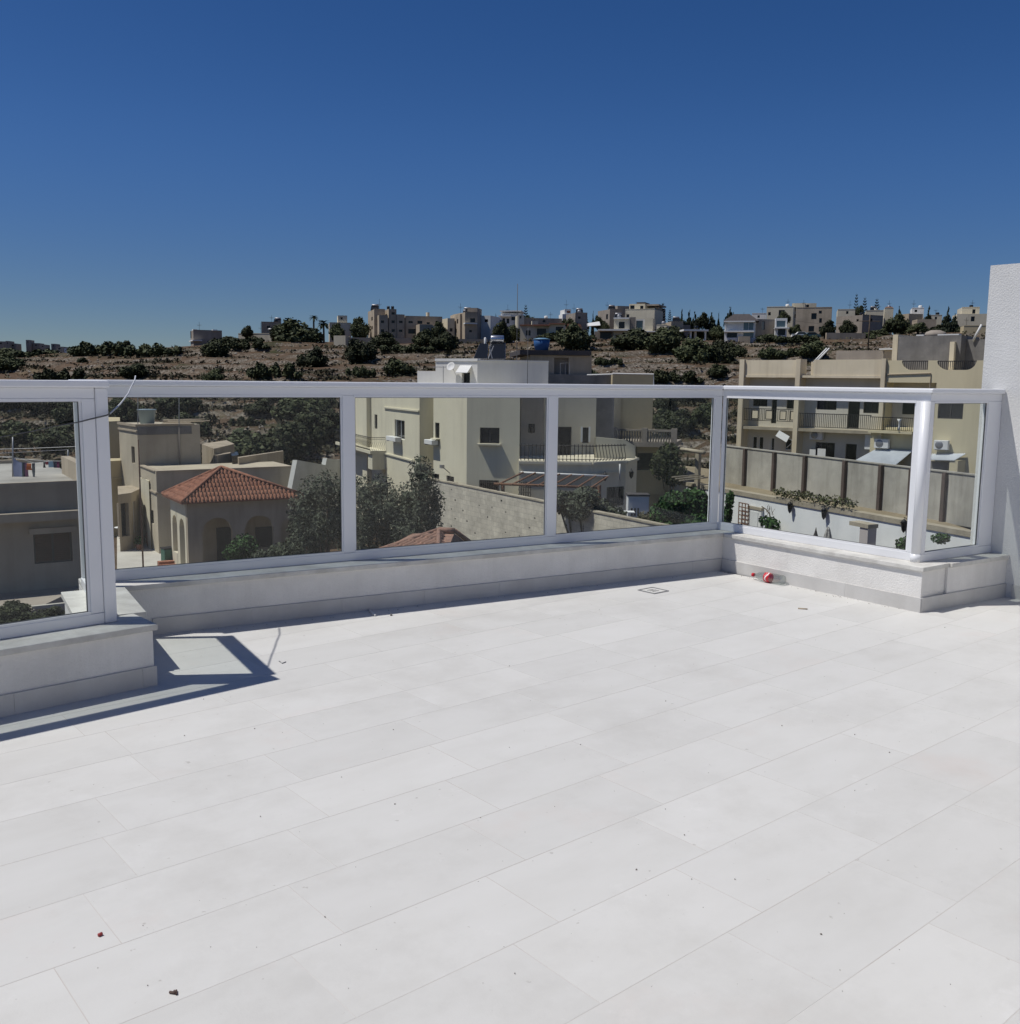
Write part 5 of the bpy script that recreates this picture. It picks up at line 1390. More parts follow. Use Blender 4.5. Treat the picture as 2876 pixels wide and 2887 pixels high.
# solar water heater on the penthouse roof
hz = zy(1346,1018,63)+.02
def P3(x, y, d): return at(x, y, d)
t = thing('solar_heater', P3(1385,1012,65), 'solar water heater with a steel tank and two dark tilted panels on the penthouse roof', 'solar heater')
a, b = at(1383,956,66.3), at(1421,957,66.3)
part('tank', MB().lathe([(.05,0),(.25,.02),(.27,.06),(.27,(b-a).length-.06),(.25,(b-a).length-.02),(.05,(b-a).length)], a, 18, axis=(b-a)), pmat('bright_steel', (.55,.56,.58), rough=.25, metal=.9), t)
def panel(p4, name):
    n = (p4[1]-p4[0]).cross(p4[3]-p4[0]).normalized()*.06
    mb = MB().add([p for p in p4]+[p+n for p in p4], [(0,1,2,3),(7,6,5,4),(0,4,5,1),(1,5,6,2),(2,6,7,3),(3,7,4,0)])
    w_ = part(name, mb, M_DARK, t)
    fr_ = MB()
    for i in range(4): fr_.tube([p4[i], p4[(i+1)%4]], .03, 4)
    part('panel_frame', fr_, M_STEEL, w_)
panel([at(1336,1011,64.6), at(1372,1011,64.6), at(1376,971,66), at(1353,970,66)], 'solar_panel')
panel([at(1378,1012,64.8), at(1424,1012,64.8), at(1424,968,66.2), at(1384,968,66.2)], 'solar_panel')
q = MB()
for (x0,y0,x1,y1) in ((1376,1011,1392,975),(1380,976,1388,1011)): q.tube([at(x0,y0,64.6), at(x1,y1,64.6)], .03, 5)
for x in (1386, 1418): q.tube([at(x,1011,66.4), at(x,966,66.4)], .03, 5)
part('stand', q, M_STEEL, t)
p = at(1368,962,66.2); part('valve', MB().lathe([(.06,0),(.08,.1),(.08,.5),(.04,.55)], p-Vector((0,0,.3)), 10), M_WHITE, t)
M_MAST = pmat('dull_mast', (.10,.10,.105), rough=.7)
pole(1457, 1012, 800, 68, .03, 'very tall thin mast against the sky behind the white penthouse', name='mast', mat=M_MAST, cat='mast')
pole(1487, 1080, 924, 61, .02, 'second thin mast right of the tall one, in front of the penthouse', name='mast', mat=M_MAST, cat='mast')
# brown house behind with the blue tank
BH = Bld('brown_tank_house', 'brown house with a dark roof edge behind the penthouse, blue tank on top', 'house', tuple(G(1560,1040,76)))
bh = BH.body(foot(1495,1668,1040,74,5,8), -6, zy(1600,1002,74), M_LIME)
zb_ = zy(1600,988,74)
q = MB(); f = foot(1466,1668,995,73.6,5,9); q.prism([tuple(p)[:2] for p in f], zy(1600,1001.5,74)+.004, zb_); part('roof_slab', q, M_DROOF, BH.o)
BH.win(bh, 0, (1563,1008,1603,1056), depth=.6, pane=M_GREYTAN)
BH.finish()
zb2 = zb_+.01; p = at(1527,989,76)
t = thing('water_tank', (p.x,p.y,zb2), 'big blue plastic water tank with a pale lid on the brown house roof', 'water tank')
hB = zy(1527,953,76)-zb2
part('body', MB().lathe([(.50,0),(.60,hB*.5),(.62,hB*.86)], (p.x,p.y,zb2), 24), pmat('blue_plastic', (.030,.10,.26), rough=.45), t)
part('lid', MB().lathe([(.65,hB*.865),(.65,hB*.92),(.3,hB)], (p.x,p.y,zb2), 24), pmat('pale_blue_plastic', (.16,.30,.42), rough=.45), t)
q = MB(); fr2 = at(1580,1025,73.0); q.tube([at(1580,1085,73), at(1580,1024,73), at(1606,1023,73), at(1606,1085,73)], .02, 5); q.tube([at(1594,1023.5,73), at(1594,1085,73)], .015, 5)
solo('rail_frame', q, M_STEEL, 'thin metal frame standing before the brown house doorway', 'frame')
BD = Bld('dark_wall_house', 'long dark roof wall with a pale pipe along its top, right of the penthouse', 'house', tuple(G(1700,1070,68)))
bd = BD.body(foot(1540,1727,1068,70,2,6), GZ, zy(1640,1056,70), M_BLOCK)
bd2 = BD.body(foot(1727,1843,1068,69.4,2,6), GZ, zy(1780,1054,69.4), M_YELLOW)
W = bd2['walls'][0]
BD.win(bd2, 0, (1795,1280,1843,1325), frame=M_DFRAME, depth=.25)
q = MB(); q.tube([at(1655,1057,69.2), at(1727,1055,69.2), at(1728,1053,69.0), at(1843,1055,69.0), at(1843,1085,69.0)], .05, 5); part('pipe', q, M_WHITE, BD.o)
BD.win(bd, 0, (1680,1175,1725,1235), depth=.3)
BD.finish()
# right-hand dark blocks of the house, door, terrace with railings
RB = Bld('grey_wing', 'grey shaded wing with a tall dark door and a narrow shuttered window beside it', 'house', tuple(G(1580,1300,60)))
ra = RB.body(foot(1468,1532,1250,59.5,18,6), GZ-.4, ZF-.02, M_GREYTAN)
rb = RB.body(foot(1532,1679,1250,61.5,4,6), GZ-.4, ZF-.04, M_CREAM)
rc = RB.body(foot(1679,1729,1250,63.5,6,6), GZ-.4, ZF-.06, M_BLOCK)
RB.win(rb, 0, (1571,1203,1610,1300), frame=M_DFRAME, depth=.2, name='door')
RB.win(rb, 0, (1642,1205,1660,1249), frame=M_DFRAME, depth=.15)
W = rb['walls'][0]
for x0, x1 in ((1638,1642),(1660,1664)):
    part('shutter', wbox(W, x0,1203,x1,1246,.005,.05), M_FRAME, RB.o)
RB.win(ra, 0, (1490,1195,1508,1220), depth=.1)
# lower storey, advancing, with a curved terrace
zT = zy(1560,1302,55)
ta, tb2, tc, td = G(1463,1330,55.5), G(1668,1330,55.2), G(1764,1330,56.5), G(1795,1330,59)
lo = RB.body([ta, tb2, tc, td, td+FH*3, ta+FH*3.5], GZ-.4, zT, M_CREAM)
RB.win(lo, 1, (1711,1374,1758,1424), frame=M_DFRAME, depth=.15, bars=8)
q = MB()
for i in (0,1,2):
    W = lo['walls'][i]; W.box(q, 0, W.L, .003, .14, zT-.16, zT-.02)
zs = zy(1700,1334,55)
for i in (0,1): W = lo['walls'][i]; W.box(q, 0, W.L, .003, .08, zs-.08, zs)
part('string_course', q, M_CREAM, RB.o)
# sloping lit parapet right of the railing
pa, pb2 = G(1680,1250,58), G(1792,1260,58.5); W = Wall(pa, pb2)
pr = [W.px(1680,1232), W.px(1762,1240), W.px(1792,1258)]
mb = MB(); top = [W.P(u,0,z) for u,z in pr]; bot = [W.P(u,0,zT+.01) for u,z in pr]
for i in range(2):
    mb.quad(bot[i],bot[i+1],top[i+1],top[i]); mb.quad(bot[i+1]-W.n*.25,bot[i]-W.n*.25,top[i]-W.n*.25,top[i+1]-W.n*.25); mb.quad(top[i],top[i+1],top[i+1]-W.n*.25,top[i]-W.n*.25)
mb.quad(bot[2],bot[2]-W.n*.25,top[2]-W.n*.25,top[2])
part('parapet', mb, M_CREAM2, RB.o)
RB.finish()
# terrace railing: bowed bars
tr = thing('terrace_railing', ta, 'long black railing with bowed bars along the terrace of the grey wing', 'railing')
q = MB(); q2 = []
path = [ta+FH*.12, tb2+FH*.12, tc+FH*.15]
hR = zy(1560,1257,55.2)
bars_ = []
for a, b in zip(path[:-1], path[1:]):
    L = (b-a).length; n = int(L/.21); nn_ = Vector(((b-a).y, -(b-a).x, 0)).normalized()
    q.tube([Vector((a.x,a.y,hR)), Vector((b.x,b.y,hR))], .028, 5); q.tube([Vector((a.x,a.y,zT+.12)), Vector((b.x,b.y,zT+.12))], .02, 4)
    for i in range(n):
        c = a+(b-a)*((i+.5)/n); P = lambda k, z: Vector((c.x,c.y,z))+nn_*k
        part('bar', MB().tube([P(.0,zT+.03), P(.14,zT+.12), P(.12,zT+.3), P(-.02,hR-.15), P(-.06,hR+.08)], .024, 4), M_BLACK, tr)
part('rail', q, M_BLACK, tr)
for i, (x, y, lab) in enumerate(((1706,1345,'dark lantern left of the downpipe on the grey wing'),(1780,1338,'dark lantern at the corner of the grey wing, above the white garden wall'),(1500,1212,'dark wall lantern on the shaded strip beside the cream house'))):
    p = at(x, y, 55.3 if i < 2 else 59.3)
    t = thing('wall_lantern', p, lab, 'lantern', 'lanterns on the houses and garden wall')
    part('body', MB().lathe([(.03,-.22),(.12,-.1),(.15,.12),(.17,.13),(.05,.26)], p, 6), M_BLACK, t); part('bracket', MB().tube([p+Vector((0,0,.26)), p+Vector((0,0,.34)), p+FH*.3+Vector((0,0,.2))], .02, 4), M_BLACK, t)
p0, p1 = at(1748,1308,55.6), at(1748,1352,55.6); solo('downpipe', MB().tube([p0, p1], .05, 6), M_WHITE, 'white downpipe below the terrace railing', 'pipe')
# stone balustrade balcony of the yellow house
bz = zy(1800,1250,66)
BL = thing('stone_balcony', at(1800,1255,66), 'dark stone balcony with turned balusters projecting from the yellow house', 'balcony')
ba, bb3 = G(1727,1240,66.3), G(1905,1240,65.2); u_ = (bb3-ba).normalized(); L = (bb3-ba).length; n_ = Vector((u_.y,-u_.x,0))
zt_ = zy(1800,1210,66); zl = zy(1800,1245,66)
part('slab', MB().obox(ba, u_, n_, 0, L, -4.2, .12, zl-.32, zl), M_GREYTAN, BL)
part('handrail', MB().obox(ba, u_, n_, 0, L, -.22, .06, zt_-.13, zt_), M_GREYTAN, BL)
n = 24
me_b = mesh('baluster', MB().lathe([(.07,0),(.05,.1),(.085,.28),(.045,.5),(.06,zt_-.13-zl)], (0,0,0), 8), M_GREYTAN)
for i in range(n):
    f = (i+.5)/n
    c = ba+u_*L*f-n_*.08; lpart('baluster', me_b, BL, c+Vector((0,0,zl))-wloc(BL))
for f in (.0, .5, .965):
    part('pier', MB().obox(ba, u_, n_, L*f-.16, L*f+.22, -.25, .09, zl+.002, zt_+.09), M_GREYTAN, BL)
b4 = G(1680,1240,65.5)
part('low_wall', MB().obox(b4, (ba-b4).normalized(), n_, 0, (ba-b4).length*.95, -.25, .0, zl-.3, zt_-.05), M_GREYTAN, BL)
# side wall of the yellow house's ground floor, pergola post
YH = Bld('yellow_lower_house', 'yellow-brown lower storey under the stone balcony with an arched dark window', 'house', tuple(G(1800,1330,68)))
yl = YH.body([G(1795,1330,66.8), G(1893,1330,67.2), G(1893,1330,72), G(1795,1330,72)], GZ-.4, zl-.33, M_YELLOW)
YH.win(yl, 0, (1797,1277,1844,1326), frame=M_DFRAME, depth=.3)
YH.finish()
q = MB(); p0 = G(1968,1310,64); q.box(p0.x-.14,p0.x+.14,p0.y-.14,p0.y+.14,GZ,zy(1968,1275,64))
pgb = thing('garden_pergola', p0, 'stone pillar and beam of a pergola behind the white garden wall', 'pergola')
part('pillar', q, M_STONE, pgb)
part('beam', MB().tube([at(1905,1264,66), at(1985,1276,62)], .14, 6), M_STONE, pgb)
q = MB()
for k in range(3): q.tube([at(1895+k*10,1345+k*5,62), at(1975+k*10,1338+k*4,64)], .05, 5)
part('rafter', q, M_STONE, pgb)
# timber pergola in front of the terrace
PG = thing('timber_pergola', at(1560,1360,53), 'reddish timber pergola with sloping rafters below the terrace railing', 'pergola')
M_RTIM = pmat('red_brown_timber', (.22,.115,.07), (.15,.08,.05), 3, rough=.85)
za_, zb_3 = zy(1580,1335,54.6), zy(1500,1367,51.5)
part('wall_beam', MB().tube([at(1468,1332,54.9), at(1716,1343,54.7)], .07, 6), M_WHITE, PG)
part('front_beam', MB().tube([at(1392,1364,51.6), at(1560,1370,51.6), at(1690,1375,51.8)], .075, 6), M_RTIM, PG)
for k in range(8):
    f = k/7
    part('rafter', MB().tube([at(1475+240*f,1332+11*f,54.8), at(1404+262*f,1366+9*f,51.4)], .055, 5), M_RTIM, PG)
for x in (1418, 1690):
    p = at(x, 1368, 51.6); part('post', MB().box(p.x-.07,p.x+.07,p.y-.07,p.y+.07,GZ,p.z), M_RTIM, PG)
# ornate iron gate panel under the pergola
W = lo['walls'][0]
t = thing('iron_screen', W.P(.2,.1,GZ), 'ornate wrought iron screen under the pergola by the cream house', 'screen')
u0,u1,z0,z1 = W.rect(1464,1358,1496,1402)
q = MB()
for i in range(6):
    u = u0+(u1-u0)*i/5; q.tube([W.P(u,.12,z0-1), W.P(u,.12,z1)], .018, 4)
for j in range(4):
    z = z0+(z1-z0)*j/3; q.tube([W.P(u0,.12,z), W.P(u1,.12,z)], .014, 4)
    for i in range(5):
        cu = u0+(u1-u0)*(i+.5)/5; q.tube([W.P(cu+.1*math.cos(a*.9),.12,z-.14+.1*math.sin(a*.9)) for a in range(8)], .01, 3)
part('scrolls', q, M_BLACK, t)

# ---- G: diagonal block wall
zW = -4.2
wa, wb3 = onz(1195,1345,zW), onz(1905,1486,zW); W = Wall(wa, wb3)
bw = thing('block_wall', (wa.x,wa.y,GZ), 'long pale block garden wall running diagonally across the middle panes', 'wall')
q = MB(); W.box(q, 0, W.L, -.23, 0, GZ-.4, zW-.07)
M_BW = bpy.data.materials.new('block_wall_face'); M_BW.use_nodes = True
def _bw():
    t = M_BW.node_tree; L = t.links.new; b = t.nodes['Principled BSDF']; b.inputs['Roughness'].default_value = .95
    tc = t.nodes.new('ShaderNodeTexCoord'); mp = t.nodes.new('ShaderNodeMapping'); mp.vector_type = 'TEXTURE'
    mp.inputs['Rotation'].default_value = (0, 0, math.atan2(W.u.y, W.u.x)); L(tc.outputs['Object'], mp.inputs['Vector'])
    sx = t.nodes.new('ShaderNodeSeparateXYZ'); L(mp.outputs[0], sx.inputs[0]); cb = t.nodes.new('ShaderNodeCombineXYZ'); L(sx.outputs[0], cb.inputs[0]); L(sx.outputs[2], cb.inputs[1])
    br = t.nodes.new('ShaderNodeTexBrick'); br.inputs['Scale'].default_value = 1; br.inputs['Brick Width'].default_value = .46; br.inputs['Row Height'].default_value = .265; br.inputs['Mortar Size'].default_value = .008
    br.inputs['Color1'].default_value = (.60,.555,.455,1); br.inputs['Color2'].default_value = (.50,.46,.38,1); br.inputs['Mortar'].default_value = (.38,.355,.30,1); L(cb.outputs[0], br.inputs['Vector'])
    n = t.nodes.new('ShaderNodeTexNoise'); n.inputs['Scale'].default_value = 1.3; n.inputs['Detail'].default_value = 8; n.inputs['Roughness'].default_value = .75; L(tc.outputs['Object'], n.inputs['Vector'])
    r = t.nodes.new('ShaderNodeMapRange'); r.inputs[1].default_value = .3; r.inputs[2].default_value = .7; r.inputs[3].default_value = .72; r.inputs[4].default_value = 1.22; L(n.outputs['Fac'], r.inputs[0])
    vm = t.nodes.new('ShaderNodeVectorMath'); vm.operation = 'SCALE'; L(br.outputs['Color'], vm.inputs[0]); L(r.outputs[0], vm.inputs['Scale']); L(vm.outputs[0], b.inputs['Base Color'])
    bp = t.nodes.new('ShaderNodeBump'); bp.inputs['Strength'].default_value = .5; bp.inputs['Distance'].default_value = .02; L(br.outputs['Fac'], bp.inputs['Height']); bp.invert = True; L(bp.outputs[0], b.inputs['Normal'])
_bw()
part('wall', q, M_BW, bw)
rg = random.Random(9)
x = 0
while x < W.L-.1:                                             # coping stones
    e = min(x+.95, W.L); q = MB(); W.box(q, x+.006, e-.006, -.27, .04, zW-.068, zW+rg.uniform(-.01,.012)); part('coping_stone', q, M_STONE, bw); x = e
q = MB()
for j in range(9):                                            # weep holes and broken corners
    for i in range(int(W.L/1.38)):
        if rg.random() < .45: continue
        u = (i+.5+(j%2)*.33)*1.38; z = zW-.45-j*.53+rg.uniform(-.04,.04)
        if u < W.L-.2: W.box(q, u, u+rg.uniform(.07,.16), -.002, .004, z, z+rg.uniform(.05,.10))
part('weep_hole', q, M_BLACK, bw, kind='stuff')

# ---- D: small near hipped roof at the foot of the middle pane
zD = -4.3
dL, dN, dR = onz(1052,1560,zD), onz(1236,1606,zD), onz(1330,1536,zD)
dB_ = dL+(dR-dN)
H_ = thing('tiled_shed', (dN.x,dN.y,GZ), 'small shed roof of old barrel tiles just above the middle of the long parapet', 'shed')
dm_ = (dL.dot(FH)+dR.dot(FH))/2
r0 = at(1237,1498,dm_-.3); v_ = ray(1281,1500); r1_ = EYE+v_*((r0.z-EYE.z)/v_.z)
cen = (dL+dR)*.5
ins = [p_+(Vector((cen.x,cen.y,p_.z))-p_)*.12 for p_ in (dN,dR,dB_,dL)]
part('wall', MB().prism([tuple(p_)[:2] for p_ in ins], GZ-.3, zD-.1), M_STONE, H_)
M_OLDT = pmat('old_tiles', (.36,.21,.155), (.20,.125,.10), 4, 7, rough=.95)
dz_ = Vector((0,0,.05)); mb = MB().add([dL-dz_,dN-dz_,dR-dz_,dB_-dz_,r0-dz_,r1_-dz_], [(0,1,4),(1,2,5,4),(2,3,5),(3,0,4,5),(3,2,1,0)])
rf = part('roof', mb, M_OLDT, H_)
part('roof_tiles', tile_face(dL, dN, r0, .23, .40, None, .42), M_OLDT, rf, kind='stuff')
part('roof_tiles', tile_face(dN, dR, r0, .23, .40, r1_, .42), M_OLDT, rf, kind='stuff')
q = MB().tube([r0+Vector((0,0,.05)), r1_+Vector((0,0,.05))], .10, 8); q.tube([dL+Vector((0,0,.05)), r0+Vector((0,0,.06))], .08, 6); q.tube([dN+Vector((0,0,.05)), r0+Vector((0,0,.06))], .08, 6); q.tube([dR+Vector((0,0,.05)), r1_+Vector((0,0,.06))], .08, 6)
part('ridge_tiles', q, M_OLDT, H_)

# ---- H: white garden wall, concrete panel wall, garden things
zG = -5.0
ga, gb = onz(1778,1331,zG), onz(2760,1503,zG); W = Wall(ga, gb); WG = W
gw = thing('garden_wall', (ga.x,ga.y,GZ), 'long white garden wall with lanterns and a stone coping', 'wall')
q = MB(); W.box(q, 0, W.L, -.3, 0, GZ-.3, zG-.25); part('wall', q, pmat('whitewash', (.88,.89,.88), (.80,.82,.82), .5, rough=.85, streak=((.5,.52,.52), .6, .35)), gw)
x = 0
while x < W.L-.05:
    e = min(x+1.1, W.L); q = MB(); W.box(q, x+.005, e-.005, -.5, .06, zG-.249, zG); part('coping_stone', q, M_STONE, gw); x = e
for k, (x, y, lab) in enumerate(((1852,1364,'dark hanging lantern on the white garden wall, above the citrus tree'),(1990,1390,'dark lantern on the white garden wall beside the corner post'),(2236,1430,'dark lantern on the white garden wall, left one in the bay pane'),(2332,1447,'dark lantern on the white garden wall, right one in the bay pane'),(2558,1482,'dark lantern on the white garden wall beside the rounded corner post'))):
    u_, z_ = W.px(x, y); p = W.P(u_, .22, z_)
    t = thing('wall_lantern', p, lab, 'lantern', 'lanterns on the houses and garden wall')
    part('body', MB().lathe([(.02,-.34),(.10,-.22),(.16,.14),(.19,.15),(.06,.32)], p, 6), M_BLACK, t)
    part('bracket', MB().tube([p+Vector((0,0,.32)), p+Vector((0,0,.42)), W.P(u_,0,z_+.3)], .02, 4), M_BLACK, t)
def gpx(x, y, nn=.0):
    v = ray(x, y); A_ = WG.A+WG.n*nn
    return EYE+v*(((A_-EYE).dot(WG.n))/v.dot(WG.n))
# trellis, door, pier and pots against the wall
def wq(name, label, cat, n0, n1, x0, y0, x1, y1, mat): 
    u0,u1,z0,z1 = WG.rect(x0,y0,x1,y1); q = MB(); WG.box(q, u0, u1, n0, n1, z0, z1); return q, u0,u1,z0,z1
u0,u1,z0,z1 = WG.rect(2093,1416,2117,1490)
t = thing('trellis', WG.P(u0,.1,z0), 'brown square-lattice trellis leaning on the white garden wall', 'trellis')
for i in range(4): part('upright', WG.box(MB(), u0+(u1-u0)*i/3-.03, u0+(u1-u0)*i/3+.03, .22, .25, z0, z1), M_RTIM, t)
for j in range(7): part('lath', WG.box(MB(), u0, u1, .252, .27, z0+(z1-z0)*j/6-.03, z0+(z1-z0)*j/6+.03), M_RTIM, t)
u0,u1,z0,z1 = WG.rect(2117,1428,2150,1500)
t = thing('garden_arch', WG.P(u0,.1,z0), 'pale garden cupboard with a curved stone top beside the trellis', 'cupboard')
part('body', WG.box(MB(), u0, u1, .02, .16, GZ, z1-.1), M_WHITE, t); q = MB(); WG.box(q, u0-.05, u1+.05, .02, .2, z1-.098, z1+.06); part('top', q, M_STONE, t)
u0,u1,z0,z1 = WG.rect(2124,1440,2142,1496); part('door', WG.box(MB(), u0, u1, .162, .19, z0, z1), M_FRAME, t)
q = MB(); rg = random.Random(31)
for (x, y, s) in ((2158,1468,.32),(2170,1474,.42),(2182,1480,.36)):
    p = gpx(x, y, .8); foliage(q, rg, [(p.x,p.y,p.z,s,s,s*.9)], 130, .16)
b_ = gpx(2165, 1490, .8)
t = thing('climbing_plant', (b_.x,b_.y,GZ), 'leafy plant with bare twigs in a trough right of the garden cupboard', 'plant')
part('foliage', q, M_CITRUS, t)
q = MB(); q.tube([gpx(2148,1428,.5), gpx(2160,1436,.5), gpx(2170,1450,.55), gpx(2176,1475,.6), gpx(2180,1500,.6)], .035, 5)
for k in range(8): a = gpx(2160+k*3, 1450+rg.uniform(-8,8), .6); q.tube([a, a+Vector((rg.uniform(-.3,.3),rg.uniform(-.3,.3),rg.uniform(.2,.6)))], .012, 4)
part('stem', q, M_BARK, t)
q = MB(); u0,u1,z0,z1 = WG.rect(2128,1482,2186,1500); WG.box(q, u0, u1, .5, 1.1, GZ, z1); part('trough', q, M_CONC, t)
p = gpx(2335, 1500, 2.0); t = thing('closed_parasol', (p.x,p.y,GZ), 'closed striped grey and white parasol before the white garden wall', 'parasol')
zt_ = zy(2335,1484,p.dot(FH)); zb_4 = zy(2335,1530,p.dot(FH))
mb = MB(); k = 14
vs = [(p.x+math.cos(2*math.pi*j/k)*r*(1 if j%2 else .72), p.y+math.sin(2*math.pi*j/k)*r*(1 if j%2 else .72), z) for r, z in ((.03,zt_),(.10,zt_-.12),(.26,zt_-.7),(.30,zb_4)) for j in range(k)]
mb.add(vs, [(i*k+j,i*k+(j+1)%k,(i+1)*k+(j+1)%k,(i+1)*k+j) for i in range(3) for j in range(k)])
part('canopy', mb, pmat('grey_canvas', (.52,.50,.47), (.20,.19,.18), 8, rough=.9), t); part('pole', MB().tube([(p.x,p.y,GZ),(p.x,p.y,zt_+.05)], .03, 6), M_WHITE, t)
p = gpx(2300, 1505, 1.2); zt_ = zy(2300,1487,p.dot(FH)); t = thing('garden_statue', (p.x,p.y,GZ), 'dark slender spire-shaped ornament left of the closed parasol', 'ornament')
part('spire', MB().lathe([(.22,GZ),(.2,zt_-1.0),(.26,zt_-.9),(.12,zt_-.6),(.14,zt_-.5),(.05,zt_-.2),(.015,zt_)], (p.x,p.y,0), 8), M_DROOF, t)
p = gpx(2437, 1500, 1.6); dd2 = p.dot(FH); zt_ = zy(2437,1474,dd2)
t = thing('garden_pier', (p.x,p.y,GZ), 'tall pale pier with a cap stone jutting left, before the white garden wall', 'pier')
part('pier', MB().obox(p, WG.u, WG.n, -.05, .5, -.3, .25, GZ, zt_-.2), pmat('pink_render', (.52,.47,.45), rough=.9), t); part('cap', MB().obox(p, WG.u, WG.n, -.75, .55, -.35, .3, zt_-.198, zt_), M_STONE, t)
for k, (x, y, w_, h_, nn, lab) in enumerate(((2552,1558,72,56,1.2,'bushy shrub before the garden wall beside the rounded corner post'),(2650,1530,60,34,1.0,'sprawling plant in the tiled planter seen in the narrow pane'))):
    p = gpx(x, y, nn); d = p.dot(FH)
    veg('garden_shrub', mesh('shrub', (lambda m: (foliage(m, random.Random(k), [(0,0,.6,.8,.8,.6),(.3,.2,.9,.5,.5,.4)], 420, .2), m)[1])(MB()), M_CITRUS), p, w_/2767*d, h_/2767*d, lab, 'shrub', None)
a, b = onz(2480,1566,-7.2), onz(2740,1518,-7.2)
uu = (b-a).normalized(); nn_ = Vector((-uu.y,uu.x,0))
t = thing('tiled_planter', (a.x,a.y,GZ), 'low planter wall capped with red tiles, seen in the narrow pane', 'planter')
part('wall', MB().obox(a, uu, nn_, 0, (b-a).length, 0, .5, GZ-.2, -7.32), M_CREAM, t)
part('coping', MB().obox(a, uu, nn_, 0, (b-a).length, -.08, .2, -7.318, -7.2), M_LIME, t)
mid = (b-a).length*.52
part('tile_cap', MB().obox(a, uu, nn_, mid, (b-a).length, .21, .7, -7.31, -6.95), M_TERRA, t)
# square white chimney and small table by the citrus tree
p = G(1797,1430,48.5); dd2 = p.dot(FH); t = thing('barbecue_chimney', (p.x,p.y,GZ), 'square white barbecue chimney between the garden trees', 'chimney')
part('stack', MB().obox(p, RH, -FH, -.5, .52, -.5, .35, GZ-.2, zy(1797,1397,dd2)), M_WHITE, t); part('cap', MB().obox(p, RH, -FH, -.54, .56, -.54, .39, zy(1797,1397,dd2)+.002, zy(1797,1392,dd2)), M_DROOF, t)
q = MB(); 
for k in range(3): q.obox(p, RH, -FH, -.36+k*.16, -.28+k*.16, .351, .356, zy(1797,1452,dd2), zy(1797,1430,dd2))
part('vent', q, M_BLACK, t)
p = at(1762,1443,46.5); t = thing('garden_table', (p.x,p.y,GZ), 'small white table beside the barbecue chimney', 'table')
part('tabletop', MB().obox(p, RH, -FH, -.45,.45,-.3,.3,p.z-.03,p.z+.02), M_WHITE, t)
for s in (-.4,.36): part('leg', MB().obox(p, RH, -FH, s, s+.04, -.2,.2, GZ, p.z-.031), M_WHITE, t)
# concrete panel wall on the upper ground, behind the garden wall
M_UP = pmat('yard_soil', (.30,.25,.17), (.22,.18,.12), .4, rough=.95)
up = bpy.data.objects.new('upper_yard', mesh('upper_yard', MB().prism([tuple(p)[:2] for p in (ga-WG.n*.3, gb-WG.n*.3, gb+FH*22, ga+FH*16)], GZ-.3, zG-.05), M_UP)); COL.objects.link(up); up['kind'] = 'structure'
zP = -2.6
pa, pb3 = onz(2010,1253,zP), onz(2800,1346,zP); WP = Wall(pa, pb3)
pw = thing('panel_wall', (pa.x,pa.y,zG), 'stained concrete panel wall with dark posts above the white garden wall', 'wall')
edges = [WP.px(x, 1330)[0] for x in (2020,2102,2185,2272,2385,2488,2575,2670,2770)]
for k, (a, b) in enumerate(zip(edges[:-1], edges[1:])):
    q = MB(); WP.box(q, a+.02, b-.02, -.14, 0, zG-.1, zP-.02); part('panel', q, M_CONC, pw)
    q = MB(); WP.box(q, a+.01, b-.01, -.18, .05, zP-.018, zP+.05); part('coping', q, M_CONC, pw)
for a in edges:
    q = MB(); WP.box(q, a-.11, a+.11, .003, .2, zG-.1, zP-.03); part('post', q, pmat('brown_post', (.12,.085,.075), (.09,.07,.06), 2, rough=.9), pw)
q = MB(); rg = random.Random(41)
for k in range(30):
    x = 2185+k*7.6; p = gpx(x, 1393+(x-2185)*.168+rg.uniform(-3,3), -.05)
    foliage(q, rg, [(p.x,p.y,p.z+rg.uniform(.08,.3),.3,.22,.2)], 26, .12, droop=.4)
    if rg.random() < .5: foliage(q, rg, [(p.x,p.y-.0,p.z-.12,.12,.14,.3)], 12, .11, droop=.7)
solo('trailing_plant', q, pmat('dry_creeper', (.14,.135,.07), (.07,.08,.035), 3, rough=.9), 'creeper trailing over the coping of the white garden wall', 'plant')
# trees in the gardens
def ltree(x, yb, d, lobes_px, n, size, mat, label, name='tree', slim=1.0, droop=0, seed=1, coref=.6, group=None, cat='tree'):
    """lobes_px: (column, row, half width, half height) at distance d"""
    rg = random.Random(seed); b = at(x, yb, d); b.z = GZ
    t = thing(name, b, label, cat, group)
    tr_ = MB(); cm = MB(); lobes = []
    for i, (lx, ly, hw, hh) in enumerate(lobes_px):
        dd = d+rg.uniform(-.6,.6); c = at(lx, ly, dd); k = dd/2767
        lobes.append((c.x, c.y, c.z, hw*k, hw*k, hh*k))
        m = b+(c-b)*.45+Vector((rg.uniform(-.2,.2),rg.uniform(-.2,.2),.2)); tr_.tube([b-Vector((0,0,.2)), m, c], [.11,.07,.025], 6)
    part('trunk', tr_, M_BARK, t)
    for l in lobes: core(cm, rg, l, coref)
    foliage(cm, rg, lobes, n, size, slim, droop=droop)
    part('crown', cm, mat, t)
M_OLIVE2 = leafmat('shrub_leaves', (.035,.045,.028), (.085,.10,.06), 3, .1)
GO = 'grey-green olive trees below the terrace'
ltree(905,1640,40,[(880,1400,46,60),(925,1380,45,55),(850,1440,40,60),(900,1480,60,70),(940,1460,50,70),(870,1540,50,70)],5200,.13,M_OLIVE,'grey-green olive tree left of the first mullion','olive_tree',.45,seed=2,group=GO,coref=.5)
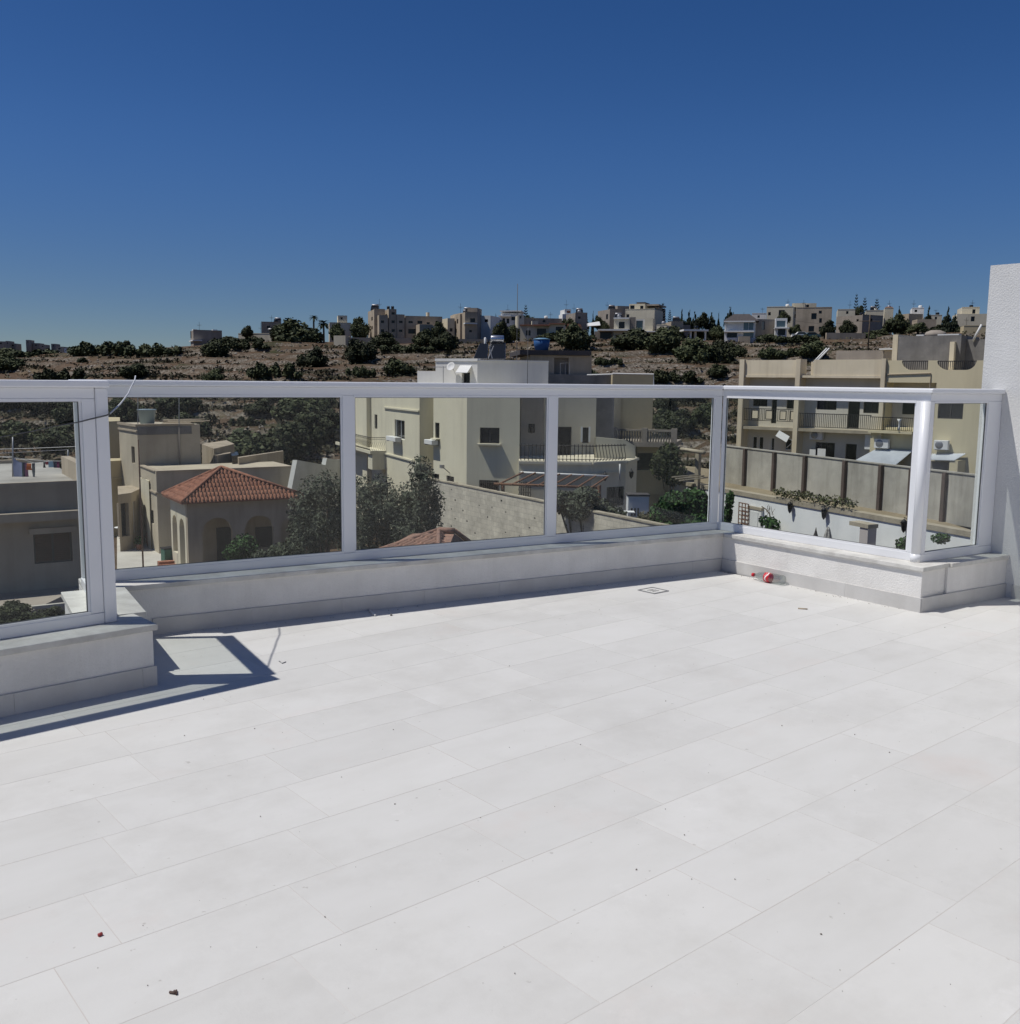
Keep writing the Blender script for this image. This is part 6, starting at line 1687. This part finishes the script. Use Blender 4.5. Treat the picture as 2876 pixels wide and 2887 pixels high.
ltree(1060,1640,39,[(1030,1400,45,60),(1075,1385,40,50),(1100,1440,50,60),(1040,1480,55,70),(1090,1520,55,70),(1020,1560,50,60),(1120,1470,40,55),(1060,1440,50,50)],6200,.13,M_OLIVE,'grey-green olive tree right of the first mullion','olive_tree',.45,seed=3,group=GO,coref=.5)
ltree(1170,1640,38.5,[(1185,1330,34,48),(1200,1370,42,50),(1150,1410,45,55),(1190,1440,55,60),(1160,1500,60,70),(1215,1480,36,60),(1130,1560,50,50),(1225,1420,30,50),(1140,1450,40,50)],6200,.13,M_OLIVE,'tallest grey-green olive tree, beside the block wall','olive_tree',.45,seed=4,group=GO,coref=.5)
ltree(985,1640,43,[(985,1380,40,45),(970,1440,50,60),(990,1500,50,70)],2600,.13,M_OLIVE,'olive tree partly hidden behind the first mullion','olive_tree',.45,seed=5,group=GO,coref=.5)
ltree(850,1620,45,[(850,1490,40,45),(890,1500,44,55),(838,1545,40,40),(790,1560,36,30),(880,1545,50,44),(740,1575,34,24)],4200,.14,M_OLIVE2,'dull green shrub tree at the right end of the porch','shrub_tree',.6,seed=6)
ltree(690,1610,49,[(690,1540,36,34),(660,1560,30,26)],900,.14,M_CITRUS,'small dark shrub at the foot of the porch columns','shrub_tree',seed=7,cat='shrub')
ltree(1650,1480,45,[(1630,1430,50,36),(1680,1440,50,36),(1600,1420,40,34),(1730,1455,36,26),(1570,1410,30,30),(1650,1400,40,28)],4200,.14,M_OLIVE,'rounded olive-green garden tree behind the block wall','garden_tree',.8,seed=8)
ltree(1930,1560,43,[(1900,1420,42,36),(1955,1410,40,34),(1925,1450,60,44),(1870,1450,36,34),(1985,1445,30,40),(1960,1480,46,34),(1890,1480,44,30)],4600,.17,M_CITRUS,'glossy dark green citrus tree in front of the white garden wall','citrus_tree',.75,seed=9,coref=.65)
ltree(1835,1500,44,[(1830,1465,34,22),(1860,1478,26,18)],700,.13,M_SCRUB,'dry brownish bush left of the citrus tree','garden_bush',seed=10,cat='shrub')
ltree(2075,1480,46,[(2058,1410,12,26),(2052,1450,12,30)],420,.13,M_CITRUS,'dark green tree edge behind the inner corner post','garden_tree',seed=11)
ltree(1905,1330,64,[(1885,1290,34,40),(1900,1330,34,40),(1860,1310,26,40)],1500,.2,M_CAROB,'dark ivy-like tree against the yellow house','garden_tree',seed=12)

# ---- J: cream terraced houses at the right
JA, JB = G(2085,1100,72), G(2830,1100,60); WJ = Wall(JA, JB)
ju = lambda x, y=1100: WJ.px(x, y)[0]
jz = lambda x, y: WJ.px(x, y)[1]
M_JC = pmat('terrace_cream', (.74,.655,.49), (.67,.59,.43), .5, 6, rough=.9, streak=((.36,.29,.20), .9, .55))
M_JY = pmat('terrace_yellow', (.68,.605,.41), (.63,.56,.38), .3, 6, rough=.9, streak=((.40,.35,.23), .6, .35))
M_JW = pmat('terrace_pale', (.66,.62,.53), (.60,.56,.47), .5, 6, rough=.9, streak=((.4,.36,.3), .8, .4))
J = Bld('terraced_house', 'cream two-bay house with stained slabs, balconies and tan columns, behind the panel wall', 'house', tuple(WJ.P(0,0,zG)))
REC = .75
zt_j = jz(2180,1015); zr_j = jz(2180,1064); zs1 = jz(2180,1197); zs0 = jz(2180,1208)
uM = ju(2487)
jc = J.body([WJ.P(.05,-REC,0), WJ.P(uM,-REC,0), WJ.P(uM,-9,0), WJ.P(.05,-9,0)], zG-.3, zr_j-.02, M_JW)
for r_ in ((2125,1095,2163,1146),(2220,1098,2246,1153),(2305,1105,2358,1156),(2437,1108,2478,1166)):
    J.win(jc, 0, r_, frame=M_DFRAME, depth=.12, mull=1)
for r_ in ((2178,1095,2188,1194),(2394,1108,2421,1208)): J.win(jc, 0, r_, frame=M_DFRAME, depth=.15, name='door')
for r_ in ((2122,1230,2133,1266),(2140,1231,2151,1268),(2174,1234,2182,1270),(2214,1236,2230,1268)): J.win(jc, 0, r_, frame=M_FRAME, depth=.12, fw=.04)
J.win(jc, 0, (2300,1246,2352,1292), frame=M_DFRAME, depth=.15, mull=1); J.win(jc, 0, (2385,1251,2413,1305), frame=M_DFRAME, depth=.15, name='door')
J.finish()
for a, b, y in ((2083,2247,0),(2256,2486,0)):
    q = MB(); WJ.box(q, ju(a), ju(b), -REC, .06, zr_j, zr_j+.16); part('roof_slab', q, M_JC, J.o)
q = MB(); WJ.box(q, ju(2083), ju(2248), -REC, .10, zs0-.12, zs0+.08); part('balcony_slab', q, M_STONE, J.o)
q = MB(); zsb = jz(2350,1212); WJ.box(q, ju(2254), ju(2466), -REC, .14, zsb-.18, zsb+.02); part('balcony_slab', q, M_STONE, J.o)
for a, b in ((2090,2244),(2291,2485)):
    q = MB(); WJ.box(q, ju(a), ju(b), -.18, .02, zr_j+.162, zt_j); part('parapet', q, M_JC, J.o)
q = MB(); WJ.box(q, ju(2258), ju(2290), -1.6, -1.4, zr_j+.0, zt_j-.1); part('parapet', q, M_JC, J.o)
for a, b in ((2086,2099),(2244,2257),(2484,2496)):
    q = MB(); WJ.box(q, ju(a), ju(b), -REC-.02, .20, zG-.2, zt_j+.05); part('column', q, M_JC, J.o)
# balcony rails
def jrail(x0, x1, y0, y1, label, panels=()):
    u0, u1 = ju(x0), ju(x1); z1, z0 = jz((x0+x1)/2, y0), jz((x0+x1)/2, y1)
    t = thing('balcony_rail', WJ.P(u0,0,z0), label, 'railing')
    q = MB(); WJ.box(q, u0, u1, .0, .04, z1-.05, z1); WJ.box(q, u0, u1, .0, .04, z0, z0+.04); part('rail', q, M_BLACK, t)
    pu = [(ju(a), ju(b)) for a, b in panels]
    for a, b in pu:
        q = MB(); WJ.box(q, a+.05, b-.05, .01, .03, z0+.17, z1-.17); w_ = part('panel', q, M_JC, t)
        q = MB()
        for s, e, k, l in ((a,b,z0+.1,z0+.16),(a,b,z1-.16,z1-.1),(a,a+.05,z0+.165,z1-.165),(b-.05,b,z0+.165,z1-.165)): WJ.box(q, s, e, .0, .04, k, l)
        part('panel_frame', q, M_BLACK, w_)
    n = int((u1-u0)/.13)
    for i in range(n):
        u = u0+(u1-u0)*(i+.5)/n
        if any(a-.03 < u < b+.03 for a, b in pu): continue
        q = MB(); WJ.box(q, u-.014, u+.014, .008, .034, z0+.041, z1-.051); part('bar', q, M_BLACK, t)
jrail(2101, 2243, 1152, 1187, 'black balcony rail with four tan panels on the left bay of the cream houses', [(2123,2142),(2162,2182),(2202,2221),(2232,2243)])
jrail(2258, 2462, 1167, 1207, 'black balcony rail of plain bars on the middle bay of the cream houses')
# right-hand yellow house
Y = Bld('yellow_terraced_house', 'flush yellow house with scooped roof railings at the right end, beside the tall white wall', 'house', tuple(WJ.P(ju(2497),0,zG)))
ug, uE = ju(2463), WJ.L
zy_t = jz(2600,1043)
yb_ = Y.body([WJ.P(ju(2497),0,0), WJ.P(uE,0,0), WJ.P(uE,-9,0), WJ.P(ju(2497),-9,0)], zG-.3, zy_t, M_JY)
Y.win(yb_, 0, (2500,1078,2632,1210), depth=1.2, pane=M_JW, name='balcony_recess')
Y.win(yb_, 0, (2646,1136,2714,1182), frame=M_DFRAME, depth=.10, mull=1)
ylow = Y.body([WJ.P(ug,.04,0), WJ.P(ju(2497)-.003,.04,0), WJ.P(ju(2497)-.003,-REC+.05,0), WJ.P(ug,-REC+.05,0)], zG-.3, jz(2480,1216), M_JY)
Y.finish()
q = MB(); u0,u1,z0,z1 = WJ.rect(2528,1128,2580,1170); WJ.box(q, u0, u1, -1.16, -1.12, z0, z1); part('window', q, M_DARK, Y.o)
zbs = jz(2540,1215)
q = MB(); WJ.box(q, ju(2466), ju(2590), .045, .7, zbs-.16, zbs); part('balcony_slab', q, M_JY, Y.o)
t = thing('balcony_rail', WJ.P(ju(2470),.6,zbs), 'dark balcony rail with a white ornament on the yellow house', 'railing')
q = MB(); za = jz(2540,1176)
WJ.box(q, ju(2468), ju(2590), .62, .66, za-.05, za); WJ.box(q, ju(2468), ju(2590), .62, .66, zbs+.03, zbs+.07); part('rail', q, M_BLACK, t)
for i in range(22):
    u = ju(2470)+(ju(2588)-ju(2470))*i/21; q = MB(); WJ.box(q, u-.013, u+.013, .628, .652, zbs+.071, za-.051); part('bar', q, M_BLACK, t)
u = ju(2553); q = MB().lathe([(.10,zbs+.08),(.05,zbs+.3),(.06,za-.3),(.16,za-.1)], WJ.P(u,.68,0), 8); part('ornament', q, M_WHITE, t)
# scooped parapet on top
def scoop(x):
    y = 1016
    for a, b, r0, r1 in ((2538,2612,26,0),(2637,2748,30,30)):
        if a < x < b:
            k = 27; f = 1
            if r0 and x-a < r0: f = math.sqrt(max(0, 1-((r0-(x-a))/r0)**2))
            if r1 and b-x < r1: f = min(f, math.sqrt(max(0, 1-((r1-(b-x))/r1)**2)))
            y += k*f
    return y
mb = MB(); xs = [2497+i*3 for i in range(112)]
xs = sorted(set(xs+[2538.01,2612.01,2611.9,2637.01,2747.9]))
pts = [(ju(x), max(jz(x, scoop(x)), zy_t+.004)) for x in xs]
for (a, za), (b, zb) in zip(pts[:-1], pts[1:]):
    mb.quad(WJ.P(a,0,zy_t), WJ.P(b,0,zy_t), WJ.P(b,0,zb), WJ.P(a,0,za)); mb.quad(WJ.P(b,-.2,zy_t), WJ.P(a,-.2,zy_t), WJ.P(a,-.2,za), WJ.P(b,-.2,zb)); mb.quad(WJ.P(a,0,za), WJ.P(b,0,zb), WJ.P(b,-.2,zb), WJ.P(a,-.2,za))
part('parapet', mb, M_JY, Y.o)
for a, b, lab in ((2536,2612,'small black roof rail in the left scoop of the yellow house parapet'),(2637,2748,'wide black roof rail in the rounded scoop of the yellow house parapet')):
    t = thing('roof_rail', WJ.P(ju(a),-.1,zy_t), lab, 'railing'); zz = jz((a+b)/2,1017)
    q = MB(); WJ.box(q, ju(a), ju(b), -.12, -.08, zz-.05, zz); part('rail', q, M_BLACK, t)
    n = int((b-a)/5.5)
    for i in range(n):
        x = a+(b-a)*(i+.5)/n; q = MB(); WJ.box(q, ju(x)-.018, ju(x)+.018, -.115, -.085, max(jz(x,scoop(x)),zy_t)-.02, zz-.051); part('bar', q, M_BLACK, t)
q = MB(); u0, z0 = WJ.px(2620,1048); u1, _ = WJ.px(2500,1050); q.tube([WJ.P(ju(2500),.05,jz(2500,1056)), WJ.P(ju(2622),.05,jz(2622,1052)), WJ.P(ju(2622),.05,jz(2622,1098))], .035, 5)
part('pipe', q, M_LIME, Y.o)
# rooftop blockwork and clutter
RT = Bld('rooftop_room', 'grey blockwork room on the roof of the yellow house, lit at its left edge', 'building', tuple(WJ.P(ju(2500),-3,zy_t)))
ra_ = RT.body([WJ.P(ju(2484),-2.4,0), WJ.P(ju(2664),-2.4,0), WJ.P(ju(2664),-6,0), WJ.P(ju(2490)-.4,-6,0)], zr_j, jz(2580,948)+.12, M_BLOCK)
rb_ = RT.body([WJ.P(ju(2664)+.01,-3.4,0), WJ.P(uE-.3,-3.4,0), WJ.P(uE-.3,-7,0), WJ.P(ju(2664)+.01,-7,0)], zr_j, jz(2700,956)+.12, M_BLOCK)
W = ra_['walls'][0]
q = MB(); W.box(q, -.35, .0, -3.0, .03, zr_j, jz(2490,944)+.12); part('pilaster', q, M_JC, RT.o)  # sunlit left edge of the blockwork, its light put in as cream colour
q = MB(); W.box(q, W.L*.86, W.L*.93, .003, .35, zr_j, jz(2650,960)); part('pier', q, M_JC, RT.o)
RT.finish()
MR = Bld('roof_wash_room', 'low stained roof room behind the middle parapet of the cream houses', 'building', tuple(WJ.P(ju(2300),-4,zr_j)))
mr = MR.body([WJ.P(ju(2296),-3.2,0), WJ.P(ju(2432),-3.2,0), WJ.P(ju(2432),-6,0), WJ.P(ju(2300),-6,0)], zr_j, jz(2360,990)+.14, M_GREYTAN)
MR.finish()
SH = Bld('roof_shed', 'small roof shed with a pale overhanging roof left of the blockwork room', 'shed', tuple(WJ.P(ju(2440),-3,zr_j)))
sh = SH.body([WJ.P(ju(2438),-2.9,0), WJ.P(ju(2482),-2.9,0), WJ.P(ju(2482),-5,0), WJ.P(ju(2438),-5,0)], zr_j, jz(2460,988)+.13, M_LIME)
SH.win(sh, 0, (2464,990,2474,1040), depth=.3, name='door')
SH.finish()
q = MB(); W = sh['walls'][0]; W.box(q, -.25, W.L+.1, -2.3, .3, sh['z1']+.005, sh['z1']+.09); part('roof', q, M_WHITE, SH.o)
for k, (x0, y0, x1, y1) in enumerate(((2281,1020,2296,980),(2288,1020,2303,980))):
    a, b = WJ.P(ju(x0),-.5,jz(x0,y0)), WJ.P(ju(x1),-1.6,jz(x1,y1)); solo('roof_pole', MB().tube([a, b], .05, 6), M_WHITE, ('left' if k == 0 else 'right')+' one of two white poles leaning on the cream roof', 'pole', 'two leaning white poles')
a, b = WJ.P(ju(2684),-3.3,jz(2684,956)), WJ.P(ju(2706),-3.3,jz(2706,908)); solo('roof_pole', MB().tube([a, b], .07, 6), M_WHITE, 'thick white diagonal pipe on the grey rooftop room', 'pipe')
p = WJ.P(ju(2752),-3.0,jz(2752,940)); t = thing('satellite_dish', p, 'grey mesh satellite dish on the rooftop beside the tall white wall', 'satellite dish')
part('dish', MB().lathe([(.03,0),(.35,.07),(.55,.2),(.54,.22),(.34,.09)], p, 16, axis=(-RH*.8-FH*.2+Vector((0,0,.5)))), M_STEEL, t); part('mast', MB().tube([p, p-Vector((0,0,.9))], .03, 5), M_STEEL, t)
q = MB(); W = ra_['walls'][0]; zz = ra_['z1']
for a, b in ((.28,.40),(.62,.95)): W.box(q, W.L*a, W.L*b, -.6, -.1, zz+.02, zz+.10)
solo('roof_boards', q, M_WHITE, 'pale boards lying on top of the grey rooftop room', 'boards')
q = MB(); q.lathe([(.75,0),(.6,.28),(.3,.4)], W.P(W.L*.52,-.9,zz), 14); solo('roof_dome', q, M_GREYTAN, 'low grey dome on top of the grey rooftop room', 'dome', base=W.P(W.L*.52,-.9,zz))
# air conditioners
def ac(x0, y0, x1, y1, n0, label):
    u0,u1,z0,z1 = WJ.rect(x0,y0,x1,y1)
    t = thing('air_conditioner', WJ.P(u0,n0,z0), label, 'air conditioner', 'outdoor air conditioners on the cream houses')
    q = MB(); WJ.box(q, u0, u1, n0+.08, n0+.42, z0, z1); part('case', q, M_WHITE, t, .02)
    r = min((u1-u0)*.3, (z1-z0)*.42); c = WJ.P(u0+(u1-u0)*.38, n0+.421, (z0+z1)/2)
    part('fan_grille', MB().lathe([(r,0),(r*.95,.012),(r*.3,.014)], c, 18, axis=WJ.n), M_STEEL, t)
    q = MB(); WJ.box(q, u0+.1, u0+.14, n0, n0+.4, z0-.05, z0-.002); WJ.box(q, u1-.14, u1-.1, n0, n0+.4, z0-.05, z0-.002); part('bracket', q, M_STEEL, t)
ac(2277,1214,2312,1241,-REC,'air conditioner in shade under the middle balcony')
ac(2473,1236,2511,1264,.04,'white air conditioner over the corrugated roof on the yellow house')
ac(2640,1240,2678,1268,.0,'air conditioner seen through the narrow end pane on the yellow house')
q = MB(); u0,u1,z0,z1 = WJ.rect(2436,1226,2458,1268); WJ.box(q, u0, u1, -.3, -.2, z0, z1); part('door', q, M_FRAME, Y.o)
# tilted white panel, washing, corrugated lean-to roofs
P = lambda x, y, n: WJ.P(ju(x,y), n, jz(x,y))
a = [P(2203,1213,.3), P(2232,1230,.3), P(2226,1246,.5), P(2196,1228,.5)]
nrm = (a[1]-a[0]).cross(a[3]-a[0]).normalized()*.06
t = thing('tilted_board', P(2235,1262,.2), 'tilted white rectangular panel on an arm before the left bay', 'panel')
part('panel', MB().add(a+[p+nrm for p in a], [(0,1,2,3),(7,6,5,4),(0,4,5,1),(1,5,6,2),(2,6,7,3),(3,7,4,0)]), M_WHITE, t)
part('arm', MB().tube([P(2218,1262,.0), P(2240,1244,.1), P(2228,1236,.3)], .03, 5), M_WHITE, t)
q = MB(); WJ.box(q, ju(2287), ju(2304), -.3, -.25, jz(2295,1290), jz(2295,1268)); WJ.box(q, ju(2309), ju(2332), -.32, -.28, jz(2320,1290), jz(2320,1266)); solo('washing', q, M_WHITE, 'white washing hung before the dark window of the middle bay', 'laundry')
def corrug(a, b, c, d, n, amp, mat, name, label):
    mb = MB(); N = (b-a).cross(d-a).normalized(); N = N if N.z > 0 else -N
    m = n*4
    vs = []
    for i in range(m+1):
        f = i/m; k = N*(math.sin(i*math.pi/2)*amp); vs += [a+(b-a)*f+k, d+(c-d)*f+k]
    vs += [v-N*.015 for v in vs]; o = (m+1)*2
    mb.add(vs, [(2*i,2*i+1,2*i+3,2*i+2) for i in range(m)]+[(o+2*i+2,o+2*i+3,o+2*i+1,o+2*i) for i in range(m)]+[(2*i+1,o+2*i+1,o+2*i+3,2*i+3) for i in range(m)], True)
    return solo(name, mb, mat, label, 'roof', base=d)
M_SHEET = pmat('white_sheeting', (.60,.63,.66), (.5,.53,.56), 1, rough=.5)
corrug(P(2474,1265,.1), P(2576,1270,.1), P(2546,1321,2.4), P(2424,1309,2.4), 26, .035, M_SHEET, 'lean_to_roof', 'white corrugated lean-to roof below the air conditioner of the yellow house')
corrug(P(2630,1279,.1), P(2726,1278,.1), P(2706,1296,1.0), P(2632,1294,1.0), 16, .03, M_SHEET, 'lean_to_roof', 'small pale corrugated roof seen through the narrow end pane')
LT = Bld('lean_to', 'dark open lean-to store under the small corrugated roof in the narrow pane', 'shed', tuple(P(2700,1340,0)))
l1_ = LT.body([WJ.P(ju(2706),.95,0), WJ.P(ju(2730),.95,0), WJ.P(ju(2738),.01,0), WJ.P(ju(2706),.01,0)], zG-.2, jz(2710,1296), M_JY)
LT.finish()
q = MB(); WJ.box(q, ju(2628), ju(2706), .5, .55, zG, jz(2660,1300)); part('curtain', q, M_BLOCK, LT.o)
q = MB(); WJ.box(q, ju(2436), ju(2560), 1.0, 1.1, zG, jz(2490,1316)); solo('store_wall', q, M_LIME, 'shaded store wall under the white corrugated lean-to roof', 'wall')
rg = random.Random(6)
t = thing('rubble_bench', P(2660,1350,2), 'low stack of rough stone blocks before the dark lean-to in the narrow pane', 'stone blocks')
for k in range(5):
    q = MB(); u = ju(2632+k*20, 1340); WJ.box(q, u, u+.42, 1.2, 1.6, zG, jz(2660,1346)+rg.uniform(-.15,.1)); part('stone', q, M_STONE, t)

# ------------------------------------------------------------------ things on the terrace
# plastic bottle with a red label, lying at the foot of the bay parapet
bp0 = onz(2208, 1642, 0); bp1 = onz(2126, 1630, 0)
ax = (bp1-bp0); ax.z = 0; axn = ax.normalized()
BR = .041; c0 = Vector((6.650, 4.452, BR+.001)); axn = Vector((-.02, 1, .0)).normalized()
BL_ = .30
def m_clear():
    return glass_mat('clear_plastic', (.80,.83,.83), (.42,.45,.45), .14)
M_PET = m_clear()
t = thing('plastic_bottle', (c0.x, c0.y, 0), 'empty clear plastic drink bottle with red cap and red label, lying by the sunlit parapet', 'bottle')
prof = [(.008,.004),(.022,0),(.034,.004),(BR*.97,.02),(BR*.93,.045),(BR,.07),(BR*.99,.12),(BR*.94,.125),(BR*.94,.175),(BR,.18),(BR*.95,.20),(BR*.72,.235),(BR*.45,.262),(.0135,.275),(.0135,.288)]
part('body', MB().lathe(prof, c0, 28, axis=axn), M_PET, t)
M_RED = bpy.data.materials.new('red_label'); M_RED.use_nodes = True
def _red():
    tt = M_RED.node_tree; L = tt.links.new; b = tt.nodes['Principled BSDF']; b.inputs['Roughness'].default_value = .35
    b.inputs['Base Color'].default_value = (.55,.02,.035,1)
_red()
M_CAPR = pmat('red_cap', (.52,.02,.035), rough=.4)
lb_ = part('label', MB().lathe([(BR*.96,.126),(BR*.965,.128),(BR*.965,.172),(BR*.96,.174)], c0, 28, axis=axn), M_RED, t)
# white ribbon marks printed round the label
X = axn.orthogonal().normalized(); Yv = axn.cross(X)
def onlab(h, an, r=BR*.972): return c0+axn*h+(X*math.cos(an)+Yv*math.sin(an))*r
q = MB()
for k in range(2):
    b0 = k*math.pi; N_ = 26; vs = []
    for i in range(N_+1):
        f = i/N_; an = b0+f*2.5; h = .147+.011*math.sin(f*6.3); w_ = .0035+.003*math.sin(f*math.pi)
        vs += [onlab(h-w_, an), onlab(h+w_, an)]
    q.add(vs, [(2*i,2*i+1,2*i+3,2*i+2) for i in range(N_)])
    for j in range(7):                                        # upright script-like strokes
        an = b0+.35+j*.27; hh = .158 if j % 3 else .166
        q.add([onlab(.150,an), onlab(hh,an+.08), onlab(hh,an+.13), onlab(.150,an+.05)], [(0,1,2,3)])
part('print', q, M_WHITE, lb_)
part('cap', MB().lathe([(.0155,.283),(.0155,.302),(.013,.304)], c0, 18, axis=axn), M_CAPR, t)

# loose cord hooked over the handrail
Pm = lambda s, z, n=0: OM+UM*s+NM*n+Vector((0,0,z))
def pxplane(x, y, A, n): 
    v = ray(x, y); return EYE+v*(((A-EYE).dot(n))/v.dot(n))
AC = OL+NL*(-.02)
a0 = pxplane(380, 1064, OM, NM); a0 = EYE+(a0-EYE)*.985
pts = [a0+Vector((0,0,.005)), a0*.995+Vector((0,0,.0))]
sag = []
s0 = pxplane(382, 1062, OM-NM*.03, NM)
s1 = pxplane(310, 1170, OL-NL*.03, NL)
key = [(382,1060),(380,1072),(370,1090),(362,1108),(350,1125),(338,1140),(324,1153),(310,1166)]
n = len(key)
for i, (x, y) in enumerate(key):
    f = i/(n-1)
    d = s0.dot(FH)+(s1.dot(FH)-s0.dot(FH))*f
    sag.append(at(x, y, d))
dark = [sag[-1]]
for (x, y) in ((300,1171),(270,1178),(245,1184),(222,1190),(200,1194)):
    dark.append(pxplane(x, y, OL-NL*.024, NL))
for (x, y) in ((150,1203),(90,1216),(40,1225),(-30,1238)):
    dark.append(pxplane(x, y, OL-NL*.014, NL))
lc = thing('loose_cord', sag[0], 'thin loose cord hooked on the long handrail and trailing left past the corner post', 'cord')
part('pale_length', MB().tube(sag, .0042, 7), M_CORD, lc)
part('wire', MB().tube(dark, [.0042]*3+[.0038,.0034,.003]+[.0022]*4, 7), M_GASKET, lc)  # the same cord, its trailing left length coloured darker and made thinner

# floor drain
dp = onz(1842, 1666, 0)
t = thing('floor_drain', (dp.x, dp.y, 0), 'square floor drain with a raised grey rim near the long parapet', 'drain')
s = .085
part('grate', MB().box(dp.x-s+.012, dp.x+s-.012, dp.y-s+.012, dp.y+s-.012, .001, .0035), M_TILE, t)
q = MB()
for a, b, c, d in ((-s,s,-s,-s+.009),(-s,s,s-.009,s),(-s,-s+.009,-s+.0095,s-.0095),(s-.009,s,-s+.0095,s-.0095)): q.box(dp.x+a, dp.x+b, dp.y+c, dp.y+d, .0005, .0065)
part('rim', q, M_STEEL, t)
q = MB()
for k in range(3): q.box(dp.x-.035, dp.x+.035, dp.y-.03+k*.028, dp.y-.02+k*.028, .0036, .0042)
part('slot', q, M_BLACK, t)
# scraps left by the builders
def bit(name, x0, y0, x1, y1, r, mat, label, cat='scrap', mid=None):
    a, b = onz(x0, y0, r), onz(x1, y1, r)
    pts = [a, b] if mid is None else [a, onz(*mid, r), b]
    return solo(name, MB().tube(pts, r, 6), mat, label, cat, base=(a.x,a.y,0))
M_BRASS = pmat('rusty_steel', (.13,.085,.065), (.07,.045,.04), 30, rough=.7)
M_REDP = pmat('red_plastic', (.30,.05,.05), rough=.5)
q = MB(); a, b = onz(478,2797,.004), onz(497,2800,.004); q.tube([a,b], .0035, 6); q.tube([b, onz(491,2793,.004)], .0028, 5); q.tube([onz(497,2792,.003), onz(498,2804,.003)], .003, 5)
solo('screw', q, M_BRASS, 'small rusty screw on the tiles near the lower left', 'screw', base=a)
bit('wall_plug', 277, 2637, 288, 2632, .005, M_REDP, 'tiny dark red wall plug on the tiles at the left', 'wall plug')
bit('wire_scrap', 787, 1864, 806, 1866, .003, M_STEEL, 'curled bit of wire on the tiles right of the railing shadow', 'wire', (796,1870))
bit('cigarette_end', 1040, 1718, 1058, 1735, .007, M_WHITE, 'white cigarette-like stub at the foot of the long parapet', 'stub')
bit('wood_sliver', 2250, 1715, 2277, 1717, .005, M_LIME, 'small wooden sliver on the tiles before the bay parapet', 'sliver')
bit('mortar_lump', 1100, 1733, 1106, 1733, .007, M_BLOCK, 'dark mortar lump beside the white stub', 'lump')
bit('wood_sliver', 2113, 1618, 2128, 1622, .004, M_STEEL, 'grey sliver beside the bottle cap', 'sliver')
bit('steel_strip', 2470, 1750, 2482, 1752, .003, M_STEEL, 'short grey strip on the tiles far right, near the tall white wall', 'strip') if False else None
q = MB(); rg = random.Random(12)
spots = [(574,1972),(718,2055),(963,2192),(734,2303),(1113,2268),(1436,2108),(1436,1878),(1109,2058),(1637,2100),(1355,2306),(416,2780),(916,2586),(1451,2746),(1876,2282),(1794,2453),(1877,1977),(2205,2047),(2410,2072),(2410,2230),(2508,2122),(2664,1770),(2315,2635),(2072,2480),(1930,2355),(1950,2480),(520,2075),(1690,1720),(2360,1762),(2390,1700),(2250,1660),(2330,1680),(2420,1690)]
for (x, y) in spots:
    p = onz(x, y, 0); rock(q, p+Vector((0,0,.002)), rg.uniform(.0022,.0045))
for k in range(150):
    p = onz(rg.uniform(250,2800), 1650+1150*rg.random()**1.6, 0)
    if terrace_pieces([(p.x-.01,p.y-.01),(p.x+.01,p.y-.01),(p.x+.01,p.y+.01),(p.x-.01,p.y+.01)]): rock(q, p+Vector((0,0,.001)), rg.uniform(.0008,.002))
for k in range(70):                                           # crumbs along the parapet feet
    f = rg.random(); p = M0+UM*(f*4.6)-NM*rg.uniform(.02,.10); rock(q, p+Vector((0,0,.002)), rg.uniform(.0015,.004))
    p = C_IN+UR*(f*1.8)-NR*rg.uniform(.02,.07); rock(q, p+Vector((0,0,.002)), rg.uniform(.0015,.0045))
o = bpy.data.objects.new('mortar_crumbs', mesh('mortar_crumbs', q, pmat('crumbs', (.30,.28,.25), (.08,.07,.06), 9, rough=.95))); COL.objects.link(o); tag(o, kind='stuff')

# the building that carries the terrace
q = MB()
for poly in terrace_pieces([(-6,-6),(9,-6),(9,8),(-6,8)]): q.prism([(x, y) for x, y in poly], GZ-.3, -.255)
bb_o = bpy.data.objects.new('terrace_building', mesh('terrace_building', q, M_RENDER)); COL.objects.link(bb_o); bb_o['kind'] = 'structure'
